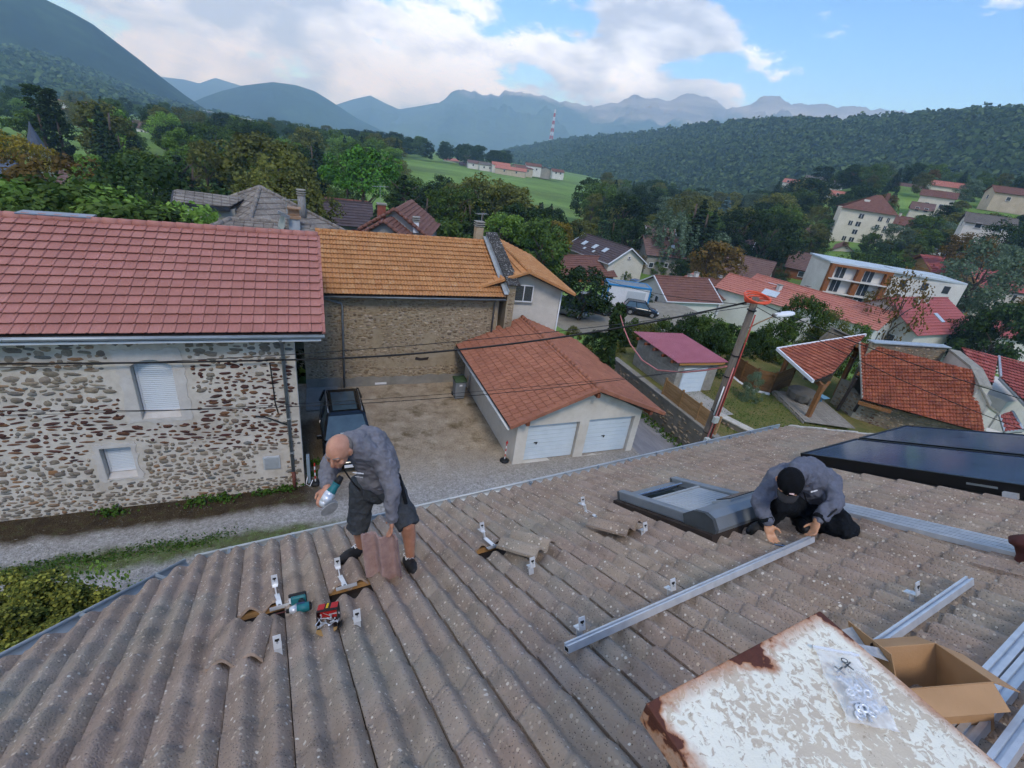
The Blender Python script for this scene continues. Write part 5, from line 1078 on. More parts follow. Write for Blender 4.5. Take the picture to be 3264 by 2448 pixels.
# red roofs at the right edge
M_RED2 = m_tile('dusty_red_tile', ['#8f4a48', '#9c5550', '#a35e58', '#874440'], '#6e3c3a', None, .85)
T_R2 = lo_tile('dusty_red_tile', .3, .34, .05, hf_or, M_RED2, 8, thick=.02, tilt=.08)
rr_ = thing('red_roof_house', 'low house with dusty red tile roofs at the right edge', 'house', tuple(atz(*z7(2150, 700), -12)))
def rpoly(pts): return [atz(*z7(x, y), z) for x, y, z in pts]
def planar(P): n = unit(np.cross(P[1]-P[0], P[2]-P[0])); return [P[0], P[1], P[2]]+[p-n*((p-P[0])@n) for p in P[3:]]
R1 = planar(rpoly([(1700, 285, -7.4), (1995, 355, -7.4), (1960, 575, -8.4), (1850, 545, -8.4)])); tiled_poly(rr_, R1, R1[2]-R1[1], T_R2, .3, .34, M_RED2, 120)
R2 = planar(rpoly([(2003, 352, -7.4), (2330, 430, -7.4), (2330, 850, -8.9), (1968, 585, -8.6)])); tiled_poly(rr_, R2, (R2[3]-R2[0]), T_R2, .3, .34, M_RED2, 150)
mb = MB(); mb.beam(R2[0]+V(0, 0, .06), R2[3]+V(0, 0, .06), .1, .1); mb.beam(R2[3]+V(0, 0, -.05), R2[2]+V(0, 0, -.05), .14, .12); part('zinc_edge', mb, M_ZINC, rr_)
R3 = planar(rpoly([(2010, 835, -9.6), (2110, 800, -9.3), (2200, 960, -9.8), (2060, 950, -9.9)])); tiled_poly(rr_, R3, R3[3]-R3[0], T_R2, .3, .34, M_RED2, 60)
for a, b in ((R3[0], R3[3]), (R3[3], R3[2]), (R3[1], R3[2])): mb = MB(); mb.beam(a+V(0, 0, .05), b+V(0, 0, .05), .12, .1); part('zinc_edge', mb, M_ZINC, rr_)
lw = [atz(*z7(x, y), z) for x, y, z in ((1900, 960, -10.2), (2250, 1080, -10.4), (2250, 1400, -13), (1840, 1250, -13))]
mb = MB(); lwn = unit(np.cross(lw[1]-lw[0], lw[3]-lw[0])); mb.prism(lw, -lwn*.3 if lwn@lw[0] < 0 else lwn*.3); part('wall', mb, M_WRENDER, rr_)
b1_ = [atz(*z7(x, y), -9.2) for x, y in ((2000, 600), (2400, 760))]
mb = MB(); cc = (R2[0]+R2[1]+R2[2]+R2[3])/4; mb.box(cc+V(1.5, 1.5, -3.3), (5, 4, 4.2)); part('house_body', mb, M_WRENDER, rr_)
# far wall stump and little stone gable behind the shelter
st_ = thing('stone_stump', 'small stone gable stump behind the shelter roof', 'wall', tuple(atz(*z7(680, 200), -9))); g_ = [atz(*z7(x, y), z) for x, y, z in ((550, 215, -8.2), (655, 125, -7.3), (800, 195, -7.8))]; mb = MB(); mb.prism([g_[0]+V(0, 0, -3), g_[2]+V(0, 0, -3.3), g_[2], g_[1], g_[0]], V(.3, .3, 0)); part('wall_body', mb, M_BWALL, st_); mb = MB(); mb.beam(g_[1]+V(.1, .1, .05), g_[2]+V(.1, .1, .05), .5, .08); part('capping_stone', mb, M_CEMENT, st_)
# ------------------------------------------------------------------ houses in the valley
c6 = lambda x, y: (2600+x*.3014, 550+y*.3014); c5 = lambda x, y: (2050+x*.2712, 500+y*.2712); c4 = lambda x, y: (1500+x*.2712, 400+y*.2712); c1 = lambda x, y: (x*.2712, 250+y*.2712); c3 = lambda x, y: (1000+x*.2712, 480+y*.2712); c2 = lambda x, y: (500+x*.2712, 480+y*.2712); z8 = lambda x, y: (1600+x*.2712, 700+y*.2712)
def m_roof(name, a, b, dirt='#4a3f3a'):
    t = Nt(name); c = t.ramp(t.noise(1.2, 6, .7), [(.3, rgb(a)), (.7, rgb(b))]); c = t.mix(t.ramp(t.noise(7, 5, .7), [(.5, 0.0), (.75, .5)]), c, rgb(dirt)); t.bump(t.noise(9, 4, .7), .4, .05); return t.done(c, .9, 0, .2)
RM = dict(brown=m_roof('brown_far_tile', '#6b4a42', '#7b584e'), dark=m_roof('dark_far_tile', '#4a4245', '#5a5053'), pink=m_roof('pink_far_tile', '#a5685c', '#b57a6b', '#8a5a50'), red=m_roof('red_metal_tile', '#9a5553', '#a8605e', '#874a49'), grey=m_roof('grey_far_tile', '#625e5a', '#726d68'), slate=m_roof('blue_slate', '#4d5666', '#5b6474'), mauve=m_roof('mauve_far_tile', '#66504c', '#76605a'))
WM = dict(white=plain('white_far_render', '#d3d1cc', '#c4c1bb', .6, .9), cream=plain('cream_far_render', '#d2ccbd', '#c6bfae', .6, .9), grey=plain('grey_far_render', '#9a968e', '#8b877f', .6, .9), beige=plain('beige_far_render', '#bcae98', '#ab9d88', .6, .9), wood=plain('red_timber_wall', '#7a4a30', '#8d5a3a', 4, .85, stretch=(1, 1, 8)), lilac=plain('pale_lilac_render', '#c6c9d3', '#b7bac4', .6, .9), ochre=plain('ochre_far_render', '#c8a878', '#b89868', .6, .9))
M_FARPANE = plain('far_window_pane', '#2b3136', '#3a4248', 1, .2, 0, .6)
def stepped(mb, A, B, C, D, rows, th=.06):
    """roof slope A-B ridge, D-C eave, as overlapping tile courses"""
    n = unit(np.cross(B-A, D-A)); n = n if n[2] > 0 else -n
    for k in range(rows):
        t0, t1 = k/rows, (k+1)/rows; a, b = A+(D-A)*t0, B+(C-B)*t0; c, d = B+(C-B)*t1, A+(D-A)*t1
        mb.add([a, b, c+n*th, d+n*th, c-n*.03, d-n*.03, a-n*.05, b-n*.05], [(0, 1, 2, 3), (3, 2, 4, 5), (0, 3, 5, 6), (1, 7, 4, 2), (6, 5, 4, 7)])
def gable_house(name, label, c, yaw, L, W, zg, ze, zr, wall, roof, wins=(), chim=(), ov=.45, hip=0.0, group=None, cat='house', sky=(), rows=None, trim=False):
    """c: plan point under the ridge middle. wins: (side F/B/L/R, along, z above ground, w, h)"""
    d = V(math.cos(yaw), math.sin(yaw), 0); s = V(-d[1], d[0], 0); c = V(c[0], c[1], 0); t = thing(name, label, cat, c+V(0, 0, zg), group); u = V(0, 0, 1)
    wm, rm = WM.get(wall, wall) if isinstance(wall, str) else wall, RM[roof] if isinstance(roof, str) else roof
    zc = ze+(zr-ze)*.0; base = zg-2.5; hl, hw = L/2, W/2
    P = lambda x, y, z: c+d*x+s*y+u*z
    mb = MB(); zr2 = zr-.12
    if hip: mb.prism([P(-hl, -hw, base), P(hl, -hw, base), P(hl, -hw, ze), P(-hl, -hw, ze)], s*W)
    else: mb.prism([P(-hl, -hw, base), P(-hl, hw, base), P(-hl, hw, ze), P(-hl, 0, zr2), P(-hl, -hw, ze)], d*L)
    part('wall', mb, wm, t); sl = (zr-ze)/hw; dz = ov*sl; rows = rows or max(4, int(math.hypot(hw, zr-ze)/.4)); rf = None
    for sg in (-1, 1):
        mb = MB(); A, B = P(-hl-ov+hip, 0, zr), P(hl+ov-hip, 0, zr); D, C = P(-hl-ov, sg*(hw+ov), ze-dz), P(hl+ov, sg*(hw+ov), ze-dz); stepped(mb, A, B, C, D, rows); rf = part('roof_slope', mb, rm, t)
        if not hip and trim: mb = MB(); mb.beam(A+u*.02, D+u*.02, .12, .16); mb.beam(B+u*.02, C+u*.02, .12, .16); mb.beam(D, C, .1, .12); part('roof_trim', mb, M_WHITE, t)
    if hip:
        for sg in (-1, 1): mb = MB(); A = P(sg*(hl+ov-hip), 0, zr); C, D = P(sg*(hl+ov), hw+ov, ze-dz), P(sg*(hl+ov), -hw-ov, ze-dz); stepped(mb, A, A, C, D, rows); part('roof_slope', mb, rm, t)
    mb = MB(); mb.beam(P(-hl-ov+hip, 0, zr+.06), P(hl+ov-hip, 0, zr+.06), .22, .14); part('ridge', mb, rm, t)
    for side, x, z, w, h in wins:
        if side in 'FB': o, ax, nn = P(x, (-1 if side == 'F' else 1)*hw, zg+z), d, s*(-1 if side == 'F' else 1)
        else: o, ax, nn = P((-1 if side == 'L' else 1)*hl, x, zg+z), s, d*(-1 if side == 'L' else 1)
        mb = MB(); f = .07
        for a, b, ww, hh in ((0, h/2-f/2, w, f), (0, -h/2+f/2, w, f), (-w/2+f/2, 0, f, h-2*f), (w/2-f/2, 0, f, h-2*f)): mb.box(o+ax*a+u*(b+h/2)+nn*.03, (ww, .08, hh), (ax, nn, u))
        fr = part('window', mb, M_WHITE, t); mb = MB(); mb.box(o+u*h/2+nn*.015, (w-2*f, .03, h-2*f), (ax, nn, u)); part('pane', mb, M_FARPANE, fr)
        mb = MB(); mb.box(o-u*.04+nn*.08, (w+.16, .16, .07), (ax, nn, u)); part('sill', mb, M_CEMENT, fr)
    for x, y, h in chim:
        zz = zr-abs(y)*sl; mb = MB(); mb.box(P(x, y, zz+h/2-.3), (.5, .5, h+.6)); ch_ = part('chimney', mb, wm, t); mb = MB(); mb.box(P(x, y, zz+h+.06), (.64, .64, .1)); part('chimney_cap', mb, M_CEMENT, ch_)
    for x, y, w, h in sky:
        n = unit(V(0, 0, 1)*hw+s*math.copysign(zr-ze, y)); zz = zr-abs(y)*sl; dn = unit(s*math.copysign(hw, y)-u*(zr-ze)); mb = MB(); mb.box(P(x, y, zz)+n*.1, (w, h, .1), (d, dn, n)); part('skylight', mb, MATS.get('skylight_glass') or plain('skylight_glass', '#aeb9c2', None, rough=.15, spec=.8), t)
    return t
R_ = math.radians
def mid(px, z): return atz(*px, z)
gable_house('timber_chalet', 'red brown timber chalet with long brown roof behind the dark round tree', (38.2, 66.5), R_(4), 9.6, 7, -18.2, -15.4, -13.4, 'wood', 'brown', [('L', 0, 2.3, .6, .7), ('L', -1.6, 2.0, .9, .9), ('F', -3.2, .8, .8, 1.2)], trim=False)
gable_house('dark_roof_house', 'white gabled house with dark roof and row of skylights', (45.0, 70.0), R_(-80), 11, 7.6, -18.2, -13.6, -11.4, 'cream', 'dark', [('R', .3, 1.7, .6, 1.0), ('R', .3, 5.1, .5, .4)], [], sky=[(-3.2, -2.0, .8, 1.1), (-.4, -2.0, .8, 1.1), (2.2, -2.0, .8, 1.1), (-1.8, -3.0, .4, .5), (.6, -3.0, .4, .5)], trim=True)
gable_house('grey_brown_house', 'small grey house with mauve roof and two stacks beyond the skylight house', (62.5, 78.2), R_(-11), 7.6, 6.4, -17.6, -14.0, -11.4, 'grey', 'mauve', [('L', -.6, 1.2, .8, 1.1), ('F', -2.6, .9, 1.0, 1.0), ('F', .5, 1.2, .8, .9)], [(-.6, -1.2, .9), (3.4, .6, .8)], sky=[(1.8, -1.6, .8, .8)])
gable_house('white_gable_cottage', 'white cottage with brown roof and two gable windows beside the parking', (47.6, 53.3), R_(-3), 8.4, 7.6, -18.0, -15.0, -12.9, 'white', 'brown', [('L', -1.4, 1.6, .8, 1.1), ('L', .9, 1.6, 1.0, 1.1)], [(3.2, 1.0, 1.1), (1.6, .3, .5)], trim=True)
gable_house('brown_roof_cottage', 'white cottage with brown roof and a blue skylight right of the white cottage', (57.6, 54.2), R_(2), 8.6, 6.6, -17.8, -14.9, -13.1, 'lilac', 'brown', [('L', 0, 1.2, .9, 1.0)], [(-2.0, .2, .5)], sky=[(.6, -1.9, .9, 1.3)])
gable_house('tiny_red_annexe', 'small annexe with salmon roof squeezed between the two brown roofed cottages', (53.2, 56.5), R_(60), 3.6, 3.4, -17.8, -14.4, -13.3, 'white', 'pink')
gable_house('flat_eave_house', 'low beige house with long shallow grey roof behind the coil', (66.5, 52.0), R_(-26), 9.5, 6, -17.6, -14.6, -13.6, 'beige', 'grey', [('F', -1, 1.2, 1.2, .9)], trim=True)
gable_house('grey_roof_house', 'low house with weathered grey roof right of the beige house', (72.8, 49.5), R_(-35), 8, 7, -17.8, -15.0, -13.8, 'beige', 'grey', trim=True)
gable_house('brown_chalet', 'brown chalet with deep roof and dark timber gable on the green', (73.5, 66.0), R_(-56), 7.6, 8.0, -17.9, -14.9, -11.8, 'cream', 'mauve', [('F', -2.4, .4, 1.1, 1.8), ('F', 1.8, .4, 1.0, 1.8)], [(-1.6, -2.0, .9)])
gable_house('dark_double_roof_chalet', 'dark brown chalet with double tier roof among the trees', (104, 77), R_(-54), 8.5, 8.0, -18, -15.2, -12.2, 'wood', 'mauve', [('F', -1, 1.0, 1.2, 1.2)])
gable_house('split_roof_house', 'white house with split mauve roofs in front of the dark trees', (93, 89), R_(-50), 6.5, 6.0, -18.2, -13.8, -11.6, 'lilac', 'mauve', [('F', -1.6, 2.0, .8, 1.1)], sky=[(-.6, -1.2, .8, .7)], trim=True)
gable_house('long_beige_building', 'long beige building with mauve roof, its blank gable towards the village', (141, 112), R_(-78), 20, 8.2, -18.5, -10.8, -8.7, 'beige', 'mauve', [('F', 2, 3, 1, 1.3), ('F', 6, 3, 1, 1.3)], [(-6, .5, .8), (-1, .5, .8), (4, .5, .8)])
gable_house('hidden_white_gable', 'white gable just showing left of the tall dark conifer', (73, 93), R_(-20), 6, 6, -18, -13.4, -11.4, 'white', 'mauve', [('L', 0, 2.5, .8, 1)], trim=True)
gable_house('red_roof_villa', 'large white house with smooth red roof, roof window and dark shutters', (73.4, 37.8), R_(3), 14, 9.6, -18.6, -13.3, -10.5, 'white', 'red', [('L', -2.4, 2.6, 1.1, 1.6), ('L', 3.2, 2.6, 1.0, 1.5), ('F', 3.0, 1.6, .9, 2.2), ('F', 4.7, 1.6, .9, 2.2), ('F', 6.0, 1.6, .8, 2.2), ('F', 1.0, 1.6, .8, 2.2)], [(1.0, -.6, .6), (-1.2, -.6, .35)], sky=[(.6, -3.0, .8, 1.5)])
gable_house('long_salmon_roof_house', 'long white house with salmon red roof running down behind the bushes', (62.2, 43.2), R_(-74), 17, 7.4, -17.5, -13.2, -11.6, 'white', 'pink', [('R', .8, 2.2, .8, 1.4), ('R', -1.6, 2.2, .8, 1.4)], [(-2, .9, .5)], sky=[(-5.5, -1.8, 1.6, 1.2)])
gable_house('salmon_wing', 'salmon roofed wing standing left of the long salmon roof', (58.5, 48.6), R_(-66), 10, 7, -17.5, -13.6, -12.1, 'white', 'pink', [], [(2, -.8, .7)], sky=[(1.5, -2.0, 2.0, 1.4)])
gable_house('timber_gable_house_a', 'house with bright red roof and open timber gable, upper of the pair', (132, 66), R_(-18), 11, 8.5, -15.4, -11.6, -9.0, 'ochre', 'red', [('F', 1, 1.2, 1.0, 1.2)])
gable_house('timber_gable_house_b', 'white house with red roof and timber framed balcony gable, lower of the pair', (123, 52.5), R_(-14), 12.5, 9, -16.8, -11.4, -8.8, 'white', 'red', [('F', -3.6, 3.4, .9, 1.2), ('F', .6, 3.4, 1.0, 1.3), ('F', 3.2, 3.4, 1.0, 1.2), ('F', -1.2, .6, 1.0, 1.0), ('F', -4.8, .4, .9, 2.0)])
for nm in ('timber_gable_house_a', 'timber_gable_house_b'):
    t = bpy.data.objects[nm]; t.name = 'timber_gable_house'
def balcony_gable(t, c, yaw, L, W, zg, ze, zr):
    d = V(math.cos(yaw), math.sin(yaw), 0); s = V(-d[1], d[0], 0); P = lambda x, y, z: V(c[0], c[1], 0)+d*x+s*y+V(0, 0, z); wood = MATS['yellow_pine']
    for y in (-W/2+.2, 0, W/2-.2): mb = MB(); mb.beam(P(-L/2-1.3, y, zg), P(-L/2-1.3, y, ze-.1), .2, .2); part('post', mb, wood, t)
    mb = MB(); mb.beam(P(-L/2-1.3, -W/2, ze-.1), P(-L/2-1.3, W/2, ze-.1), .2, .24); part('tie_beam', mb, wood, t)
    for sg in (-1, 1):
        mb = MB(); mb.beam(P(-L/2-1.3, sg*W/2, ze), P(-L/2-1.3, 0, zr-.15), .2, .2); part('rafter', mb, wood, t); mb = MB(); mb.beam(P(-L/2-1.3, 0, ze), P(-L/2-1.3, sg*W*.25, ze+(zr-ze)*.45), .14, .14); part('strut', mb, wood, t)
        A, B = P(-L/2+.2, 0, zr), P(-L/2-1.7, 0, zr); n = 4; sl = (zr-ze)/(W/2); mb = MB(); stepped(mb, A, B, P(-L/2-1.7, sg*(W/2+.45), ze-.45*sl), P(-L/2+.2, sg*(W/2+.45), ze-.45*sl), 9); part('roof_overhang', mb, RM['red'], t)
    mb = MB(); mb.box(P(-L/2-.7, 0, zg+2.7), (1.4, W, .2), (d, s, V(0, 0, 1))); part('balcony_slab', mb, WM['white'], t)
    for k in (-2.4, -.6, 1.4): mb = MB(); mb.box(P(-L/2-.03, k, zg+3.9), (.05, 1.2, 2.0), (d, s, V(0, 0, 1))); part('balcony_door', mb, M_FARPANE, t); mb = MB(); mb.box(P(-L/2-.03, k, zg+1.2), (.05, 1.1, 2.2), (d, s, V(0, 0, 1))); part('door', mb, M_FARPANE, t)
    mb = MB(); mb.prism([P(-L/2-.06, -W/2+.1, zg+2.9), P(-L/2-.06, W/2-.1, zg+2.9), P(-L/2-.06, W/2-.1, ze), P(-L/2-.06, 0, zr-.3), P(-L/2-.06, -W/2+.1, ze)], d*.02); part('timber_cladding', mb, WM['ochre'], t)
balcony_gable(bpy.data.objects['timber_gable_house'], (132, 66), R_(-18), 11, 8.5, -15.4, -11.6, -9.0)
balcony_gable(bpy.data.objects['timber_gable_house.001'], (123, 52.5), R_(-14), 12.5, 9, -16.8, -11.4, -8.8)
_t = gable_house('white_roadside_house', 'white house with flat red roof and black garage shutter at the right edge', (91, 30.5), R_(-32), 16, 9, -17.5, -13.2, -12.0, 'white', 'red', [('F', 1.0, .6, 3.0, 2.0)])
# apartment block with timber framed balconies
def apartment():
    a, b = V(79.4, 55.0, 0), V(87.9, 50.2, 0); t = thing('apartment_block', 'white apartment block with timber framed balcony front', 'building', a+V(0, 0, -17.6)); d = unit(b-a); Lf = np.linalg.norm(b-a); n = V(d[1], -d[0], 0); n = n if n@V(-1, -1, 0) > 0 else -n; bk = -n
    P = lambda x, y, z: a+d*x+bk*y+V(0, 0, z); w = WM['white']; z0, zt = -17.6, -9.9
    mb = MB(); mb.prism([P(0, .8, z0-2), P(Lf, .8, z0-2), P(Lf, .8, zt), P(0, .8, zt)], bk*7.5+d*0); part('wall', mb, w, t)
    e2 = unit(V(.98, -.55, 0)); mb = MB(); q = P(Lf, .8, 0); mb.prism([q+V(0, 0, z0-2), q+e2*12+V(0, 0, z0-2), q+e2*12+V(0, 0, zt-.3), q+V(0, 0, zt-.1)], bk*6.5); part('long_wing', mb, w, t)
    mb = MB(); mb.prism([P(-.3, .2, zt), P(Lf+.2, .2, zt), q+e2*12+V(0, 0, zt-.28), q+e2*12+bk*7+V(0, 0, zt-.28), P(-.3, 8.6, zt)], V(0, 0, .28)); part('flat_roof', mb, plain('pale_flat_roof', '#b9c3c9', '#a9b3ba', .5, .5), t)
    mb = MB(); mb.box(q+e2*5+bk*3+V(0, 0, zt+.2), (8, 3, .35), (e2, bk, V(0, 0, 1))); part('roof_upstand', mb, MATS['pale_flat_roof'], t)
    wd = plain('oiled_larch', '#7a4a2a', '#8e5a34', 2, .8, stretch=(6, 6, .5))
    for x, ww in ((.35, .7), (Lf*.5, .9), (Lf-.45, .9)): mb = MB(); mb.box(P(x, .35, (z0+zt)/2), (ww, .75, zt-z0), (d, bk, V(0, 0, 1))); part('timber_pier', mb, wd, t)
    mb = MB(); mb.box(P(Lf/2, .3, zt-.2), (Lf, .7, .35), (d, bk, V(0, 0, 1))); part('timber_head', mb, wd, t)
    for k in range(3):
        zz = zt-2.35*(k+1)
        mb = MB(); mb.box(P(Lf/2, .2, zz), (Lf-.4, 1.1, .16), (d, bk, V(0, 0, 1))); part('balcony_slab', mb, w, t)
        for x in (2.1, 6.6): mb = MB(); mb.box(P(x, .76, zz+1.1), (1.4, .08, 1.9), (d, bk, V(0, 0, 1))); f = part('window', mb, M_FARPANE, t); mb = MB(); mb.box(P(x, .74, zz+1.1), (.06, .1, 1.9), (d, bk, V(0, 0, 1))); part('mullion', mb, M_WHITE, f)
    for i in range(3):
        for k in range(2): mb = MB(); mb.box(q+e2*(2.5+3.4*i)+n*.02+V(0, 0, zt-1.5-2.4*k), (1.0, .08, 1.2), (e2, n, V(0, 0, 1))); part('window', mb, M_FARPANE, t)
apartment()
# tall block with pyramid roof
def tower():
    t = thing('tall_apartment_house', 'tall cream five storey block with brown pyramid roof', 'building', (136, 94, -10)); yaw = R_(-48); d = V(math.cos(yaw), math.sin(yaw), 0); s = V(-d[1], d[0], 0); c = V(142, 95.5, 0); P = lambda x, y, z: c+d*x+s*y+V(0, 0, z); zt, zb, hl, hw = -2.2, -13, 6.2, 5.5
    mb = MB(); mb.prism([P(-hl, -hw, zb), P(hl, -hw, zb), P(hl, -hw, zt), P(-hl, -hw, zt)], s*2*hw); part('wall', mb, WM['cream'], t); o = .6; ap, aq = P(1.0, 0, 1.9), P(2.2, 0, 1.9); cs = [P(-hl-o, -hw-o, zt-.2), P(hl+o, -hw-o, zt-.2), P(hl+o, hw+o, zt-.2), P(-hl-o, hw+o, zt-.2)]
    for A, B, C, D in ((ap, aq, cs[1], cs[0]), (aq, aq, cs[2], cs[1]), (aq, ap, cs[3], cs[2]), (ap, ap, cs[0], cs[3])): mb = MB(); stepped(mb, A, B, C, D, 14); part('roof_slope', mb, RM['brown'], t)
    mb = MB(); mb.box(P(-1.0, -2.4, .1), (1.3, 1.0, .6), (d, s, V(0, 0, 1))); part('dormer', mb, WM['white'], t); mb = MB(); mb.box(P(3.6, .3, 1.6), (.8, .8, 2.2), (d, s, V(0, 0, 1))); part('chimney', mb, RM['brown'], t)
    for k in range(5):
        for x, w in ((-3.0, .9), (-1.2, 1.1), (3.2, .9), (5.0, .6)):
            if (k, x) in ((0, -3.0), (2, -3.0)): continue
            mb = MB(); mb.box(P(x, -hw-.02, zt-1.6-2.05*k), (w, .1, 1.15), (d, s, V(0, 0, 1))); f = part('window', mb, M_FARPANE, t); mb = MB(); mb.box(P(x, -hw-.06, zt-1.6-2.05*k), (.07, .06, 1.15), (d, s, V(0, 0, 1))); part('mullion', mb, M_WHITE, f)
tower()
gable_house('cream_tower_annexe', 'cream wing with brown roof attached right of the tall block', (158, 96), R_(-40), 11, 7, -10.5, -4.6, -2.6, 'cream', 'brown', [('F', -2, 2.6, .8, 1.2), ('F', 1, 2.6, .8, 1.2), ('F', 3.6, 2.6, .8, 1.2), ('F', -2, .4, .8, 1.2)], [(0, 0, .8)])
gable_house('brown_lean_roof', 'brown tiled roof at the foot of the tall cream block', (127, 87), R_(40), 9, 7, -15.5, -12.6, -10.4, 'cream', 'brown')
def hillhouse(px, D, label, L, W, yaw, hw_, roof, wall='white', name='hillside_house', rise=1.8):
    p = atd(*px, D); hw_ *= .7; L *= .72; W *= .85; return gable_house(name, label, (p[0], p[1]), R_(yaw), L, W, p[2], p[2]+hw_, p[2]+hw_+rise, wall, roof, [('F', -L*.22, .9, 1.2, 1.2), ('F', L*.2, .9, 1.2, 1.2), ('L', 0, .9, 1.1, 1.2)], group='houses on the slope below the wooded hill')
hillhouse(c6(945, 245), 290, 'white house with mauve roof high on the slope, left of the solar roof house', 15, 9, -60, 4.5, 'mauve')
hillhouse(c6(1345, 275), 265, 'pale house with pink roof carrying solar panels on the hillside', 17, 11, -50, 6, 'pink', 'cream')
hillhouse(c6(1225, 395), 225, 'cream house with brown hipped roof just below the solar roof house', 13, 9, -60, 6, 'brown', 'cream')
hillhouse(c6(1090, 440), 215, 'tiny pale annexe left below the cream hillside house', 8, 5, -55, 2.4, 'mauve', 'cream')
hillhouse(c6(2080, 345), 230, 'pale low house at the right edge on the slope', 20, 9, -45, 4.5, 'brown', 'beige')
hillhouse(c6(1760, 640), 160, 'house with grey metal roof among trees at the right', 12, 8, -55, 3, 'grey')
hillhouse(c6(150, 160), 330, 'small white house half hidden at the foot of the wooded hill', 15, 9, -60, 3.5, 'grey')
hillhouse(c5(1990, 350), 330, 'white house with slate grey gable roof in the trees', 13, 10, -40, 5, 'grey')
hillhouse(c5(1750, 330), 330, 'house showing only an orange roof among the trees', 12, 8, -60, 1.5, 'pink')
hillhouse(c6(170, 265), 260, 'pink roof half hidden left above the tall cream block', 11, 7, -50, 1.5, 'pink')
# village across the meadow and the town at left: each house its own
def village(pts, D, group, seed, size=(10, 8), names='village_house'):
    rng = random.Random(seed)
    for i, (px, d, L, W, h, yaw, roof, wall, label) in enumerate(pts):
        p = atd(*px, d); h *= .62; L *= .85; gable_house(names, label, (p[0], p[1]), R_(yaw), L, W, p[2], p[2]+h, p[2]+h+1.6, wall, roof, [('F', -L*.2, h*.4, 1.2, 1.3), ('F', L*.2, h*.4, 1.2, 1.3)], group=group, rows=5)
village([(c4(60, 500), 370, 14, 9, 5, -10, 'mauve', 'white', 'white village house at the left end beyond the meadow'), (c4(180, 530), 365, 12, 8, 6, -10, 'grey', 'white', 'white hip roofed house second from left beyond the meadow'), (c4(345, 545), 360, 14, 8, 7, -12, 'pink', 'white', 'tall white village house left of the salmon barn roofs'), (c4(470, 575), 352, 24, 10, 5, -25, 'pink', 'beige', 'long farm with salmon barn roof beyond the meadow'), (c4(590, 560), 375, 16, 10, 6, 10, 'brown', 'beige', 'brown roofed farm behind the salmon barn roof'), (c4(725, 550), 380, 13, 9, 7, -15, 'brown', 'white', 'white house right of the farm roofs beyond the meadow'), (c4(870, 580), 385, 11, 8, 6, 70, 'dark', 'grey', 'dark gabled house near the copse beyond the meadow'), (c4(1010, 585), 380, 10, 8, 4, -10, 'brown', 'white', 'small white house half behind the copse beyond the meadow'),
         (c3(1610, 180), 440, 14, 9, 7, -10, 'pink', 'white', 'white house in trees at the far left of the village'), (c3(1850, 160), 460, 22, 10, 8, -5, 'mauve', 'white', 'largest white house standing above the village'), (c3(1880, 235), 400, 26, 9, 5, -12, 'mauve', 'cream', 'long cream house with garden wall at the meadow edge')], 380, 'village houses beyond the meadow', 3)
def long_block(px, D, L, h, yaw, label, mat='white', band=True):
    p = atd(*px, D); t = thing('town_block', label, 'building', p, 'flat roofed blocks in the town at left'); d = V(math.cos(R_(yaw)), math.sin(R_(yaw)), 0); s = V(-d[1], d[0], 0); mb = MB(); mb.box(p+V(0, 0, h/2-2), (L, 11, h+4), (d, s, V(0, 0, 1))); part('wall', mb, WM[mat], t)
    mb = MB(); mb.box(p+V(0, 0, h+.3), (L+1, 12, .6), (d, s, V(0, 0, 1))); part('flat_roof', mb, MATS['pale_flat_roof'], t)
    for k in range(int(h/3)): mb = MB(); mb.box(p-s*5.55+V(0, 0, 1.6+3*k), (L*.94, .12, 1.2), (d, s, V(0, 0, 1))); part('window_band', mb, M_FARPANE, t)
for a in ((c1(1790, 500), 820, 55, 11, -18, 'long pale flat roofed block at the left end of the town'), (c1(1960, 520), 850, 38, 9, -18, 'low pale block between the two long town blocks', 'cream'), (c1(2090, 520), 900, 60, 14, -18, 'long white block with blue base in the town'), (c1(2060, 555), 860, 40, 6, -18, 'low turquoise hall in front of the long white block', 'lilac'),
          ((680, 380), 1150, 60, 12, -15, 'long white block standing highest in the town'), ((740, 396), 1100, 50, 10, -15, 'white block right of the highest town block'), ((770, 410), 900, 34, 14, -15, 'square white block near the tall poplar'), ((860, 432), 900, 50, 9, -12, 'pale block partly behind the tall poplar')): long_block(*a)
village([(c1(840, 350), 650, 22, 12, 7, -20, 'pink', 'white', 'uppermost pink roofed house on the left slope'), (c1(960, 350), 680, 22, 12, 7, -25, 'pink', 'white', 'pink roofed house right of the uppermost one'), (c1(900, 395), 600, 18, 10, 6, 40, 'mauve', 'white', 'white gable below the uppermost pink roofs'), (c1(750, 455), 480, 26, 12, 6, -10, 'pink', 'cream', 'broad pink roof beside the poplars'), (c1(510, 430), 470, 16, 10, 5, -10, 'pink', 'cream', 'pink roof showing between the two poplars'), (c1(1140, 430), 560, 20, 11, 7, -10, 'mauve', 'white', 'white house in the middle of the left slope'), (c1(1130, 470), 520, 18, 9, 5, -20, 'mauve', 'cream', 'small pale house below the middle white one'), (c1(1270, 420), 640, 22, 10, 5, -15, 'pink', 'white', 'white bungalow right of the middle house'), (c1(1370, 430), 650, 16, 9, 6, -15, 'mauve', 'white', 'bright white house far right of the slope'), (c1(1180, 560), 400, 32, 13, 8, -22, 'beige' if 'beige' in RM else 'mauve', 'white', 'long white house with ochre brown roof in the trees'), (c1(1490, 640), 360, 12, 9, 6, -20, 'mauve', 'white', 'white wing left of the large mansion'), (c1(940, 490), 520, 14, 9, 4, -10, 'pink', 'cream', 'pale low house between conifer and broad pink roof')], 0, 'houses on the slope at left', 5)
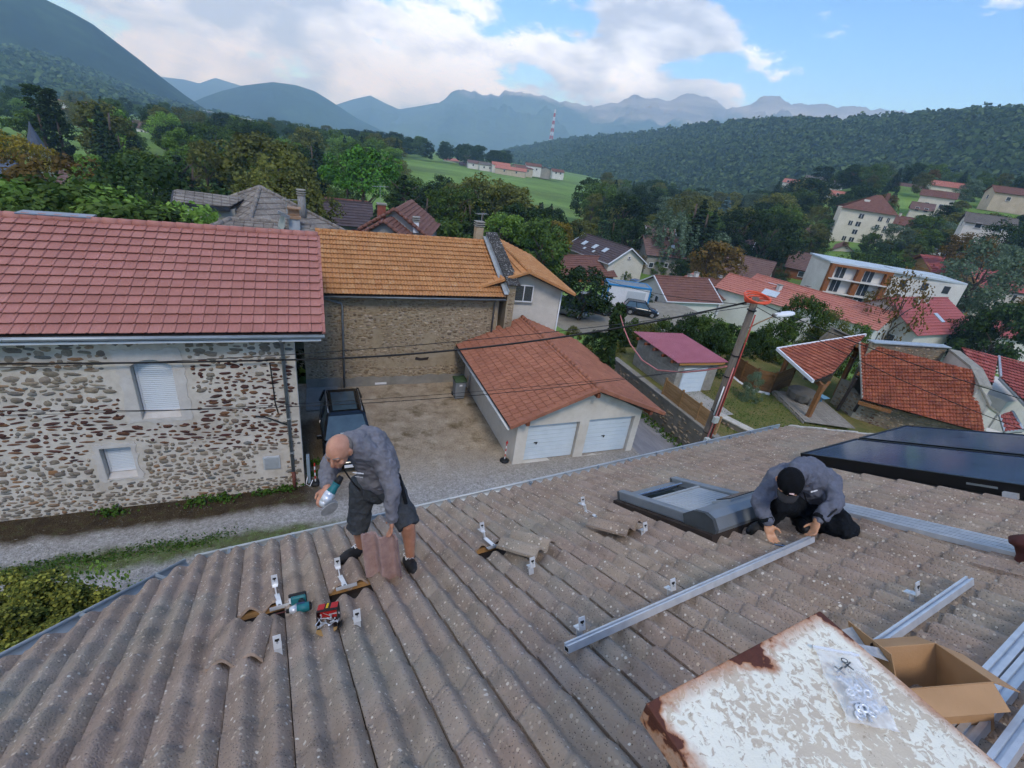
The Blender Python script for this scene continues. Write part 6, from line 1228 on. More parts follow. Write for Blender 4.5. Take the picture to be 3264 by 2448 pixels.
p_ = atd(*c1(1690, 720), 330); gable_house('white_mansion', 'large white mansion with red brown roof and dormers in the trees', (p_[0], p_[1]), R_(-24), 21, 11, p_[2], p_[2]+5.5, p_[2]+8.6, 'white', 'mauve', [('F', x, z, 1.2, 1.3) for x in (-8, -4, 0, 4, 8) for z in (.8, 3.3)], [(-5, 0, 1), (4, 0, 1)], hip=3)
# church spire, slate roof and pink roof at far left
p_ = atd(*c1(445, 880), 120); t = thing('slate_turret', 'small turret with slender blue slate spire behind the trees', 'tower', p_); q = V(*p_); mb = MB(); mb.lathe(q+V(0, 0, -4), [(1.5, 0), (1.5, 4.6)], 8); part('wall', mb, WM['cream'], t); mb = MB(); mb.lathe(q+V(0, 0, 1.0), [(1.9, -.4), (1.35, .1), (.9, 1.2), (.45, 2.4), (.05, 3.8)], 8); part('spire', mb, RM['slate'], t)
p_ = atd(*c1(40, 985), 80); gable_house('slate_roof_house', 'house with blue slate hipped roof at the left edge', (p_[0]-1.5, p_[1]), R_(2), 11, 9, p_[2]-6, p_[2]-3.2, p_[2]+.1, 'cream', 'slate', hip=3.5)
p_ = atd(*c1(1020, 1040), 100); gable_house('pink_roof_cottage', 'cottage with faded pink roof between two leafy trees', (p_[0], p_[1]), R_(-8), 5.5, 7, p_[2]-7, p_[2]-3.4, p_[2], 'beige', 'mauve', [('F', 1, 1, .9, 1)])
p_ = atd(*c3(330, 600), 62); gable_house('red_shutter_house', 'grey house with dark roof and one red shuttered window', (p_[0], p_[1]+2), R_(0), 6.4, 6, p_[2]-6, p_[2]-2.2, p_[2]-.2, 'grey', 'dark', [('F', -2.2, 2.0, .8, 1.1)]); mb = MB(); mb.box((p_[0]+1.6, p_[1]-1.08, p_[2]-3.4), (1.3, .1, 1.0)); part('red_shutter', mb, plain('dark_red_shutter', '#7e2024', None, rough=.7), bpy.data.objects['red_shutter_house'])
p_ = atd(*c3(330, 575), 80); gable_house('salmon_back_house', 'house with salmon roof peeping over the red shuttered house', (p_[0], p_[1]), R_(0), 7, 6, p_[2]-6, p_[2]-1.6, p_[2], 'white', 'pink')
# ------------------------------------------------------------------ hipped grey roof house behind the red roof
gh = thing('grey_hip_roof_house', 'house with lichen grey hipped roof and dormer behind the red roof', 'house', (-3, 34, -13))
def hf_fl(x, w=.34): return .004+.02*math.exp(-((x-.02)/.02)**2)
T_GR = lo_tile('grey_tile', .42, .46, .06, hf_fl, M_GREYT, 8, thick=.035, tilt=.045, gap=.02)
ap = atd(*c2(1212, 440), 34); zE = -7.4; ct = V(ap[0], ap[1], zE); yw_ = R_(38); ha = 5.4
cn = [ct+V(math.cos(yw_+R_(45+90*k))*ha*1.414, math.sin(yw_+R_(45+90*k))*ha*1.414, 0) for k in range(4)]
mb = MB(); wl_ = [ct+(c-ct)*.92 for c in cn]; mb.prism([p+V(0, 0, -7) for p in wl_], V(0, 0, 7.1)); part('wall', mb, WM['grey'], gh)
for k in range(4):
    a, b = cn[k], cn[(k+1) % 4]; dn = (a+b)/2-ap
    if dn[1] < 2.5: tiled_poly(gh, [ap, a, b], dn, T_GR, .42, .46, M_GREYT, 110)
    else: mb = MB(); mb.add([ap, a, b], [(0, 1, 2)]); part('rear_slope', mb, M_GREYT, gh)
    ridge_caps(gh, ap+V(0, 0, .05), a+V(0, 0, .05), M_GREYT, .13, .42, 'hip_tile')
# dormer with a shallow tiled roof
d0, d1, d2, d3 = atd(*c2(208, 465), 33.2), atd(*c2(1050, 562), 33.6), atd(*c2(855, 665), 31.8), atd(*c2(182, 612), 31.4)
dp_ = planar([d0, d1, d3, d2]); dp_ = [dp_[0], dp_[1], dp_[3], dp_[2]]
tiled_poly(gh, dp_, dp_[3]-dp_[0], T_GR, .42, np.linalg.norm(dp_[3]-dp_[0])/4.02, M_GREYT, 60)
mb = MB(); mb.beam(dp_[3]+V(0, 0, -.1), dp_[2]+V(0, 0, -.1), .2, .22); mb.beam(dp_[3]+V(0, 0, -.1), dp_[0]+V(0, 0, -.1), .2, .2); part('dormer_fascia', mb, plain('dark_blue_fascia', '#2c3038', None, rough=.6), gh)
a, b = dp_[3]+V(.55, .3, -.15), dp_[2]+V(.2, .3, -.15); mb = MB(); mb.prism([a, b, b+V(0, 0, -1.2), a+V(0, 0, -1.3)], V(0, 1.0, 0)); part('dormer_wall', mb, WM['grey'], gh)
mb = MB(); mb.box(a+V(.12, -.06, -.65), (.26, .12, 1.3)); part('dormer_post', mb, M_WHITE, gh)
cb = atd(*c2(1710, 745), 33.0); mb = MB(); mb.lathe(cb+V(0, 0, -.4), [(.24, 0), (.22, 1.5)], 14); cf = part('flue', mb, plain('streaked_flue_cement', '#8d8b88', '#6f6d6b', 8, .9, stretch=(4, 4, .6)), gh, True)
for k in range(3): mb = MB(); mb.lathe(cb+V(0, 0, 1.1+.13*k), [(.27, 0), (.27, .05)], 14); part('cowl_ring', mb, MATS['cowl_concrete'], cf)
# lower front roof with its own hip, and a squat stack
l0, l1, l2, l3 = atd(*c2(865, 818), 27.5), atd(*c2(1800, 880), 27.5), atd(*c2(1800, 1010), 26.3), atd(*c2(560, 940), 26.3)
lp = planar([l0, l1, l3, l2]); tiled_poly(gh, [lp[0], lp[1], lp[3], lp[2]], lp[3]-lp[1], T_GR, .42, .4, M_GREYT, 90)
ridge_caps(gh, lp[0]+V(0, 0, .05), lp[1]+V(0, 0, .05), M_GREYT, .12, .42); ridge_caps(gh, lp[0]+V(0, 0, .05), lp[2]+V(0, 0, .05), M_GREYT, .13, .42, 'hip_tile')
mb = MB(); mb.prism([lp[2]+V(.3, .2, -.3), lp[3]+V(0, .2, -.3), lp[3]+V(0, .2, -5), lp[2]+V(.3, .2, -5)], V(0, 3, 0)); part('wall', mb, WM['grey'], gh)
sc_ = atd(*c2(1625, 990), 26.4); mb = MB(); mb.box(sc_+V(0, .2, .25), (.5, .5, 1.0)); stk = part('chimney', mb, plain('pale_painted_stack', '#a9b0b6', '#9aa1a7', 3, .8), gh); mb = MB(); mb.box(sc_+V(0, .2, .82), (.62, .62, .12)); mb.box(sc_+V(0, .2, 1.05), (.5, .1, .3)); mb.box(sc_+V(0, .2, 1.24), (.66, .5, .06)); part('stack_cap', mb, plain('worn_brick_cap', '#8c6f58', '#a0846c', 8, .9), stk)
antenna('tv_antenna', 'tall television antenna beside the satellite dish on the grey roof', tuple(atd(*c2(1548, 990), 26.2)), 1.75, 9, .1, 1.2)
ds = thing('satellite_dish', 'round satellite dish fixed beside the squat grey stack', 'satellite dish', tuple(atd(*c2(1500, 990), 26.2))); q = V(*ds.location); mb = MB(); ax_ = (V(.25, -.97, 0), V(0, 0, 1), V(-.9, -.35, .25)); ax_ = (unit(np.cross(V(0, 0, 1), ax_[2])), unit(np.cross(ax_[2], unit(np.cross(V(0, 0, 1), ax_[2])))), unit(ax_[2])); mb.lathe(q+V(0, 0, .48), [(.02, 0), (.2, .02), (.42, .09), (.43, .1), (.42, .1), (.2, .03), (.02, .012)], 20, ax=ax_); part('dish', mb, plain('grey_dish', '#9ba39c', '#8a928b', 4, .5), ds, True); mb = MB(); mb.tube([q+V(0, 0, .1), q+ax_[2]*.45+V(0, 0, .45)], .014, 6); mb.tube([q+V(.1, .1, -.1), q+V(.02, 0, .48)], .025, 8); part('dish_arm', mb, M_ZINC_D, ds)
mb = MB(); q2 = q+V(.05, -.1, .95); mb.beam(q2+V(-.25, 0, .12), q2+V(.25, 0, -.12), .18, .14); solo('roof_lantern', mb, M_ZINC_D, 'dark metal fitting on the mast above the satellite dish', 'fitting')
# red gabled roof behind the orange ridge
rg = thing('red_double_gable_house', 'red tiled house with two stepped gables behind the orange ridge', 'house', tuple(atd(*c3(945, 900), 40)))
g0 = atd(*c3(950, 690), 40); ydir = unit(V(.35, 1, 0)); xd = unit(V(ydir[1], -ydir[0], 0))
def small_gable(o, w, L, drop, mat):
    for sg in (-1, 1): mb = MB(); stepped(mb, o, o+ydir*L, o+ydir*L+xd*sg*w+V(0, 0, -drop), o+xd*sg*w+V(0, 0, -drop), 10); part('roof_slope', mb, mat, rg); ridge_caps(rg, o+V(0, -.05, .04), o+xd*sg*w+V(0, -.05, -drop+.04), mat, .14, .4, 'verge_tile')
    mb = MB(); mb.prism([o+ydir*.3+V(0, 0, -.15), o+ydir*.3+xd*(w-.3)+V(0, 0, -drop-.05), o+ydir*.3+xd*(w-.3)+V(0, 0, -drop-4), o+ydir*.3-xd*(w-.3)+V(0, 0, -drop-4), o+ydir*.3-xd*(w-.3)+V(0, 0, -drop-.05)], ydir*(L-.6)); part('wall', mb, plain('patchy_grey_render', '#8d8a88', '#a29f9c', 2, .95) if 'patchy_grey_render' not in MATS else MATS['patchy_grey_render'], rg)
small_gable(g0, 2.8, 8, 1.9, RM['brown']); small_gable(atd(*c3(820, 830), 37.5), 2.4, 3.5, 1.6, RM['brown'])
cq = atd(*c3(795, 745), 40.5); mb = MB(); mb.box(cq+V(0, 0, .1), (.6, .6, 1.2)); k_ = part('chimney', mb, plain('red_brick_stack', '#7a4438', '#8c5446', 8, .9), rg); mb = MB(); mb.box(cq+V(0, 0, .75), (.75, .75, .1)); part('chimney_cap', mb, M_CEMENT, k_)
antenna('tv_antenna', 'television antenna above the brick stack of the red gables', tuple(cq+V(-.1, 0, .7)), 1.4, 7, .1, 1.2)
cq = atd(*c3(1200, 870), 40); mb = MB(); mb.box(cq+V(0, 0, -.2), (.42, .42, .8)); k_ = part('chimney', mb, M_WHITE, rg)
for j in range(3): mb = MB(); mb.box(cq+V(0, 0, .3+.14*j), (.56, .56, .05)); part('cowl_slab', mb, MATS['cowl_concrete'], k_)
# striped telecom mast on the hill
p_ = atd(*c4(945, 165), 1480); t = thing('telecom_mast', 'red and white striped lattice mast on the hill crest', 'mast', p_); q = V(*p_)
for k in range(9):
    mb = MB(); r0_, r1_ = 5.5-.5*k, 5.0-.5*k
    for a in range(4): mb.tube([q+V(r0_*math.cos(a*1.57), r0_*math.sin(a*1.57), -8+9*k), q+V(r1_*math.cos(a*1.57), r1_*math.sin(a*1.57), 1+9*k)], .8, 4); mb.tube([q+V(r0_*math.cos(a*1.57), r0_*math.sin(a*1.57), -8+9*k), q+V(r1_*math.cos(a*1.57+1.57), r1_*math.sin(a*1.57+1.57), 1+9*k)], .5, 4)
    part('lattice_stage', mb, MATS['marker_red'] if k % 2 else M_WHITE, t)
# parked cars and the site office cabin
M_CARGREY = plain('silver_grey_paint', '#7d858c', None, rough=.25, metal=.5); M_CARBLUE = plain('blue_paint', '#3f5f86', None, rough=.2); M_CARW = plain('white_paint_car', '#cfd3d6', None, rough=.25)
PKZ = -15.0
struct('parking_ground', grid(21, 44, 38, 56, 10, 10, lambda x, y: PKZ-.05-1.6*sm(46, 56, y)), plain('parking_gravel', '#7a7467', '#8b8578', 1.2, .95, bump=.4), True)
car('parked_car', 'silver grey people carrier behind the white gable house', (24.8, 43.2, PKZ), R_(-40), M_CARGREY, 4.4, 1.8, 1.75, False, 'cars parked below the white gable house', False)
car('parked_car', 'dark estate car with rails behind the bushes left of the site cabin', (28.6, 44.4, PKZ), R_(-38), M_CARBLK, 4.6, 1.8, 1.8, True, 'cars parked below the white gable house', False)
car('parked_car', 'small black car parked in front of the blue and white cabin', (34.3, 43.4, PKZ), R_(-30), M_CARBLK, 4.0, 1.7, 1.5, False, 'cars parked below the white gable house', False)
car('parked_car', 'blue car beside the white picket fence of the cottage', (46.6, 60.2, -17.0), R_(-60), M_CARBLUE, 4.3, 1.8, 1.5, False, 'cars parked below the white gable house', False)
cbn = thing('site_cabin', 'white site office cabin with bright blue frame', 'cabin', (34.5, 47, PKZ)); d = V(math.cos(R_(-20)), math.sin(R_(-20)), 0); s = V(-d[1], d[0], 0); q = V(34.2, 46.8, PKZ); P = lambda x, y, z: q+d*x+s*y+V(0, 0, z); M_CB = plain('bright_blue_frame', '#2f7fb5', None, rough=.4)
mb = MB(); mb.box(P(0, 0, 1.3), (5.0, 2.3, 2.5), (d, s, V(0, 0, 1))); part('wall', mb, M_WHITE, cbn); mb = MB(); mb.box(P(0, 0, 2.6), (4.9, 2.2, .06), (d, s, V(0, 0, 1))); part('roof', mb, M_ZINC_D, cbn)
for x in (-2.5, 2.5):
    for y in (-1.15, 1.15): mb = MB(); mb.box(P(x, y, 1.3), (.16, .16, 2.7), (d, s, V(0, 0, 1))); part('frame_post', mb, M_CB, cbn)
for y in (-1.15, 1.15): mb = MB(); mb.box(P(0, y, 2.58), (5.1, .18, .18), (d, s, V(0, 0, 1))); part('frame_rail', mb, M_CB, cbn)
for x in (-2.5, 2.5): mb = MB(); mb.box(P(x, 0, 2.58), (.18, 2.4, .18), (d, s, V(0, 0, 1))); part('frame_rail', mb, M_CB, cbn)
mb = MB(); mb.box(P(.9, -1.18, 1.3), (2.2, .05, 1.5), (d, s, V(0, 0, 1))); part('shutter', mb, plain('cabin_grey_panel', '#b4bbc0', None, rough=.5), cbn); mb = MB()
for k, (x, z, w, h) in enumerate(((-.35, 2.1, .3, .28), (.1, 2.1, .22, .24), (-.3, 1.5, .14, .3), (.1, 1.45, .2, .12), (-.25, 1.0, .16, .22))): mb.box(P(-2.53, x, z), (.03, w, h), (d, s, V(0, 0, 1)))
part('black_lettering', mb, M_BLK, cbn)
for k in range(3):
    p_ = atd(*[c6(1215, 840), c6(1310, 850), c6(1600, 890)][k], 158+4*k); car('distant_car', ['pale blue car under the plane trees', 'white car right of the pale blue one under the plane trees', 'white car alone on the green at the right'][k], p_+V(0, 0, -.7), R_(-50), [M_CARW, M_CARW, M_CARW][k], 4.4, 1.8, 1.5, False, 'cars parked by the plane trees', False)
# ------------------------------------------------------------------ trees: prototypes of unit height, copied as things
LEAF = dict(green=m_leaf('green_leaves', '#33461f', '#465c2a', '#5d7238'), dark=m_leaf('dark_green_leaves', '#1f2f1a', '#2d4022', '#3d512c'), olive=m_leaf('olive_leaves', '#4a4f26', '#5d6130', '#70733d'), yellow=m_leaf('yellowing_leaves', '#6a5f22', '#857528', '#9a8a36'), autumn=m_leaf('russet_leaves', '#4f4222', '#64522a', '#745f33'), light=m_leaf('light_green_leaves', '#4f6b2a', '#658338', '#7b984a'), grey=m_leaf('grey_green_leaves', '#44553f', '#586a52', '#6d7f66'), conifer=m_leaf('conifer_needles', '#1c2a1b', '#273823', '#33472d', .1), blue=m_leaf('blue_spruce_needles', '#3c5050', '#4b6162', '#5c7374', .1), thuja=m_leaf('golden_thuja', '#2f3a18', '#565c26', '#8a8a3c', .12), pine=m_leaf('stone_pine_needles', '#2c4a1c', '#3a5f22', '#4b742c', .12))
M_BARK = plain('grey_brown_bark', '#4a4038', '#5d5148', 8, .95, bump=.5, bscale=20)
def lumps(rng, K, env, rlo, rhi, n, q, jit=.55, shell=.55):
    """leaf clumps on K lumps spread through the crown; env(t, a) radius at height t, bearing a"""
    C, D = [], []; per = n//K
    for _ in range(K):
        t = rng.uniform(0, 1); a = rng.uniform(0, 2*math.pi); z0, rr = env(t, a); r = rr*math.sqrt(rng.uniform(shell**2, 1)); c = np.array([r*math.cos(a), r*math.sin(a), z0]); lr = rng.uniform(rlo, rhi)
        d = rng.normal(size=(per, 3)); d[:, 2] = d[:, 2]*.9+.25; d /= np.linalg.norm(d, axis=1)[:, None]
        C.append(c+d*lr*rng.uniform(.55, 1.0, (per, 1))*np.array([1, 1, .8])); D.append(d*.8+np.array([0, 0, .35])+c*np.array([.6, .6, 0]))
    C, D = np.concatenate(C), np.concatenate(D); return C, D/(np.linalg.norm(D, axis=1)[:, None]+1e-9), rng.uniform(.6, 1.3, len(C))*q
def proto(kind, seed):
    rng = np.random.default_rng(seed); ph = rng.uniform(0, 6, 4)
    wob = lambda t, a: 1+.16*math.sin(2*a+ph[0]+4*t)+.12*math.sin(3*a+ph[1]-5*t)
    tr = MB(); top = .75
    if kind in ('broad', 'wide', 'sparse'):
        w = {'broad': .36, 'wide': .5, 'sparse': .42}[kind]; env = lambda t, a: (.24+.70*t, w*math.sin(math.pi*(.12+.80*t))**.75*wob(t, a))
        C, D, Q = lumps(rng, {'broad': 60, 'wide': 80, 'sparse': 46}[kind], env, .07, .14, {'broad': 5200, 'wide': 6400, 'sparse': 800}[kind], .014 if kind != 'wide' else .0125)
    elif kind == 'tall':
        env = lambda t, a: (.16+.8*t, .27*math.sin(math.pi*(.1+.82*t))**.7*wob(t, a)); C, D, Q = lumps(rng, 60, env, .06, .11, 5000, .0125)
    elif kind == 'poplar':
        env = lambda t, a: (.06+.9*t, .105*math.sin(math.pi*(.12+.82*t))**.5*wob(t, a)); C, D, Q = lumps(rng, 70, env, .03, .05, 4200, .010); D[:, 2] += .4
    elif kind == 'conifer':
        C, D, Q = [], [], []
        for k in range(17):
            t = k/16; z = .08+.88*t; R0 = .24*(1-t)**.85+.012; m = int(60+340*(1-t)); a = rng.uniform(0, 2*math.pi, m); nb = 7+k % 3; a = np.round(a*nb/(2*math.pi))*2*math.pi/nb+rng.normal(scale=.16, size=m)+k; r = R0*np.sqrt(rng.uniform(.03, 1, m)); C.append(np.stack([r*np.cos(a), r*np.sin(a), z-.25*r+rng.normal(scale=.012, size=m)], 1)); D.append(np.stack([.5*np.cos(a), .5*np.sin(a), np.full(m, .8)], 1))
        C, D = np.concatenate(C), np.concatenate(D); Q = rng.uniform(.6, 1.3, len(C))*.0135; top = .95
    elif kind == 'cedar':
        C, D = [], []
        for k in range(11):
            t = k/10; z = .2+.74*t; R0 = .34*(1-t)**.7*rng.uniform(.75, 1.1)+.03; m = int(120+420*(1-t)); a = rng.uniform(0, 2*math.pi, m); nb = 5; a = np.round(a*nb/(2*math.pi))*2*math.pi/nb+rng.normal(scale=.28, size=m)+k*1.3; r = R0*np.sqrt(rng.uniform(.05, 1, m)); C.append(np.stack([r*np.cos(a), r*np.sin(a), z+.06*r+rng.normal(scale=.010, size=m)], 1)); D.append(np.stack([.2*np.cos(a), .2*np.sin(a), np.full(m, 1.0)], 1))
        C, D = np.concatenate(C), np.concatenate(D); Q = rng.uniform(.6, 1.3, len(C))*.014; top = .9
    elif kind == 'umbrella':
        env = lambda t, a: (.62+.36*t**1.2, .46*(1-t**2.2)**.5*wob(t, a)+.02); C, D, Q = lumps(rng, 70, env, .06, .10, 6000, .0115); D[:, 2] += .3
    elif kind == 'birch':
        C, D = [], []
        for _ in range(150):
            t = rng.uniform(0, 1); a = rng.uniform(0, 2*math.pi); r0 = .30*math.sin(math.pi*(.15+.75*t))**.7*rng.uniform(.4, 1)*wob(t, a); z0 = .3+.68*t; m = 34; L = rng.uniform(.10, .22); tt = rng.uniform(0, 1, m); C.append(np.stack([(r0+.03*tt)*math.cos(a)+rng.normal(scale=.012, size=m), (r0+.03*tt)*math.sin(a)+rng.normal(scale=.012, size=m), z0-L*tt], 1)); D.append(np.stack([np.full(m, math.cos(a)), np.full(m, math.sin(a)), rng.uniform(0, .8, m)], 1))
        C, D = np.concatenate(C), np.concatenate(D); Q = rng.uniform(.6, 1.3, len(C))*.010
    elif kind == 'shrub':
        env = lambda t, a: (.05+.88*t, .55*math.sin(math.pi*(.28+.66*t))**.7*wob(t, a)); C, D, Q = lumps(rng, 64, env, .08, .15, 11000, .0105); top = .4
    elif kind == 'thuja':
        env = lambda t, a: (.03+.95*t, .15*(1-t**2.4)**.6*(1+.25*math.sin(5*a+9*t))+.01); C, D, Q = lumps(rng, 150, env, .024, .045, 11000, .0056); D[:, 2] += .8; top = .6
    D = D/(np.linalg.norm(D, axis=1)[:, None]+1e-9); cm = leaf_mesh(kind+'_crown', C, D, Q, rng, .5)
    lean = rng.normal(scale=.015, size=2); n = 6
    tr.tube([(lean[0]*k, lean[1]*k, top*k/n-.03) for k in range(n+1)], [.026*(1-.8*k/n)+.003 for k in range(n+1)], 8)
    if kind not in ('conifer', 'poplar', 'thuja', 'shrub'):
        for k in range(9):
            a = 2*math.pi*k/9+rng.uniform(-.3, .3); z0 = top*rng.uniform(.35, .85); L = rng.uniform(.16, .3)*(1.3 if kind in ('umbrella', 'wide') else 1); s = L*.8; tr.tube([(0, 0, z0), (s*.5*math.cos(a), s*.5*math.sin(a), z0+L*.45), (s*math.cos(a), s*math.sin(a), z0+L*.75)], [.011, .007, .003], 5)
    return cm, tr.mesh(kind+'_trunk', smooth=True)
PROTO = {}
def get_proto(kind, var, leaf):
    k = (kind, var, leaf)
    if k not in PROTO:
        b = (kind, var)
        if b not in PROTO: PROTO[b] = proto(kind, sum(map(ord, kind))*7+var)
        cm, tm = PROTO[b]; cm = cm.copy(); cm.materials.append(LEAF[leaf])
        if not tm.materials: tm.materials.append(M_BARK)
        PROTO[k] = (cm, tm)
    return PROTO[k]
TRNG = random.Random(11)
def tree(name, kind, leaf, x, y, z, h, w, label, group=None, var=None, parts=True, cat='tree'):
    cm, tm = get_proto(kind, TRNG.randrange(3) if var is None else var, leaf); t = thing(name, label, cat, (x, y, z), group); t.scale = (w*h, w*h, h); t.rotation_euler = (0, 0, TRNG.uniform(0, 6.28))
    if parts: link('trunk', tm, None, t)
    link('crown', cm, None, t); return t
def tree_top(name, kind, leaf, px, D, w, label, group=None, cat='tree', base=None, var=None):
    """tree whose top is seen at px, standing D metres off on the terrain"""
    p = atd(*px, D); zg = gz(p[0], p[1]) if base is None else base; return tree(name, kind, leaf, p[0], p[1], zg-.2, max(1.0, p[2]-zg+.2), w, label, group, var, True, cat)
K = 3264/2212
def hit(px, r0=20, r1=400):
    r = r0
    while r < r1:
        p = atd(*px, r)
        if p[2] < gz(p[0], p[1]): return r
        r += .5
    return r1
def tb(name, kind, leaf, ptop, pbot, w, label, group=None, cat='tree'):
    """tree given by where its top and its foot are seen"""
    return tree_top(name, kind, leaf, ptop, hit(pbot), w, label, group, cat)
dd_ = lambda x, y: (x*K, y*K)
tt = tree_top
tt('poplar_tree', 'poplar', 'dark', dd_(66, 178), 128, 1.3, 'taller broader poplar of the pair at far left', 'tall poplars'); tt('poplar_tree', 'poplar', 'dark', dd_(98, 186), 126, 1.05, 'slimmer right hand poplar of the pair at far left', 'tall poplars'); tt('poplar_tree', 'poplar', 'dark', dd_(552, 262), 235, 1.15, 'lone slender poplar standing in the valley', 'tall poplars')
tt('spruce_tree', 'conifer', 'conifer', c1(1290, 590), 95, 1.0, 'dark pointed spruce rising behind the pink roofed cottage'); tt('yellow_tree', 'wide', 'yellow', dd_(15, 285), 105, 1.0, 'yellowing tree at the left edge beside the turret'); tt('russet_tree', 'wide', 'autumn', c1(560, 870), 52, .95, 'russet brown leafy tree in front of the turret'); tt('leafy_tree', 'wide', 'dark', c1(1640, 900), 47, 1.0, 'dark spreading tree left of the grey dormer'); tt('light_tree', 'broad', 'light', c1(1020, 890), 92, 1.0, 'small light green tree behind the pink roof'); tt('leafy_tree', 'broad', 'green', c1(1620, 860), 75, 1.2, 'green rounded tree just behind the dark spreading tree')
tt('cedar_tree', 'cedar', 'conifer', c2(220, 20), 66, 1.0, 'dark layered cedar left behind the dormer'); tt('spruce_tree', 'conifer', 'conifer', c2(700, 160), 92, 1.3, 'dark spruce right of the cedar'); tt('spruce_tree', 'conifer', 'conifer', c2(880, 90), 96, 1.2, 'second dark spruce right of the cedar')
tt('birch_tree', 'birch', 'olive', dd_(605, 312), 58, 1.25, 'big drooping birch behind the grey hipped roof'); tt('birch_tree', 'birch', 'olive', dd_(560, 360), 55, 1.2, 'lower drooping birch at the left of the big one'); tt('birch_tree', 'birch', 'olive', dd_(655, 370), 56, 1.2, 'drooping birch nearest the round grey flue')
tt('stone_pine', 'umbrella', 'pine', dd_(786, 320), 76, .92, 'bright green umbrella pine standing before the meadow'); tt('dark_pine', 'cedar', 'dark', dd_(872, 372), 70, 1.05, 'ragged dark pine right of the umbrella pine'); tt('dark_pine', 'conifer', 'conifer', dd_(815, 440), 60, 1.4, 'dark conifer below the umbrella pine by the brick stack'); tt('dark_pine', 'cedar', 'conifer', dd_(905, 425), 62, 1.0, 'low dark conifer behind the stepped red gables')
tt('ash_tree', 'wide', 'olive', dd_(1045, 376), 78, 1.1, 'large airy multi stemmed tree before the meadow'); tt('ash_tree', 'wide', 'green', dd_(985, 400), 74, 1.0, 'green tree at the left of the large airy tree'); tt('ash_tree', 'broad', 'olive', dd_(1110, 400), 82, 1.2, 'olive tree at the right of the large airy tree')
tt('leafy_tree', 'broad', 'light', c4(440, 1010), 62, 1.1, 'fresh green tree right behind the lichen covered coping'); tt('leafy_tree', 'broad', 'dark', c4(730, 950), 70, 1.05, 'dark dense tree left of the yellow tree'); tt('yellow_tree', 'broad', 'yellow', c4(1050, 1130), 80, 1.15, 'golden yellow tree above the white roof of the chalet'); tt('yellow_tree', 'broad', 'olive', c4(1350, 1100), 90, 1.1, 'olive yellow tree between golden tree and dark pines'); tt('dark_pine', 'cedar', 'conifer', c4(1570, 1060), 92, .95, 'dark green pine behind the skylight house'); tt('dark_pine', 'conifer', 'dark', c4(1740, 1100), 95, 1.3, 'pointed dark tree right of the skylight house pine'); tt('leafy_tree', 'broad', 'dark', c4(1900, 1080), 100, 1.0, 'dark tree above the grey house with two stacks')
tt('round_tree', 'broad', 'dark', z8(1010, 550), 49, 1.25, 'dark round tree in front of the timber chalet', base=-15.4); tb('bush', 'shrub', 'green', z8(1450, 575), z8(1450, 790), .8, 'light green bush at the corner of the skylight house', cat='bush'); tb('bush', 'shrub', 'light', z8(1540, 720), z8(1540, 830), 1.0, 'low flowering bush beside the blue car', cat='bush')
tb('birch_tree', 'birch', 'grey', c5(1350, 735), c5(1330, 1180), 1.0, 'grey green drooping birch before the white split roof house'); tb('round_tree', 'broad', 'green', c5(1620, 855), c5(1620, 1290), 1.2, 'dense rounded green tree beside the brown chalet'); tt('spruce_tree', 'conifer', 'conifer', c5(740, 490), 108, 1.5, 'tall black green spruce in the middle of the wood'); tt('spruce_tree', 'conifer', 'conifer', c5(860, 620), 104, 1.4, 'second black green spruce hiding the white gable'); tt('birch_tree', 'birch', 'grey', c5(400, 570), 100, 1.3, 'grey green weeping tree behind the grey brown house'); tt('blue_spruce', 'conifer', 'blue', c5(1010, 455), 145, 1.5, 'blue grey spruce in the wood'); tt('leafy_tree', 'wide', 'dark', c5(1230, 590), 122, .9, 'dark broad tree right of the blue spruce'); tt('leafy_tree', 'wide', 'dark', c5(1560, 630), 118, 1.0, 'dark broad tree left of the long beige building')
tb('bush', 'shrub', 'light', c5(430, 1190), c5(430, 1400), 1.0, 'pale green hedge bush right of the grey brown house', cat='bush'); tb('leafy_tree', 'broad', 'green', c5(800, 990), c5(800, 1390), 1.1, 'green tree between brown chalet and grey brown house'); tt('leafy_tree', 'broad', 'autumn', c5(960, 1010), 82, 1.1, 'browning tree left of the white split roof house'); tb('bush', 'shrub', 'light', c5(1560, 1300), c5(1560, 1420), .9, 'yellow green bush on the lawn of the brown chalet', cat='bush'); tb('bush', 'shrub', 'green', c5(200, 1230), c5(200, 1410), 1.2, 'green bush left of the pale hedge bush', cat='bush')
tt('plane_tree', 'wide', 'olive', c6(1240, 500), 172, .85, 'large olive plane tree over the parked cars', 'plane trees'); tt('plane_tree', 'broad', 'olive', c6(1500, 590), 168, 1.2, 'smaller olive plane tree right of the large one', 'plane trees'); tt('plane_tree', 'wide', 'olive', c6(80, 345), 185, .8, 'left of two plane trees beside the tall cream block', 'plane trees'); tt('plane_tree', 'wide', 'olive', c6(290, 390), 178, .75, 'right of two plane trees beside the tall cream block', 'plane trees')
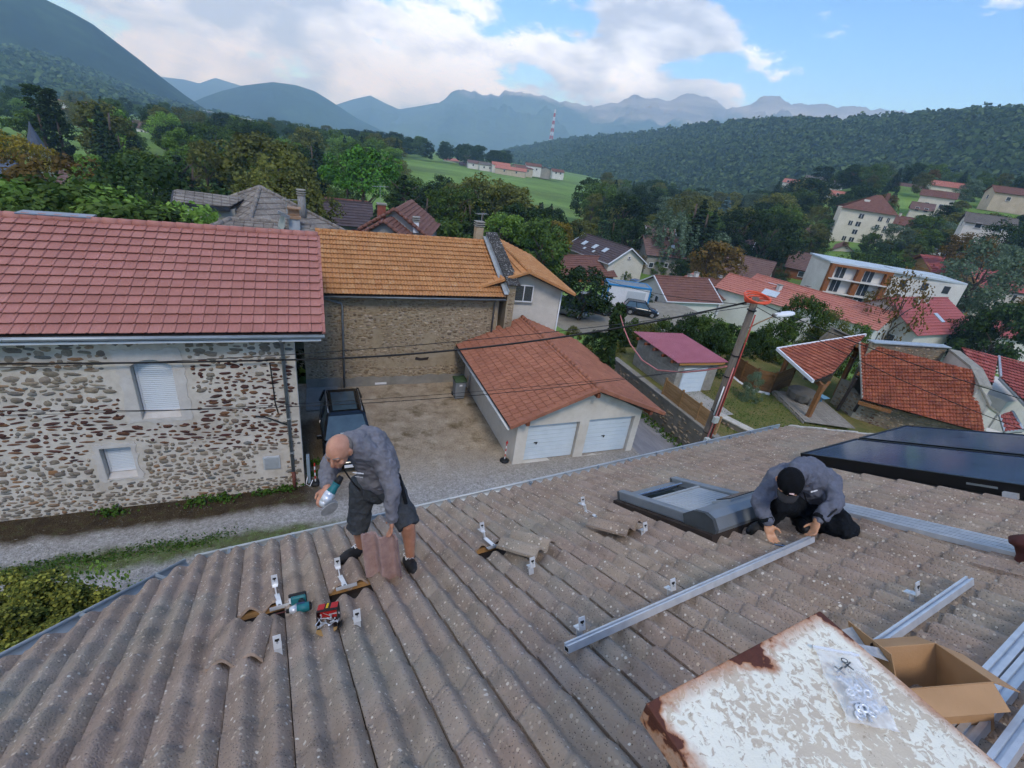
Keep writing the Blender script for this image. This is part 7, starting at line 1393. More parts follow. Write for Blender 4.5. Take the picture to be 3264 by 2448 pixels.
tt('dark_pine', 'cedar', 'autumn', c6(640, 600), 158, .8, 'brownish dark conifer in front of the tall cream block'); tt('light_tree', 'broad', 'light', c6(920, 710), 152, .8, 'bright green tree right of the brownish conifer'); tt('russet_tree', 'broad', 'autumn', c6(330, 730), 150, .9, 'russet tree behind the timber framed apartment block'); tt('leafy_tree', 'broad', 'olive', c6(790, 720), 150, .9, 'olive tree between brownish conifer and bright green tree'); tt('round_tree', 'wide', 'grey', c6(1930, 720), 118, .85, 'large grey green rounded tree at the right'); tt('dark_pine', 'cedar', 'dark', c6(1450, 300), 190, 1.1, 'dark pine above the plane trees'); tt('leafy_tree', 'wide', 'dark', c6(1960, 440), 165, 1.0, 'dark tree mass at the right edge'); tt('leafy_tree', 'wide', 'autumn', c6(1750, 640), 140, .9, 'brown green tree below the grey metal roof'); tt('leafy_tree', 'wide', 'dark', c6(2150, 520), 150, 1.0, 'dark tall tree at the very right edge'); tt('light_tree', 'broad', 'light', c6(420, 160), 300, 1.2, 'pale green tree at the foot of the wooded hill')
tt('bare_tree', 'sparse', 'autumn', c6(1110, 1010), 74, .55, 'thin leafed tree in front of the white apartment wing'); tt('bare_tree', 'sparse', 'autumn', c6(900, 1080), 73, .5, 'left thin leafed tree before the apartment wing'); tt('leafy_tree', 'wide', 'dark', c6(1800, 1420), 84, .6, 'dark bushes right of the red roofed villa'); tt('leafy_tree', 'wide', 'dark', c6(2000, 1430), 82, .6, 'dark bushes below the lower timber gable house'); tt('leafy_tree', 'broad', 'dark', c6(2170, 1350), 80, .8, 'dark tree at the right edge above the white roadside house')
# thicket between the shed, the pole and the salmon roofs
for i, (px, D, kind, leaf, w, lab) in enumerate((((1750, 640), 40, 'shrub', 'green', .62, 'tall'), ((1815, 672), 42, 'shrub', 'olive', .62, 'yellowing'), ((1700, 690), 38, 'shrub', 'green', .7, 'broad'), ((1862, 700), 42, 'shrub', 'green', .6, 'leafy'), ((1650, 715), 37, 'shrub', 'dark', .7, 'deep green'))): tt('laurel_bush', kind, leaf, dd_(*px), D, w, lab+' laurel bush in the thicket right behind the street lamp', 'thicket behind the street lamp', 'bush', base=-13)
for i, (px, D, leaf, w) in enumerate((((1240, 705), 36, 'olive', .75), ((1290, 715), 33, 'dark', .7), ((1262, 745), 29, 'olive', .7), ((1345, 705), 31, 'dark', .6), ((1400, 700), 33, 'olive', .75), ((1450, 690), 34, 'green', .75), ((1500, 680), 35, 'dark', .75), ((1550, 680), 34, 'green', .75), ((1600, 705), 36, 'dark', .7), ((1480, 700), 31, 'dark', .7), ((1545, 705), 31, 'dark', .7), ((1225, 735), 31, 'olive', .7), ((1290, 760), 27.5, 'dark', .6), ((1565, 700), 37, 'green', .7), ((1335, 742), 29, 'olive', .6), ((1370, 690), 36, 'green', .7))): tt('hedge_bush', 'shrub', leaf, dd_(*px), D, w, 'overgrown bush in the thicket between the shed and the parking', 'thicket between shed and parking', 'bush', base=-13.4)
iv = thing('ivy_post', 'tall post smothered in ivy beside the parking', 'post', tuple(atd(1976, 1180, 23))); q = atd(1976, 985, 23.2); zb_ = -13.0; mb = MB(); mb.tube([(q[0], q[1], zb_), (q[0], q[1], q[2])], .11, 8); part('post', mb, M_POLE, iv); rng_ = np.random.default_rng(5); n_ = 2600; h_ = rng_.uniform(0, 1, n_)**.8; a_ = rng_.uniform(0, 6.28, n_); r_ = .42*(.6+.5*np.sin(h_*9)**2)*rng_.uniform(.5, 1, n_)*(1.1-.3*h_); C_ = np.stack([q[0]+r_*np.cos(a_), q[1]+r_*np.sin(a_), zb_+(q[2]+.25-zb_)*h_], 1); me = leaf_mesh('ivy', C_-np.array(rootloc(iv)), np.stack([np.cos(a_), np.sin(a_), .4+0*a_], 1), rng_.uniform(.05, .1, n_), rng_); link('ivy', me, LEAF['dark'], iv)
tt('olive_bush', 'shrub', 'grey', z7(50, 480), 27.2, .5, 'small grey green clipped tree on the lawn', cat='bush', base=-10.75)
# hedges behind the red roof at far left
for i, (px, D, leaf, w) in enumerate((((30, 400), 31, 'green', 1.3), ((95, 395), 33, 'green', 1.2), ((150, 398), 32, 'light', 1.3), ((200, 405), 31, 'green', 1.2), ((0, 385), 35, 'dark', 1.3), ((250, 430), 30, 'green', 1.2), ((60, 415), 27, 'light', 1.1), ((120, 420), 27, 'green', 1.2), ((185, 430), 26.5, 'green', 1.1), ((300, 448), 28, 'dark', 1.3))): tt('garden_hedge_bush', 'shrub', leaf, dd_(*px), D, w, 'leafy hedge bush just behind the red ridge at left', 'hedge behind the red ridge', 'bush')
tt('bush', 'shrub', 'light', c2(160, 640), 29, .9, 'pale leafy bush below the dormer window', cat='bush'); tt('leafy_tree', 'broad', 'green', dd_(955, 470), 48, 1.1, 'green tree right of the stepped red gables'); tt('leafy_tree', 'broad', 'green', dd_(1180, 470), 58, 1.0, 'green tree above the lichen covered coping slab')
# golden conifers below the eave at lower left
for i, (px, D, w, h_) in enumerate(((( 30, 1815), 9.6, 1.0, 0), ((105, 1835), 9.3, 1.05, 0), ((195, 1880), 8.9, 1.0, 0), ((262, 1870), 9.1, 1.0, 0), ((325, 1885), 8.8, 1.0, 0), ((372, 1905), 8.7, .9, 0), ((60, 1990), 8.5, 1.0, 0), ((0, 1950), 8.6, 1.1, 0), ((140, 1870), 9.9, 1.0, 0), ((40, 2080), 7.6, .9, 0), ((0, 2060), 8.0, 1.0, 0), ((150, 1990), 8.1, 1.0, 0), ((230, 1960), 8.3, .9, 0), ((90, 1930), 8.8, 1.0, 0))):
    p = atd(*px, D); tree('golden_conifer', 'thuja', 'thuja', p[0], p[1], YARD-.05, p[2]-YARD, 1.25*w, 'golden green conifer in the clump below the eave', 'golden conifers below the eave', i % 3)
p = atd(235, 1790, 9.8); tree('slender_shrub', 'sparse', 'light', p[0], p[1], YARD, p[2]-YARD, .5, 'slender leafy shoots rising out of the golden conifers', None, 1)
# ------------------------------------------------------------------ woods: every tree its own, filled by region
HOUSEPTS = [(V(*o.location)[0], V(*o.location)[1]) for o in bpy.data.objects if o.type == 'EMPTY' and o.get('category') in ('house', 'building', 'cabin', 'tower')]
def in_field(a, r):
    if 9.5 < a < 27.5 and 118 < r < 350: return not (a > 23 and r < 160)
    if 27.5 <= a < 31 and 170 < r < 330: return True
    if a < -17.5 and 150 < r < 270: return True
    return False
ADJ = dict(green='green', dark='dark green', olive='olive', yellow='yellow', autumn='russet', light='light green', grey='grey green', conifer='blackish')
def wood(name, label, group, n, a0, a1, r0, r1, mix, hh, seed, clear=5.5, field=True, kinds=('broad', 'wide', 'tall', 'broad'), lowfar=0):
    rng = random.Random(seed); k = 0; tries = 0; placed = []
    while k < n and tries < n*30:
        tries += 1; a = rng.uniform(a0, a1); r = math.sqrt(rng.uniform(r0*r0, r1*r1)); x, y = r*math.sin(R(a)), r*math.cos(R(a))
        if field and in_field(a, r): continue
        if any((x-p)**2+(y-q)**2 < clear**2 for p, q in HOUSEPTS): continue
        # keep the line of sight to nearer houses open
        if any(abs(math.atan2(p, q)-math.atan2(x, y)) < 4.5/max(20, math.hypot(p, q)) and -1 < math.hypot(p, q)-r < 30 for p, q in HOUSEPTS): continue
        if any((x-p)**2+(y-q)**2 < (2.6+r*.012)**2 for p, q in placed): continue
        placed.append((x, y)); leaf = rng.choice(mix); kd = rng.choice(kinds); kd = 'conifer' if leaf in ('conifer',) else kd
        h = rng.uniform(*hh); lb = ADJ[leaf]+(' tall ' if h > (hh[0]+hh[1])/2 else ' low ')+('conifer' if kd == 'conifer' else {'broad': 'rounded tree', 'wide': 'spreading tree', 'tall': 'upright tree'}[kd])+label[label.index(' tree')+5:] if ' tree' in label else label; tree(name, kd, leaf, x, y, gz(x, y)-.3, h, rng.uniform(.95, 1.35), lb, group, None, r < 150); k += 1
    return k
c_ = []
c_.append(wood('woodland_tree', 'leafy tree in the wooded valley floor behind the left roofs', 'trees of the left valley floor', 120, -26, 9, 75, 330, ['green', 'dark', 'green', 'olive', 'dark', 'conifer', 'light'], (8, 14), 1))
c_.append(wood('copse_tree', 'a tree in the wood between the meadow and the hill', 'wood between meadow and hill', 130, 29, 54, 95, 330, ['green', 'dark', 'olive', 'grey', 'green', 'dark', 'conifer', 'olive'], (8, 14), 2))
c_.append(wood('slope_tree', 'a tree among the hillside houses at right', 'trees among the hillside houses', 120, 54, 76, 105, 330, ['green', 'dark', 'olive', 'dark', 'grey', 'conifer', 'autumn'], (6, 11), 3))
c_.append(wood('village_tree', 'a tree in the gardens between the valley houses', 'garden trees between the valley houses', 30, 33, 66, 64, 108, ['green', 'dark', 'olive', 'autumn', 'green'], (3, 5.5), 4, 7))
c_.append(wood('meadow_edge_tree', 'a tree in the row along the far edge of the meadow', 'tree row beyond the meadow', 60, 3, 20, 352, 520, ['dark', 'green', 'dark'], (10, 16), 5, 9))
c_.append(wood('town_tree', 'a tree between the houses of the distant town', 'trees of the distant town', 110, -27, 6, 330, 900, ['dark', 'green', 'dark', 'olive'], (9, 15), 6, 12))
c_.append(wood('near_copse_tree', 'a tree on the bank behind the orange roof', 'trees on the bank behind the orange roof', 26, 8, 30, 62, 112, ['green', 'dark', 'olive', 'dark', 'conifer'], (6, 10), 8, 6))
wood('slope_tree', 'a tree among the hillside houses at right', 'trees among the hillside houses', 40, 50, 68, 116, 175, ['green', 'dark', 'olive', 'green', 'autumn'], (3.5, 6.5), 9, 5)
# ------------------------------------------------------------------ things on the roof
def RPx(u, v, w): return RP(u, v, w)
AX = (E_, D_, N_)
# roof window with its outside shutter
def roof_window():
    t = thing('roof_window', 'grey roof window with half closed outside roller shutter', 'roof window', RP(3.55, 3.3, 0)); u0, u1, v0, v1 = 3.13, 3.95, 2.70, 3.88
    fr = plain('grey_lacquered_metal', '#747c84', '#828a92', 3, .45, .3, .5); lt = plain('pale_grey_shutter', '#9aa0a5', '#a6acb1', 4, .5, .2); dk = plain('dark_end_cap', '#3f4448', '#4a5054', 4, .6)
    mb = MB(); mb.box(RP((u0+u1)/2, (v0+v1)/2, .05), (u1-u0+.1, v1-v0+.06, .1), AX); part('kerb', mb, M_DARK, t)
    for u in (u0+.035, u1-.035): mb = MB(); mb.box(RP(u, (v0+v1)/2+.08, .15), (.08, v1-v0-.16, .1), AX); part('side_rail', mb, fr, t, bevel=.012); mb = MB(); mb.box(RP(u, v1-.005, .14), (.086, .05, .11), AX); part('rail_cap', mb, dk, t, bevel=.015)
    mb = MB(); mb.box(RP((u0+u1)/2, v1-.06, .125), (u1-u0-.16, .1, .05), AX); part('lower_sash', mb, fr, t)
    mb = MB(); mb.box(RP((u0+u1)/2, 3.62, .118), (u1-u0-.16, .36, .02), AX); part('pane', mb, M_GLASS, t)
    mb = MB(); mb.tube([RP(u0+.1, 3.70, .17), RP(u1-.1, 3.70, .17)], .012, 8); part('grab_bar', mb, M_CHROME, t)
    for k in range(11): mb = MB(); mb.box(RP((u0+u1)/2, 3.02+.043*k, .165), (u1-u0-.16, .037, .018), AX); part('slat', mb, lt, t, bevel=.006)
    mb = MB(); mb.box(RP((u0+u1)/2, 3.49, .16), (u1-u0-.15, .025, .05), AX); part('end_bar', mb, lt, t)
    prof = [(2.68, .07), (2.66, .13), (2.69, .22), (2.76, .255), (2.88, .25), (3.0, .19), (3.0, .12), (2.95, .06)]
    for a, b, m, nm in ((u0+.025, u1-.025, fr, 'shutter_housing'), (u0-.012, u0+.022, dk, 'housing_cap'), (u1-.022, u1+.012, dk, 'housing_cap')):
        mb = MB(); mb.prism([RP(a, v, w) for v, w in prof], E_*(b-a)); part(nm, mb, m, t)
    mb = MB(); mb.box(RP(3.72, 2.93, .236), (.34, .16, .02), (E_, unit(D_*.94-N_*.3), unit(N_*.94+D_*.3))); part('solar_cell', mb, plain('cell_black', '#23272c', None, rough=.2), t, bevel=.004); mb = MB(); mb.box(RP(3.72, 2.93, .227), (.4, .22, .02), (E_, unit(D_*.94-N_*.3), unit(N_*.94+D_*.3))); part('cell_frame', mb, lt, t)
roof_window()
# solar collectors
def collector(u0, u1, v0, v1, label):
    t = thing('solar_collector', label, 'solar panel', RP((u0+u1)/2, (v0+v1)/2, 0), 'solar collectors on the brown roof'); bl = MATS.get('collector_black') or plain('collector_black', '#131417', None, rough=.45)
    mb = MB(); mb.box(RP((u0+u1)/2, (v0+v1)/2, .11), (u1-u0, v1-v0, .13), AX); part('case', mb, bl, t)
    g = MATS.get('collector_glass')
    if g is None:
        n = Nt('collector_glass'); c = n.ramp(n.noise(2.5, 4, .6), [(.3, rgb('#384763')), (.7, rgb('#465673'))]); g = n.done(c, n.ramp(n.noise(90, 3, .6), [(.3, .06), (.7, .14)]), 0, 1.0)  # blue-grey base colour carries a painted sky reflection over the black collector
    mb = MB(); mb.box(RP((u0+u1)/2, (v0+v1)/2, .178), (u1-u0-.06, v1-v0-.06, .006), AX); part('glass', mb, g, t)
    for a, b, c, d in ((u0+.015, (v0+v1)/2, .03, v1-v0), (u1-.015, (v0+v1)/2, .03, v1-v0), ((u0+u1)/2, v0+.015, u1-u0-.06, .03), ((u0+u1)/2, v1-.015, u1-u0-.06, .03)): mb = MB(); mb.box(RP(a, b, .182), (c, d, .014), AX); part('frame_bar', mb, bl, t)
    mb = MB(); mb.box(RP(u0-.03, (v0+v1)/2, .035), (.05, v1-v0-.1, .05), AX); part('support_rail', mb, bl, t)
    mb = MB(); mb.box(RP(u0-.02, v0+.42, .06), (.05, .1, .1), AX); part('clamp', mb, M_ALU_SAT, t); mb = MB(); mb.box(RP(u0-.004, v0+.62, .13), (.003, .22, .02), AX); part('maker_label', mb, M_ZINC_D, t)
collector(5.83, 7.08, 1.3, 3.62, 'nearer of the two big black solar collectors'); collector(7.16, 8.41, 1.3, 3.62, 'farther of the two big black solar collectors')
# chimney with the rusty metal cap
def m_rust():
    t = Nt('rusty_cream_paint'); tc = t.n('ShaderNodeTexCoord'); sp = t.n('ShaderNodeSeparateXYZ'); t.l(tc.outputs['Object'], sp.inputs[0]); O = tc.outputs['Object']
    n1 = t.noise(46, 6, .6, O, .8); n2 = t.noise(5, 5, .6, O); n3 = t.noise(70, 5, .7, O)
    paint = t.mix(t.ramp(n2, [(.4, 0.0), (.6, .35)]), rgb('#e6e2d2'), rgb('#d3d0c2')); flake = t.ramp(t.noise(4, 4, .5, O), [(.35, rgb('#cabda8')), (.65, rgb('#b8aa98'))])
    k = t.math('ADD', n1, t.math('MULTIPLY', t.math('SUBTRACT', t.noise(3.2, 4, .55, O), .5), .9)); c = t.mix(t.ramp(k, [(.45, 0.0), (.50, 1.0)]), flake, paint)
    c = t.mix(t.ramp(n3, [(.3, .6), (.4, 0.0)]), c, rgb('#6b5a46'))
    ex = t.math('SUBTRACT', .364, t.math('ABSOLUTE', sp.outputs[0])); ey = t.math('SUBTRACT', .358, t.math('ABSOLUTE', sp.outputs[1])); ed = t.math('MINIMUM', ex, ey)
    far = t.n('ShaderNodeMapRange'); t.l(sp.outputs[1], far.inputs[0]); far.inputs[1].default_value = .02; far.inputs[2].default_value = .34; far.inputs[3].default_value = 0; far.inputs[4].default_value = .55
    e2 = t.math('SUBTRACT', t.math('SUBTRACT', ed, t.math('MULTIPLY', t.math('SUBTRACT', n1, .45), .04)), t.math('MULTIPLY', far.outputs[0], t.math('MAXIMUM', t.math('SUBTRACT', n2, .47), 0.0)))
    c = t.mix(t.ramp(e2, [(.0, .95), (.018, .6), (.05, 0.0)]), c, t.ramp(t.noise(30, 5, .7, O), [(.3, rgb('#8a4a22')), (.6, rgb('#b06a35')), (.75, rgb('#6a3a22'))]))
    c = t.mix(t.ramp(e2, [(.0, 1.0), (.006, 0.0)]), c, t.ramp(t.noise(40, 4, .7, O), [(.3, rgb('#4a2a22')), (.7, rgb('#5e3629'))])); t.bump(t.math('ADD', n3, k), .5, .004); return t.done(c, .65, .1, .3)
def chimney():
    t = thing('chimney', 'chimney under a rusty cream painted metal cap in the foreground', 'chimney', RP(1.2, .3, 0)); zc = -1.13; a = atz(2056, 2246, zc); W = .70; Dp = .70; ex, ey = E_, V(*_h); c = a+ex*W/2-ey*Dp/2
    t.rotation_euler = (0, 0, _az); t.location = tuple(c)
    mb = MB(); mb.box((0, 0, 0), (W, Dp, .012)); mb.box((-W/2+.004, 0, -.03), (.008, Dp, .06)); mb.box((0, Dp/2-.004, -.03), (W-.02, .008, .06)); mb.box((W/2-.004, 0, -.03), (.008, Dp, .06)); mb.box((0, -Dp/2+.004, -.03), (W-.02, .008, .06))
    o = link('metal_cap', mb.mesh('metal_cap'), m_rust(), t); b = o.modifiers.new('bevel', 'BEVEL'); b.width = .006; b.segments = 2
    mb = MB(); mb.box((.01, 0, -.55), (.56, .56, .98)); link('stack', mb.mesh('stack'), plain('sooty_chimney_render', '#57534f', '#6d6964', 5, .95, bump=.4), t)
    mb = MB(); mb.prism([(-.38, .42, -.93), (.40, .42, -.93), (.40, -.5, -.52), (-.38, -.5, -.52)], (0, .02, .05)); link('lead_flashing', mb.mesh('lead_flashing'), plain('grey_lead', '#6a6d70', '#7c7f82', 4, .6, .3), t)
    return c, zc
CAPC, CAPZ = chimney()
# bag of washers and bolts lying on the cap
def parts_bag():
    c0 = atz(2712, 2195, CAPZ+.02); t = thing('parts_bag', 'clear zip bag of washers and bolts lying on the rusty cap', 'bag', c0); c0 = V(*c0); top, bot = atz(2655, 2070, CAPZ+.012), atz(2785, 2320, CAPZ+.012); ax = unit(bot-top); L = np.linalg.norm(bot-top); s = unit(np.cross(ax, V(0, 0, 1))); up = V(0, 0, 1); hw = .062; rng = random.Random(2)
    nx, ny = 8, 14; top_, bt = [], []
    for j in range(ny+1):
        for i in range(nx+1):
            f, g = i/nx*2-1, j/ny; w = hw*(1-.06*math.sin(9*g)); full = max(0, math.sin(math.pi*min(1, max(0, (g-.25)/.75))))*(1-f*f)**.6; p = top+ax*L*g+s*w*f+up*(.004+.026*full+.003*math.sin(7*f+11*g)); top_.append(p); bt.append(top+ax*L*g+s*w*f+up*.002)
    n = nx+1; N_t = len(top_); F = [(j*n+i, j*n+i+1, (j+1)*n+i+1, (j+1)*n+i) for j in range(ny) for i in range(nx)]; mb = MB(); mb.add(top_, F)
    m = Nt('clear_plastic_film'); m.b.inputs['Roughness'].default_value = .12; m.b.inputs['Base Color'].default_value = (.9, .92, .95, 1); tr = m.n('ShaderNodeBsdfTransparent'); mx = m.n('ShaderNodeMixShader'); mx.inputs[0].default_value = .30; m.l(tr.outputs[0], mx.inputs[1]); m.l(m.b.outputs[0], mx.inputs[2]); m.l(mx.outputs[0], m.out.inputs[0]); part('film', mb, m.mat, t, True)
    mb = MB(); mb.beam(top+ax*.01-s*hw+up*.008, top+ax*.01+s*hw+up*.008, .006, .004); part('zip_strip', mb, M_WHITE, t)
    ax3 = lambda tilt, yaw: (lambda nrm: (unit(np.cross(nrm, ax)), unit(np.cross(nrm, unit(np.cross(nrm, ax)))), nrm))(unit(up+s*tilt+ax*yaw))
    for k in range(9):
        g = .50+.45*rng.random(); f = rng.uniform(-.75, .75); p = top+ax*L*g+s*hw*f*.8+up*(.012+.012*rng.random()); A = ax3(rng.uniform(-.4, .4), rng.uniform(-.4, .4)); r = rng.choice((.013, .011)); mb = MB(); mb.tube([p+A[0]*r*.72*math.cos(q)+A[1]*r*.72*math.sin(q) for q in [2*math.pi*i/16 for i in range(16)]], r*.3, 6, closed=True); part('washer', mb, M_ALU, t, True)
    for k in range(16):
        g = .42+.52*rng.random(); f = rng.uniform(-.7, .7); p = top+ax*L*g+s*hw*f*.8+up*(.008+.008*rng.random()); d = unit(ax*rng.uniform(-1, 1)+s*rng.uniform(-1, 1)); mb = MB(); mb.tube([p-d*.016, p+d*.016], .004, 6); mb.tube([p+d*.016, p+d*.022], .0075, 6); part('bolt', mb, M_ALU_SAT, t)
    mk = MB(); pq = lambda g, f: top+ax*L*g+s*hw*f+up*.012
    for a, b in (((.20, -.35), (.30, .05)), ((.20, .02), (.31, -.3)), ((.30, .15), (.40, .55)), ((.31, .5), (.41, .2))): mk.beam(pq(*a), pq(*b), .004, .001)
    mk.tube([pq(.19+.03*math.cos(q), -.12+.13*math.sin(q)) for q in [2*math.pi*i/12 for i in range(12)]], .0015, 4, closed=True); part('pen_marks', mk, plain('grey_marker_ink', '#4d5256', None, rough=.6), t)
parts_bag()
def cardboard_box():
    M_CARD = plain('brown_cardboard', '#b08c68', '#a5825f', 6, .85, bump=.1, bscale=80); c = RP(2.30, .97, .0); t = thing('cardboard_box', 'open brown cardboard box behind the chimney cap', 'box', c); yaw = R(-27); ex = unit(E_*math.cos(yaw)+D_*math.sin(yaw)); ey = unit(np.cross(N_, ex)); P = lambda x, y, z: c+ex*x+ey*y+N_*z; a, b, h, th = .185, .125, .21, .004
    for q in (((-a, -b), (a, -b)), ((a, -b), (a, b)), ((a, b), (-a, b)), ((-a, b), (-a, -b))):
        p0, p1 = P(*q[0], .05), P(*q[1], .05); mb = MB(); mb.prism([p0, p1, p1+N_*h, p0+N_*h], unit(np.cross(p1-p0, N_))*th); part('side', mb, M_CARD, t)
    mb = MB(); mb.prism([P(-a, -b, .052), P(a, -b, .052), P(a, b, .052), P(-a, b, .052)], N_*th); part('base', mb, M_CARD, t)
    H = .05+h
    for q, o, l in ((((-a, -b), (a, -b)), ey*-.6-N_*.55, .10), (((a, b), (-a, b)), ey*.95-N_*.25, .10), (((a, -b), (a, b)), ex*.9-N_*.45, .13), (((-a, b), (-a, -b)), -ex*.12+N_*.98, .14)):
        p0, p1 = P(*q[0], H), P(*q[1], H); d = unit(o); mb = MB(); mb.prism([p0, p1, p1+d*l-unit(p1-p0)*.006, p0+d*l+unit(p1-p0)*.006], unit(np.cross(p1-p0, d))*th); part('flap', mb, M_CARD, t)
    mb = MB(); p0 = P(-a, -b*.2, H)+unit(-ex*.25+N_*.95)*.10; mb.beam(p0-ex*.002, p0-ex*.002+N_*.03, .02, .001); part('printed_mark', mb, M_DARK, t)
    # torn bubble wrap hanging over the edge
    mb = MB(); q = [P(-a-.02, -b+.02+.05*k, H+.1+.03*math.sin(k*2.1)) for k in range(5)]; r_ = [p-ex*.09+N_*(.04-.015*k) for k, p in enumerate(q)]; mb.add(q+r_, [(k, k+1, 6+k, 5+k) for k in range(4)]); part('plastic_wrap', mb, MATS.get('film2') or plain('grey_plastic_wrap', '#8f9296', '#b0b3b6', 20, .3), t)
cardboard_box()
vt = thing('terracotta_vent', 'dark red clay vent pot at the right edge of the roof', 'vent', RP(4.26, 1.2, 0)); M_TERRA = plain('dark_red_clay', '#452624', '#552e2b', 8, .85); mb = MB(); mb.lathe(RP(4.33, 1.19, .0), [(.10, 0), (.085, .05), (.07, .1), (.08, .16), (.105, .18), (.105, .21), (.04, .24)], 18, ax=AX); part('pot', mb, M_TERRA, vt, True); mb = MB(); mb.box(RP(4.2, 1.22, .05), (.3, .34, .035), AX); part('base_tile', mb, M_TILE, vt)
# impact driver lying on the tiles
def driver():
    u, v = on_roof(958, 1945, .07); t = thing('impact_driver', 'teal and black cordless impact driver lying on the tiles', 'power tool', RP(u, v, .05)); te = plain('teal_tool_plastic', '#1f6a70', '#1a5c63', 8, .5); bk = plain('black_tool_rubber', '#1a1b1d', None, rough=.7); c = RP(u, v, .085)
    ax = unit(-E_+D_*.1); hd = unit(D_+E_*-.03); up = N_; P = lambda a, b, z=0: c+ax*a+hd*b+up*z
    mb = MB(); mb.tube([P(-.062, 0), P(-.055, 0), P(-.02, 0), P(.02, 0)], [.02, .031, .033, .032], 14); part('motor_housing', mb, te, t, True)
    mb = MB(); mb.tube([P(-.07, 0), P(-.058, 0)], [.024, .03], 14); part('rear_cap', mb, bk, t, True)
    mb = MB(); mb.tube([P(.02, 0), P(.05, 0), P(.068, 0)], [.031, .027, .02], 14); part('gear_case', mb, M_ALU_SAT, t, True)
    mb = MB(); mb.tube([P(.066, 0), P(.088, 0)], [.016, .013], 12); part('chuck', mb, bk, t, True); mb = MB(); mb.tube([P(.085, 0), P(.15, .002)], .004, 6); part('bit', mb, M_TERRA, t)
    mb = MB(); mb.tube([P(-.012, .02), P(-.02, .06, -.004), P(-.016, .12, -.006)], [.022, .019, .021], 12); part('handle', mb, bk, t, True)
    mb = MB(); mb.box(P(.018, .04), (.016, .03, .018), (ax, hd, up)); part('trigger', mb, bk, t, bevel=.004)
    mb = MB(); mb.box(P(.0, .142, -.004), (.10, .035, .062), (ax, hd, up)); part('battery_shoe', mb, te, t, bevel=.01); mb = MB(); mb.box(P(.002, .178, -.004), (.118, .038, .072), (ax, hd, up)); part('battery', mb, bk, t, bevel=.008); mb = MB(); mb.box(P(.055, .15, .0), (.012, .03, .03), (ax, hd, up)); part('label_plate', mb, M_WHITE, t)
    mb = MB()
    for k in range(6): mb.box(P(-.03+.011*k, .1975, .012), (.007, .001, .012), (ax, hd, up))
    part('white_lettering', mb, M_WHITE, t); mb = MB(); mb.box(P(-.005, .0, .034), (.05, .022, .002), (ax, hd, up)); part('blue_plate', mb, plain('dark_blue_plate', '#1d3d63', None, rough=.4), t)
driver()
def screw_box():
    u, v = on_roof(1045, 1975, .09); c = RP(u, v, .055); t = thing('screw_box', 'red and black cardboard box of screws standing open', 'box', c); rd_ = plain('red_carton', '#b3262a', None, rough=.55); bk = plain('black_carton', '#1d1b1b', None, rough=.6); kr = plain('kraft_inside', '#b08a55', '#a07c4a', 10, .85); yl = plain('yellow_print', '#d9b52a', None, rough=.6); yaw = R(14); ex = unit(E_*math.cos(yaw)+D_*math.sin(yaw)*.0+D_*math.sin(-yaw)); ey = unit(np.cross(N_, ex)); P = lambda x, y, z: c+ex*x+ey*y+N_*z; a, b, h = .062, .085, .10; th = .003
    # the carton lies on its back: bottom is red and black, the mouth faces the ridge
    mb = MB(); mb.prism([P(-a, -b, 0), P(a, -b, 0), P(a, b, 0), P(-a, b, 0)], N_*th); part('back_panel', mb, bk, t)
    for x in (-a, a): mb = MB(); mb.prism([P(x, -b*.6, 0), P(x, b, 0), P(x, b, h), P(x, -b*.25, h)], ex*th); part('side_panel', mb, bk, t)
    mb = MB(); mb.prism([P(-a, -b*.25, h), P(a, -b*.25, h), P(a, b*.1, h), P(-a, b*.1, h)], N_*th); part('front_band', mb, bk, t)
    for y0, y1, m in ((b*.1, b, rd_),): mb = MB(); mb.prism([P(-a, y0, h), P(a, y0, h), P(a, y1, h), P(-a, y1, h)], N_*th); part('front_panel', mb, m, t)
    mb = MB(); mb.prism([P(-a*.30, b*.1, h+.0035), P(a*.30, b*.1, h+.0035), P(a*.30, b, h+.0035), P(-a*.30, b, h+.0035)], N_*.001); part('black_stripe', mb, bk, t)
    mb = MB()
    for k in range(7): mb.box(P(-.002, b*.2+.0095*k, h+.006), (.014, .0065, .001), (ex, ey, N_))
    part('yellow_lettering', mb, yl, t)
    mb = MB(); mb.prism([P(-a, b, 0), P(a, b, 0), P(a, b, h), P(-a, b, h)], ey*th); part('end_panel', mb, rd_, t)
    n = 8; arc = [P(-a+2*a*i/n, -b-.055*math.sin(math.pi*i/n), .004) for i in range(n+1)]; mb = MB(); mb.prism([P(-a, -b*.6, .004)]+arc+[P(a, -b*.6, .004)], N_*.002); part('tongue_flap', mb, kr, t)
    mb = MB(); mb.prism([P(a+.002, -b*.9, .0), P(a+.03, -b*1.1, .02), P(a+.03, b*-.2, .03), P(a+.002, -b*.1, .0)], N_*.002); part('side_flap', mb, bk, t)
    rng = random.Random(4); 
    for k in range(22): p = P(rng.uniform(-a*.8, a*.8), rng.uniform(-b*.7, b*.5), rng.uniform(.012, .075)); d = unit(ex*rng.uniform(-1, 1)+ey*rng.uniform(-.8, .8)+N_*rng.uniform(-.3, .3)); mb = MB(); mb.tube([p-d*.03, p+d*.03], [.0015, .0028], 5); mb.tube([p+d*.03, p+d*.034], .006, 6); part('screw', mb, M_ALU_SAT, t)
screw_box()
for x, y in ((735, 1925), (1322, 1640), (2990, 1700), (600, 1722)):  pass
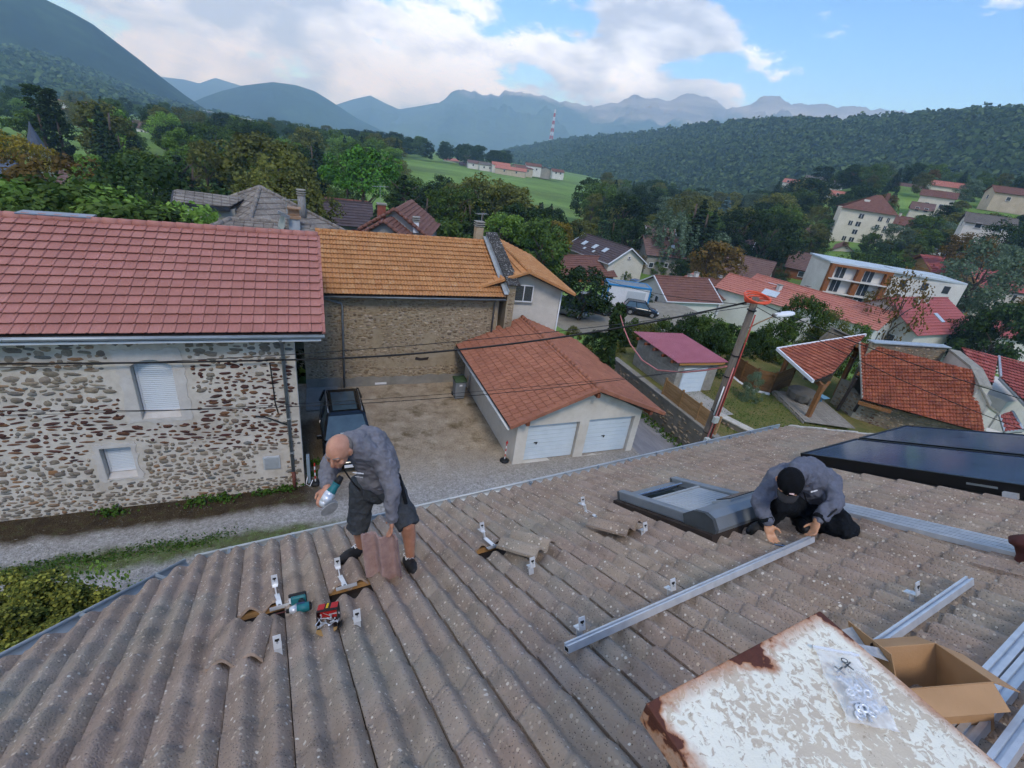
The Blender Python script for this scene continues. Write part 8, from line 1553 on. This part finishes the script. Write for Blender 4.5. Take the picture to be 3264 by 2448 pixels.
# ------------------------------------------------------------------ people
def ball(mb, c, r, ax=None, n=14, m=9):
    ax = ax or (V(1,0,0), V(0,1,0), V(0,0,1)); c = V(*c); r = r if isinstance(r, (tuple, list)) else (r, r, r); b = len(mb.v)
    for j in range(m+1):
        t = math.pi*j/m
        for i in range(n): a = 2*math.pi*i/n; mb.v.append(tuple(c+ax[0]*(r[0]*math.sin(t)*math.cos(a))+ax[1]*(r[1]*math.sin(t)*math.sin(a))+ax[2]*(r[2]*math.cos(t))))
    for j in range(m):
        for i in range(n): i2 = (i+1) % n; mb.f.append((b+j*n+i, b+(j+1)*n+i, b+(j+1)*n+i2, b+j*n+i2)); mb.m.append(0)
def caps(mb, pts, rs, n=12, flat=False):
    """chain of tapered limbs with round ends"""
    for p, r in list(zip(pts, rs))[:len(pts)-(1 if flat else 0)]: ball(mb, p, r*.995, n=n, m=8)
    for (a, ra), (b, rb) in zip(list(zip(pts, rs))[:-1], list(zip(pts, rs))[1:]): mb.tube([a, b], [ra, rb], n)
def fused(name, mb, mat, parent, voxel=.008, smooth=6, label=None, folds=0):
    """shapes melted into one continuous surface"""
    o = part(name, mb, mat, parent, True, label=label); r = o.modifiers.new('fuse', 'REMESH'); r.mode = 'VOXEL'; r.voxel_size = voxel; r.use_smooth_shade = True
    s = o.modifiers.new('soften', 'SMOOTH'); s.factor = .5; s.iterations = smooth
    if folds:
        tx = bpy.data.textures.get('folds') or bpy.data.textures.new('folds', 'CLOUDS'); tx.noise_scale = .075; tx.noise_depth = 2
        for ax_, st_ in (('NORMAL', folds),): dm = o.modifiers.new('folds', 'DISPLACE'); dm.texture = tx; dm.strength = st_; dm.mid_level = .5; dm.texture_coords = 'LOCAL'
    return o
def m_skin(name, a, b):
    t = Nt(name); c = t.ramp(t.noise(22, 5, .6), [(.3, rgb(a)), (.7, rgb(b))]); t.b.inputs['Subsurface Weight'].default_value = .12; t.b.inputs['Subsurface Radius'].default_value = (.01, .004, .002); t.bump(t.noise(150, 3, .6), .15, .003); return t.done(c, .5, 0, .35)
SKIN1 = m_skin('tanned_skin', '#a8765f', '#bd8c74'); SKIN2 = m_skin('light_skin', '#b0805f', '#c39576')
def m_cloth(name, a, b, sc=26):
    t = Nt(name); n = t.noise(7, 4, .6); c = t.ramp(t.noise(sc, 5, .7), [(.3, rgb(a)), (.7, rgb(b))]); t.bump(t.math('ADD', t.math('MULTIPLY', n, 4.0), t.noise(160, 3, .7)), .55, .012); return t.done(c, .95, 0, .1)
FLEECE = m_cloth('grey_fleece', '#6a6a71', '#7d7d84'); SOFTSH = m_cloth('blue_grey_softshell', '#5b5f6c', '#6c707d'); SHORTS = m_cloth('charcoal_work_cloth', '#383c41', '#474b50'); BLACKC = m_cloth('black_work_trousers', '#15181d', '#20242a'); SHOE = plain('black_shoe_leather', '#151619', '#222327', 20, .6); LACE = plain('pale_lace', '#c9c9cc', None, rough=.8); HAIRG = plain('grey_stubble_hair', '#6a625d', '#857b74', 60, .9); CAPM = m_cloth('black_cap_cloth', '#101114', '#191b1f')
def hand(mb, wrist, dirv, palm_n, curl, size=1.0, thumb_side=1, spread=.12):
    """palm and five bent fingers; curl bends fingers towards palm_n"""
    d = unit(dirv); n = unit(V(*palm_n)-d*(V(*palm_n)@d)); s = np.cross(d, n)*thumb_side; w = V(*wrist); pc = w+d*.045*size
    ball(mb, pc, (.040*size, .017*size, .048*size), (s, n, d)); ball(mb, w+d*.008, .026*size)
    for k, (off, L) in enumerate(((.028, .072), (.0095, .080), (-.0095, .075), (-.027, .06))):
        base = w+d*.082*size+s*off*size; a = d+s*spread*(off/.03)*.4; p = [base]; cur = 0
        for j, f in enumerate((.42, .32, .26)): cur += curl*(.55, 1.0, .8)[j]; q = unit(a*math.cos(cur)+n*math.sin(cur)); p.append(p[-1]+q*L*f*size)
        caps(mb, p, [.0098*size, .0092*size, .0085*size, .0075*size], 8)
    b = w+d*.03*size+s*.034*size; q1 = unit(d*.6+s*.75+n*.35); q2 = unit(d*.85+s*.15+n*.55); caps(mb, [b, b+q1*.036*size, b+q1*.036*size+q2*.03*size], [.0125*size, .0105*size, .0085*size], 8)
def head(mb, c, F, U, S, k=1.0):
    """skull, jaw, nose, brow, lips, ears around c; F face, U crown, S the person's left"""
    ax = (S, F, U); ball(mb, c+U*.018*k-F*.008*k, (.079*k, .099*k, .094*k), ax, 20, 14); ball(mb, c-U*.045*k+F*.028*k, (.06*k, .066*k, .068*k), ax, 16, 10); ball(mb, c-U*.092*k+F*.062*k, (.03*k, .026*k, .024*k), ax)
    caps(mb, [c+U*.012*k+F*.094*k, c-U*.022*k+F*.112*k, c-U*.034*k+F*.108*k], [.011*k, .014*k, .015*k], 8)
    for sg in (-1, 1):
        ball(mb, c+U*.028*k+F*.082*k+S*.03*k*sg, (.028*k, .012*k, .011*k), ax, 10, 6); ball(mb, c-U*.03*k+F*.066*k+S*.044*k*sg, (.022*k, .02*k, .022*k), ax, 10, 6)
        e = c-U*.012*k+S*.081*k*sg-F*.008*k; ball(mb, e, (.010*k, .020*k, .032*k), (S, F, U), 10, 8); ball(mb, e+S*.006*k*sg-F*.008*k+U*.004*k, (.008*k, .013*k, .026*k), (S, F, U), 8, 6)
    ball(mb, c-U*.062*k+F*.088*k, (.024*k, .011*k, .006*k), ax, 10, 6); ball(mb, c-U*.072*k+F*.086*k, (.021*k, .011*k, .006*k), ax, 10, 6)
def face_bits(t, c, F, U, S, k=1.0, brow=HAIRG):
    for sg in (-1, 1):
        mb = MB(); ball(mb, c+U*.006*k+F*.079*k+S*.031*k*sg, .0115*k, n=12, m=8); e = part('eye', mb, MATS.get('eyelid_skin') or plain('eyelid_skin', '#8f6352', None, rough=.6), t, True); mb = MB(); ball(mb, c+U*.001*k+F*.0865*k+S*.031*k*sg, .0048*k, n=8, m=6); part('iris', mb, M_DARK, e, True)
        mb = MB(); caps(mb, [c+U*.034*k+F*.093*k+S*.014*k*sg, c+U*.04*k+F*.088*k+S*.034*k*sg, c+U*.034*k+F*.076*k+S*.05*k*sg], [.004, .005, .003], 6); part('eyebrow', mb, brow, t, True)
    mb = MB(); caps(mb, [c-U*.067*k+F*.0985*k-S*.02*k, c-U*.066*k+F*.1005*k, c-U*.067*k+F*.0985*k+S*.02*k], [.0025, .003, .0025], 6); part('mouth_line', mb, plain('lip_brown', '#7a4438', None, rough=.6) if 'lip_brown' not in MATS else MATS['lip_brown'], t, True)
def shoe(t, heel, toe, ankle, n, s=1.0):
    heel, toe, ankle, n = V(*heel), V(*toe), V(*ankle), unit(n); d = unit((toe-heel)-n*((toe-heel)@n)); L = .275*s; w = np.cross(n, d); o = heel+d*-.03; P = lambda a, b, z: o+d*a+w*b+n*z
    mb = MB(); caps(mb, [P(.03, 0, .045), P(.10, 0, .05), P(.19, .004, .042), P(.245, .006, .032)], [.046, .048, .050, .040]); caps(mb, [P(.05, 0, .06), ankle], [.046, .048]); b = fused('shoe', mb, SHOE, t, .007, 4)
    mb = MB(); n_ = 18; ring = []
    for i in range(n_): q = 2*math.pi*i/n_; x = .125+.145*math.cos(q); y = .046*math.sin(q)*(1.0 if math.cos(q) < 0 else 1.08); ring.append(P(x, y, -.006))
    mb.prism(ring, n*.024); part('sole', mb, M_TYRE, b, bevel=.004)
    for k in range(6): mb = MB(); a = .085+.022*k; z = .107-.0075*k; caps(mb, [P(a-.006, -.028, z-.014), P(a+.003, 0, z+.001), P(a+.012, .028, z-.014)], [.0046]*3, 6); part('lace', mb, LACE, b, True); mb = MB(); caps(mb, [P(a+.010, -.028, z-.014), P(a+.003, 0, z+.002), P(a-.004, .028, z-.014)], [.0042]*3, 6); part('lace', mb, LACE, b, True)
    for sg in (-1, 1): mb = MB(); mb.tube([P(.08, .004*sg, .112)+(d*.012*math.cos(q)-d*.012)+w*(.022*sg*(1-math.cos(q))*.7)+n*.014*math.sin(q) for q in [2*math.pi*i/10 for i in range(10)]], .004, 5, closed=True); part('lace_loop', mb, LACE, b)
def person_one():
    J = dict(ank1=(.240, 3.280, -3.332), ank2=(.602, 2.873, -3.117), toe1=(.070, 3.157, -3.36), toe2=(.605, 2.60, -3.06), heel1=(.255, 3.27, -3.40), heel2=(.588, 2.875, -3.215), k1=(.215, 3.18, -2.985), k2=(.563, 2.86, -2.735), h1=(.262, 3.25, -2.62), h2=(.452, 3.14, -2.54), pel=(.366, 3.214, -2.555), waist=(.367, 3.13, -2.327), chest=(.276, 3.03, -2.10), neck=(.168, 2.935, -1.985), head=(.075, 2.83, -1.955), s2=(.372, 2.955, -2.135), s1=(.075, 3.10, -2.12), e2=(.432, 2.80, -2.32), w2=(.421, 2.74, -2.545), hand2=(.42, 2.721, -2.657), e1=(.0, 2.99, -2.26), w1=(-.012, 2.80, -2.235))
    J = {k: V(*v) for k, v in J.items()}; t = thing('person', 'bald man in grey fleece and dark shorts bending over a tile with a grinder', 'person', RP(.75, 4.1, 0))
    F = unit(-UPV*.72-FWD*.62-RGT*.22); U = UPV*.55-FWD*.62+RGT*.0; U = unit(U-F*(U@F)); S = np.cross(U, F)*-1; S = S if S@RGT > 0 else -S; hc = J['head']
    mb = MB(); head(mb, hc, F, U, S, .98); caps(mb, [hc-U*.05-F*.03, J['neck']], [.058, .062]); caps(mb, [J['neck'], J['chest'], J['waist'], J['pel']], [.07, .11, .11, .12]); caps(mb, [J['s1'], J['e1'], J['w1']], [.05, .04, .027]); caps(mb, [J['s2'], J['e2'], J['w2']], [.05, .04, .027]); caps(mb, [J['chest'], J['s1']], [.08, .05]); caps(mb, [J['chest'], J['s2']], [.08, .05])
    for a in '12':
        h_, k_, n_ = J['h'+a], J['k'+a], J['ank'+a]; calf = k_*.68+n_*.32; bk = unit(FWD*1.0+V(0, 0, .1)); caps(mb, [h_, k_, calf+bk*.018, n_], [.085, .058, .056, .036])
    hand(mb, J['w2'], J['hand2']-J['w2'], -FWD*.4-RGT*.9, .35, 1.0, 1); hand(mb, J['w1'], V(-.35, -.65, -.35), V(.3, .2, -.9), .75, 1.0, -1)
    fused('body', mb, SKIN1, t, .0065, 3); face_bits(t, hc, F, U, S, .98)
    mb = MB(); ball(mb, hc-F*.030+U*.006, (.0795, .082, .078), (S, F, U), 20, 14); o = part('hair', mb, HAIRG, t, True)
    mb = MB(); ball(mb, hc-U*.070+F*.040, (.0615, .06, .045), (S, F, U), 14, 10); part('beard_stubble', mb, HAIRG, t, True) if False else None
    mb = MB(); bk = unit(UPV*.6+FWD*.5)
    caps(mb, [J['waist']+V(0, 0, -.09), J['waist'], (J['waist']+J['chest'])/2+bk*.02, J['chest']+bk*.025], [.155, .158, .165, .15], 16); caps(mb, [J['s1']+V(.03, 0, 0), J['chest']+bk*.05, J['s2']], [.085, .12, .085]); caps(mb, [J['chest']+bk*.03, J['neck']+bk*.015], [.135, .09]); caps(mb, [J['s2'], J['neck']+bk*.0], [.09, .088]); caps(mb, [J['s1'], J['neck']], [.085, .085]); caps(mb, [J['s2'], J['e2'], J['w2']+(J['e2']-J['w2'])*.08], [.082, .064, .047]); caps(mb, [J['s1'], J['e1'], J['w1']+(J['e1']-J['w1'])*.22], [.082, .064, .05]); caps(mb, [J['w2']+(J['e2']-J['w2'])*.1, J['w2']+(J['e2']-J['w2'])*.03], [.05, .05])
    jk = fused('fleece_jacket', mb, FLEECE, t, .008, 4, folds=.045)
    nk = J['neck']; ca = unit(hc-J['chest']); cx_ = unit(np.cross(ca, RGT)); cy_ = np.cross(ca, cx_); mb = MB(); mb.lathe(nk-ca*.035, [(.082, 0), (.088, .035), (.082, .07), (.074, .07), (.076, .03)], 18, ax=(cx_, cy_, ca)); part('collar', mb, FLEECE, jk, True)
    zp = [dep(1096, 1497, 3.19), dep(1112, 1520, 3.24), dep(1130, 1545, 3.31), dep(1148, 1562, 3.40)]; mb = MB(); mb.tube(zp, .006, 6); part('zip', mb, M_BLK, jk)
    def decal(px, d, n, w, h, gap, mat, nm):
        mb = MB()
        for k in range(n): c = dep(px[0]+gap*k, px[1]+.12*gap*k, d); hh = h*(.6+.4*((k*7) % 3)/2); mb.box(c, (w, hh, .002), (RGT, UPV, FWD))
        part(nm, mb, mat, jk)
    decal((1126, 1506), 3.23, 8, .007, .010, 4.4, M_WHITE, 'white_embroidery'); decal((1133, 1519), 3.245, 6, .006, .005, 4.2, LACE, 'small_embroidery')
    mb = MB(); caps(mb, [J['pel']+V(0, 0, .10), J['pel'], J['pel']+V(0, 0, -.05)], [.150, .158, .15], 16); dn = lambda a, b, f: a+(b-a)*f
    caps(mb, [J['h1'], dn(J['h1'], J['k1'], .5), dn(J['h1'], J['k1'], 1.08)], [.112, .098, .092], 14, True); caps(mb, [J['h2'], dn(J['h2'], J['k2'], .5), dn(J['h2'], J['k2'], 1.08)], [.115, .10, .094], 14, True); fused('shorts', mb, SHORTS, t, .008, 3, folds=.04)
    mb = MB(); mb.box(dep(1283, 1560, 3.72), (.03, .24, .02), (RGT, unit(UPV+RGT*-.25), FWD)); part('pocket_flap', mb, BLACKC, t, bevel=.006)
    shoe(t, J['heel1'], J['toe1'], J['ank1']+V(0, 0, -.02), N_); shoe(t, J['heel2'], J['toe2'], J['ank2']+V(0, 0, -.02), N_)
    # grinder in his right hand
    g = thing('angle_grinder', 'teal and silver angle grinder held in the bald man\'s right hand', 'power tool', dep(1050, 1575, 3.14)); a, b, c = dep(1074, 1540, 3.10), dep(1050, 1576, 3.08), dep(1034, 1602, 3.06); te = MATS['teal_tool_plastic']; d = unit(b-a)
    mb = MB(); mb.tube([a, a+(b-a)*.3, b-(b-a)*.1, b], [.028, .024, .033, .034], 14); part('motor_body', mb, te, g, True); mb = MB(); mb.tube([a-d*.05, a+d*.01], [.018, .027], 12); part('tail', mb, M_BLK, g, True)
    mb = MB(); caps(mb, [b, c], [.036, .034], 14); part('gear_head', mb, M_ALU_SAT, g, True); dc = dep(1050, 1622, 3.06); dn_ = unit(RGT*.66-UPV*.6-FWD*.45); mb = MB(); mb.tube([c, dc-dn_*.005], .014, 10); part('spindle', mb, M_ZINC_D, g)
    x_ = unit(np.cross(dn_, UPV)); mb = MB(); mb.lathe(dc, [(.058, 0), (.058, .004), (.02, .005)], 26, ax=(x_, np.cross(dn_, x_), dn_)); part('disc', mb, plain('grey_cutting_disc', '#8c8c8a', '#a0a09e', 30, .6), g)
    mb = MB(); mb.lathe(dc-dn_*.008, [(.06, 0), (.062, .01), (.06, .018)], 20, ax=(x_, np.cross(dn_, x_), dn_)); mb = MB(); q_ = [dc-dn_*.012+x_*.064*math.cos(k)+np.cross(dn_, x_)*.064*math.sin(k) for k in np.linspace(2.4, 5.6, 12)]; r_ = [dc-dn_*.012+x_*.02*math.cos(k)+np.cross(dn_, x_)*.02*math.sin(k) for k in np.linspace(2.4, 5.6, 12)]; mb.add(q_+r_, [(k, k+1, 13+k, 12+k) for k in range(11)]); part('guard', mb, M_ALU_SAT, g)
    # the tile he steadies with his left hand
    ub, vb = on_roof(1220, 1852, .03); bt = RP(ub, vb, .025); y = unit(bt-(J['hand2']+V(-.09, .02, -.02))); xx = unit(RGT*1.0-FWD*.18); xx = unit(xx-y*(xx@y)); zz = np.cross(xx, y); M = Matrix(((xx[0], y[0], zz[0]), (xx[1], y[1], zz[1]), (xx[2], y[2], zz[2]))).to_4x4(); o_ = bt-xx*.15; M.translation = Vector(o_)
    m2 = TILE.copy(); m2.materials.clear(); m2.materials.append(M_TILE_CUT); o = link('held_roof_tile', m2, None); o.matrix_world = M; tag(o, 'upright roof tile held at its top by the bald man', 'roof tile', 'tiles lifted off the foreground roof')
person_one()
def person_two():
    J = {}
    ro = lambda x, y, w: RP(*on_roof(x, y, w), w)
    J['ank1'], J['toe1'], J['heel1'] = ro(2440, 1668, .11), ro(2392, 1704, .03), ro(2452, 1688, .03); J['ank2'], J['toe2'], J['heel2'] = ro(2540, 1650, .13), ro(2556, 1700, .03), ro(2537, 1668, .06)
    J['kn2'] = ro(2694, 1690, .09); J['k1'] = dep(2490, 1602, 3.84); J['h1'], J['h2'], J['pel'] = dep(2545, 1610, 4.06), dep(2622, 1612, 4.08), dep(2585, 1595, 4.1)
    J['waist'], J['chest'], J['neck'], J['head'] = dep(2592, 1562, 4.02), dep(2572, 1522, 3.90), dep(2546, 1512, 3.74), dep(2517, 1540, 3.58)
    J['s1'], J['s2'], J['e1'], J['w1'], J['e2'], J['w2'] = dep(2478, 1522, 3.86), dep(2640, 1532, 3.9), dep(2420, 1600, 3.80), dep(2447, 1668, 3.74), dep(2660, 1604, 3.74), dep(2604, 1660, 3.68)
    t = thing('person', 'kneeling man in black cap and grey jacket bolting the long rail', 'person', ro(2570, 1690, 0)); F = unit(-UPV*.85-FWD*.34-RGT*.40); U = UPV*.30-FWD*.85-RGT*.30; U = unit(U-F*(U@F)); S = np.cross(U, F); S = S if S@RGT > 0 else -S; hc = J['head']
    mb = MB(); head(mb, hc, F, U, S, 1.04); caps(mb, [hc-U*.05-F*.03, J['neck']], [.056, .06]); caps(mb, [J['neck'], J['chest'], J['waist'], J['pel']], [.07, .1, .1, .11]); caps(mb, [J['s1'], J['e1'], J['w1']], [.05, .04, .028]); caps(mb, [J['s2'], J['e2'], J['w2']], [.05, .04, .028]); caps(mb, [J['chest'], J['s1']], [.08, .05]); caps(mb, [J['chest'], J['s2']], [.08, .05])
    caps(mb, [J['h1'], J['k1'], J['ank1']], [.08, .055, .036]); caps(mb, [J['h2'], J['kn2'], J['ank2']], [.08, .055, .036])
    hand(mb, J['w1'], dep(2464, 1735, 3.70)-J['w1'], -FWD+UPV*-.2, .45, 1.02, -1, .3); hand(mb, J['w2'], dep(2588, 1712, 3.64)-J['w2'], -RGT*.9-FWD*.3, .45, 1.0, 1, .3); fused('body', mb, SKIN2, t, .0065, 3); face_bits(t, hc, F, U, S, 1.04, M_DARK)
    mb = MB(); ball(mb, hc-F*.03-U*.012, (.082, .082, .074), (S, F, U), 18, 12); part('hair', mb, plain('dark_hair', '#1d1714', '#2b221d', 60, .8), t, True)
    mb = MB(); ball(mb, hc+U*.024-F*.006, (.092, .112, .102), (S, F, U), 22, 14); P = [p for p in mb.v]; cp = MB(); cp.v = P; cp.f = mb.f; cp.m = mb.m
    bm = bmesh.new(); vs = [bm.verts.new(p) for p in mb.v]; bm.verts.ensure_lookup_table()
    for f in mb.f:
        try: bm.faces.new([vs[i] for i in f])
        except ValueError: pass
    co = hc+U*.018-rootloc(t)*0; bmesh.ops.bisect_plane(bm, geom=bm.verts[:]+bm.edges[:]+bm.faces[:], plane_co=tuple(co), plane_no=tuple(-(U-F*.06)), clear_outer=True)
    me = bpy.data.meshes.new('cap'); rl = rootloc(t); bmesh.ops.translate(bm, verts=bm.verts, vec=tuple(-rl)); bm.to_mesh(me); bm.free(); me.polygons.foreach_set('use_smooth', [True]*len(me.polygons)); cap = link('cap', me, CAPM, t)
    mb = MB(); n = 14; A = [hc+U*.020+S*.078*math.cos(q)+F*(.07+.02*math.sin(q)) for q in np.linspace(0, math.pi, n)]; B = [hc+U*(.006)+S*.070*math.cos(q)+F*(.085+.075*math.sin(q)**.8) for q in np.linspace(0, math.pi, n)]; mb.add(A+B+[p-U*.006 for p in B]+[p-U*.006 for p in A], [(i, i+1, n+i+1, n+i) for i in range(n-1)]+[(n+i, n+i+1, 2*n+i+1, 2*n+i) for i in range(n-1)]+[(2*n+i, 2*n+i+1, 3*n+i+1, 3*n+i) for i in range(n-1)]); part('peak', mb, plain('grey_black_peak', '#2a2b2f', '#34353a', 30, .9), cap, True)
    mb = MB(); pc = hc+U*.058+F*.098; mb.beam(pc+S*.004, pc+S*.034+U*.006, .005, .012, F); part('cap_emblem', mb, plain('pale_pink_stitch', '#d9b9b4', None, rough=.7), cap)
    mb = MB(); bk = unit(UPV*.7+FWD*.4); caps(mb, [J['pel']+bk*.02, J['waist']+bk*.02, (J['waist']+J['chest'])/2+bk*.03, J['chest']+bk*.02], [.14, .165, .17, .155], 16); caps(mb, [J['s1'], J['chest']+bk*.05, J['s2']], [.09, .125, .092]); caps(mb, [J['chest']+bk*.02, J['neck']+bk*.012], [.13, .085]); caps(mb, [J['s1'], J['e1'], J['w1']+(J['e1']-J['w1'])*.12], [.088, .066, .048]); caps(mb, [J['s2'], J['e2'], J['w2']+(J['e2']-J['w2'])*.12], [.09, .07, .05]); jk = fused('softshell_jacket', mb, SOFTSH, t, .008, 4, folds=.045)
    ca = unit(hc-J['chest']); cx_ = unit(np.cross(ca, RGT)); cy_ = np.cross(ca, cx_); mb = MB(); mb.lathe(J['neck']-ca*.035, [(.08, 0), (.086, .035), (.08, .065), (.072, .065), (.074, .03)], 18, ax=(cx_, cy_, ca)); part('collar', mb, SOFTSH, jk, True)
    for a, b in (('w1', 'e1'), ('w2', 'e2')): d = unit(J[b]-J[a]); mb = MB(); mb.tube([J[a]+d*.012, J[a]+d*.04], .052, 14); part('cuff', mb, BLACKC, jk, True)
    d1, d2 = J['e2']+(J['w2']-J['e2'])*.2-FWD*.068, J['e2']+(J['w2']-J['e2'])*.7-FWD*.056; mb = MB(); mb.beam(d1, d2, .012, .006, FWD); part('sleeve_zip', mb, M_BLK, jk); mb = MB(); mb.tube([dep(2562, 1570, 3.72), dep(2572, 1602, 3.80)], .006, 6); part('zip', mb, M_BLK, jk)
    mb = MB()
    for k in range(6): mb.box(dep(2586+3.6*k, 1568-1.0*k, 3.735), (.0085, .013-.002*(k % 3), .002), (RGT, UPV, FWD))
    part('white_embroidery', mb, M_WHITE, jk)
    mb = MB(); caps(mb, [J['pel'], (J['h1']+J['h2'])/2], [.16, .15], 14); caps(mb, [J['h1'], J['k1'], J['ank1']+(J['k1']-J['ank1'])*.1], [.115, .09, .07], 14); caps(mb, [J['h2'], J['kn2'], J['kn2']+(J['ank2']-J['kn2'])*.8], [.12, .098, .07], 14); fused('work_trousers', mb, BLACKC, t, .008, 4, folds=.035)
    shoe(t, J['heel1'], J['toe1'], J['ank1'], N_, .95); shoe(t, J['heel2'], J['toe2'], J['ank2'], N_, .95)
    g = thing('spanner', 'small ratchet spanner in the kneeling man\'s right hand', 'spanner', dep(2470, 1742, 3.69)); mb = MB(); mb.tube([dep(2455, 1735, 3.69), dep(2500, 1740, 3.70)], .006, 8); part('shaft', mb, M_CHROME, g); mb = MB(); mb.lathe(dep(2497, 1742, 3.70), [(.016, -.008), (.016, .01)], 12); part('head', mb, M_CHROME, g)
person_two()
# ------------------------------------------------------------------ haze: one box of even air
def build_haze():
    mb = MB(); mb.box((0, 0, HAZE_TOP/2-90), (15000, 15000, HAZE_TOP+180)); o = link('haze', mb.mesh('haze'), None); o['kind'] = 'stuff'; o['label'] = 'thin blue air between the roofs and the mountains'
    m = bpy.data.materials.new('air'); m.use_nodes = True; nt = m.node_tree; nt.nodes.clear(); out = nt.nodes.new('ShaderNodeOutputMaterial'); v = nt.nodes.new('ShaderNodeVolumePrincipled')
    v.inputs['Color'].default_value = (.40, .66, 1.0, 1); v.inputs['Density'].default_value = HAZE; v.inputs['Anisotropy'].default_value = 0.0; v.inputs['Absorption Color'].default_value = (1, 1, 1, 1)
    nt.links.new(v.outputs[0], out.inputs['Volume']); o.data.materials.append(m); o.visible_shadow = True; m.cycles.homogeneous_volume = True if hasattr(m.cycles, 'homogeneous_volume') else None
HAZE = 3.0e-4; HAZE_TOP = max((o.matrix_world @ Vector(c)).z for o in bpy.data.objects if o.type == 'MESH' for c in o.bound_box)+12; print('top', HAZE_TOP)
build_haze()
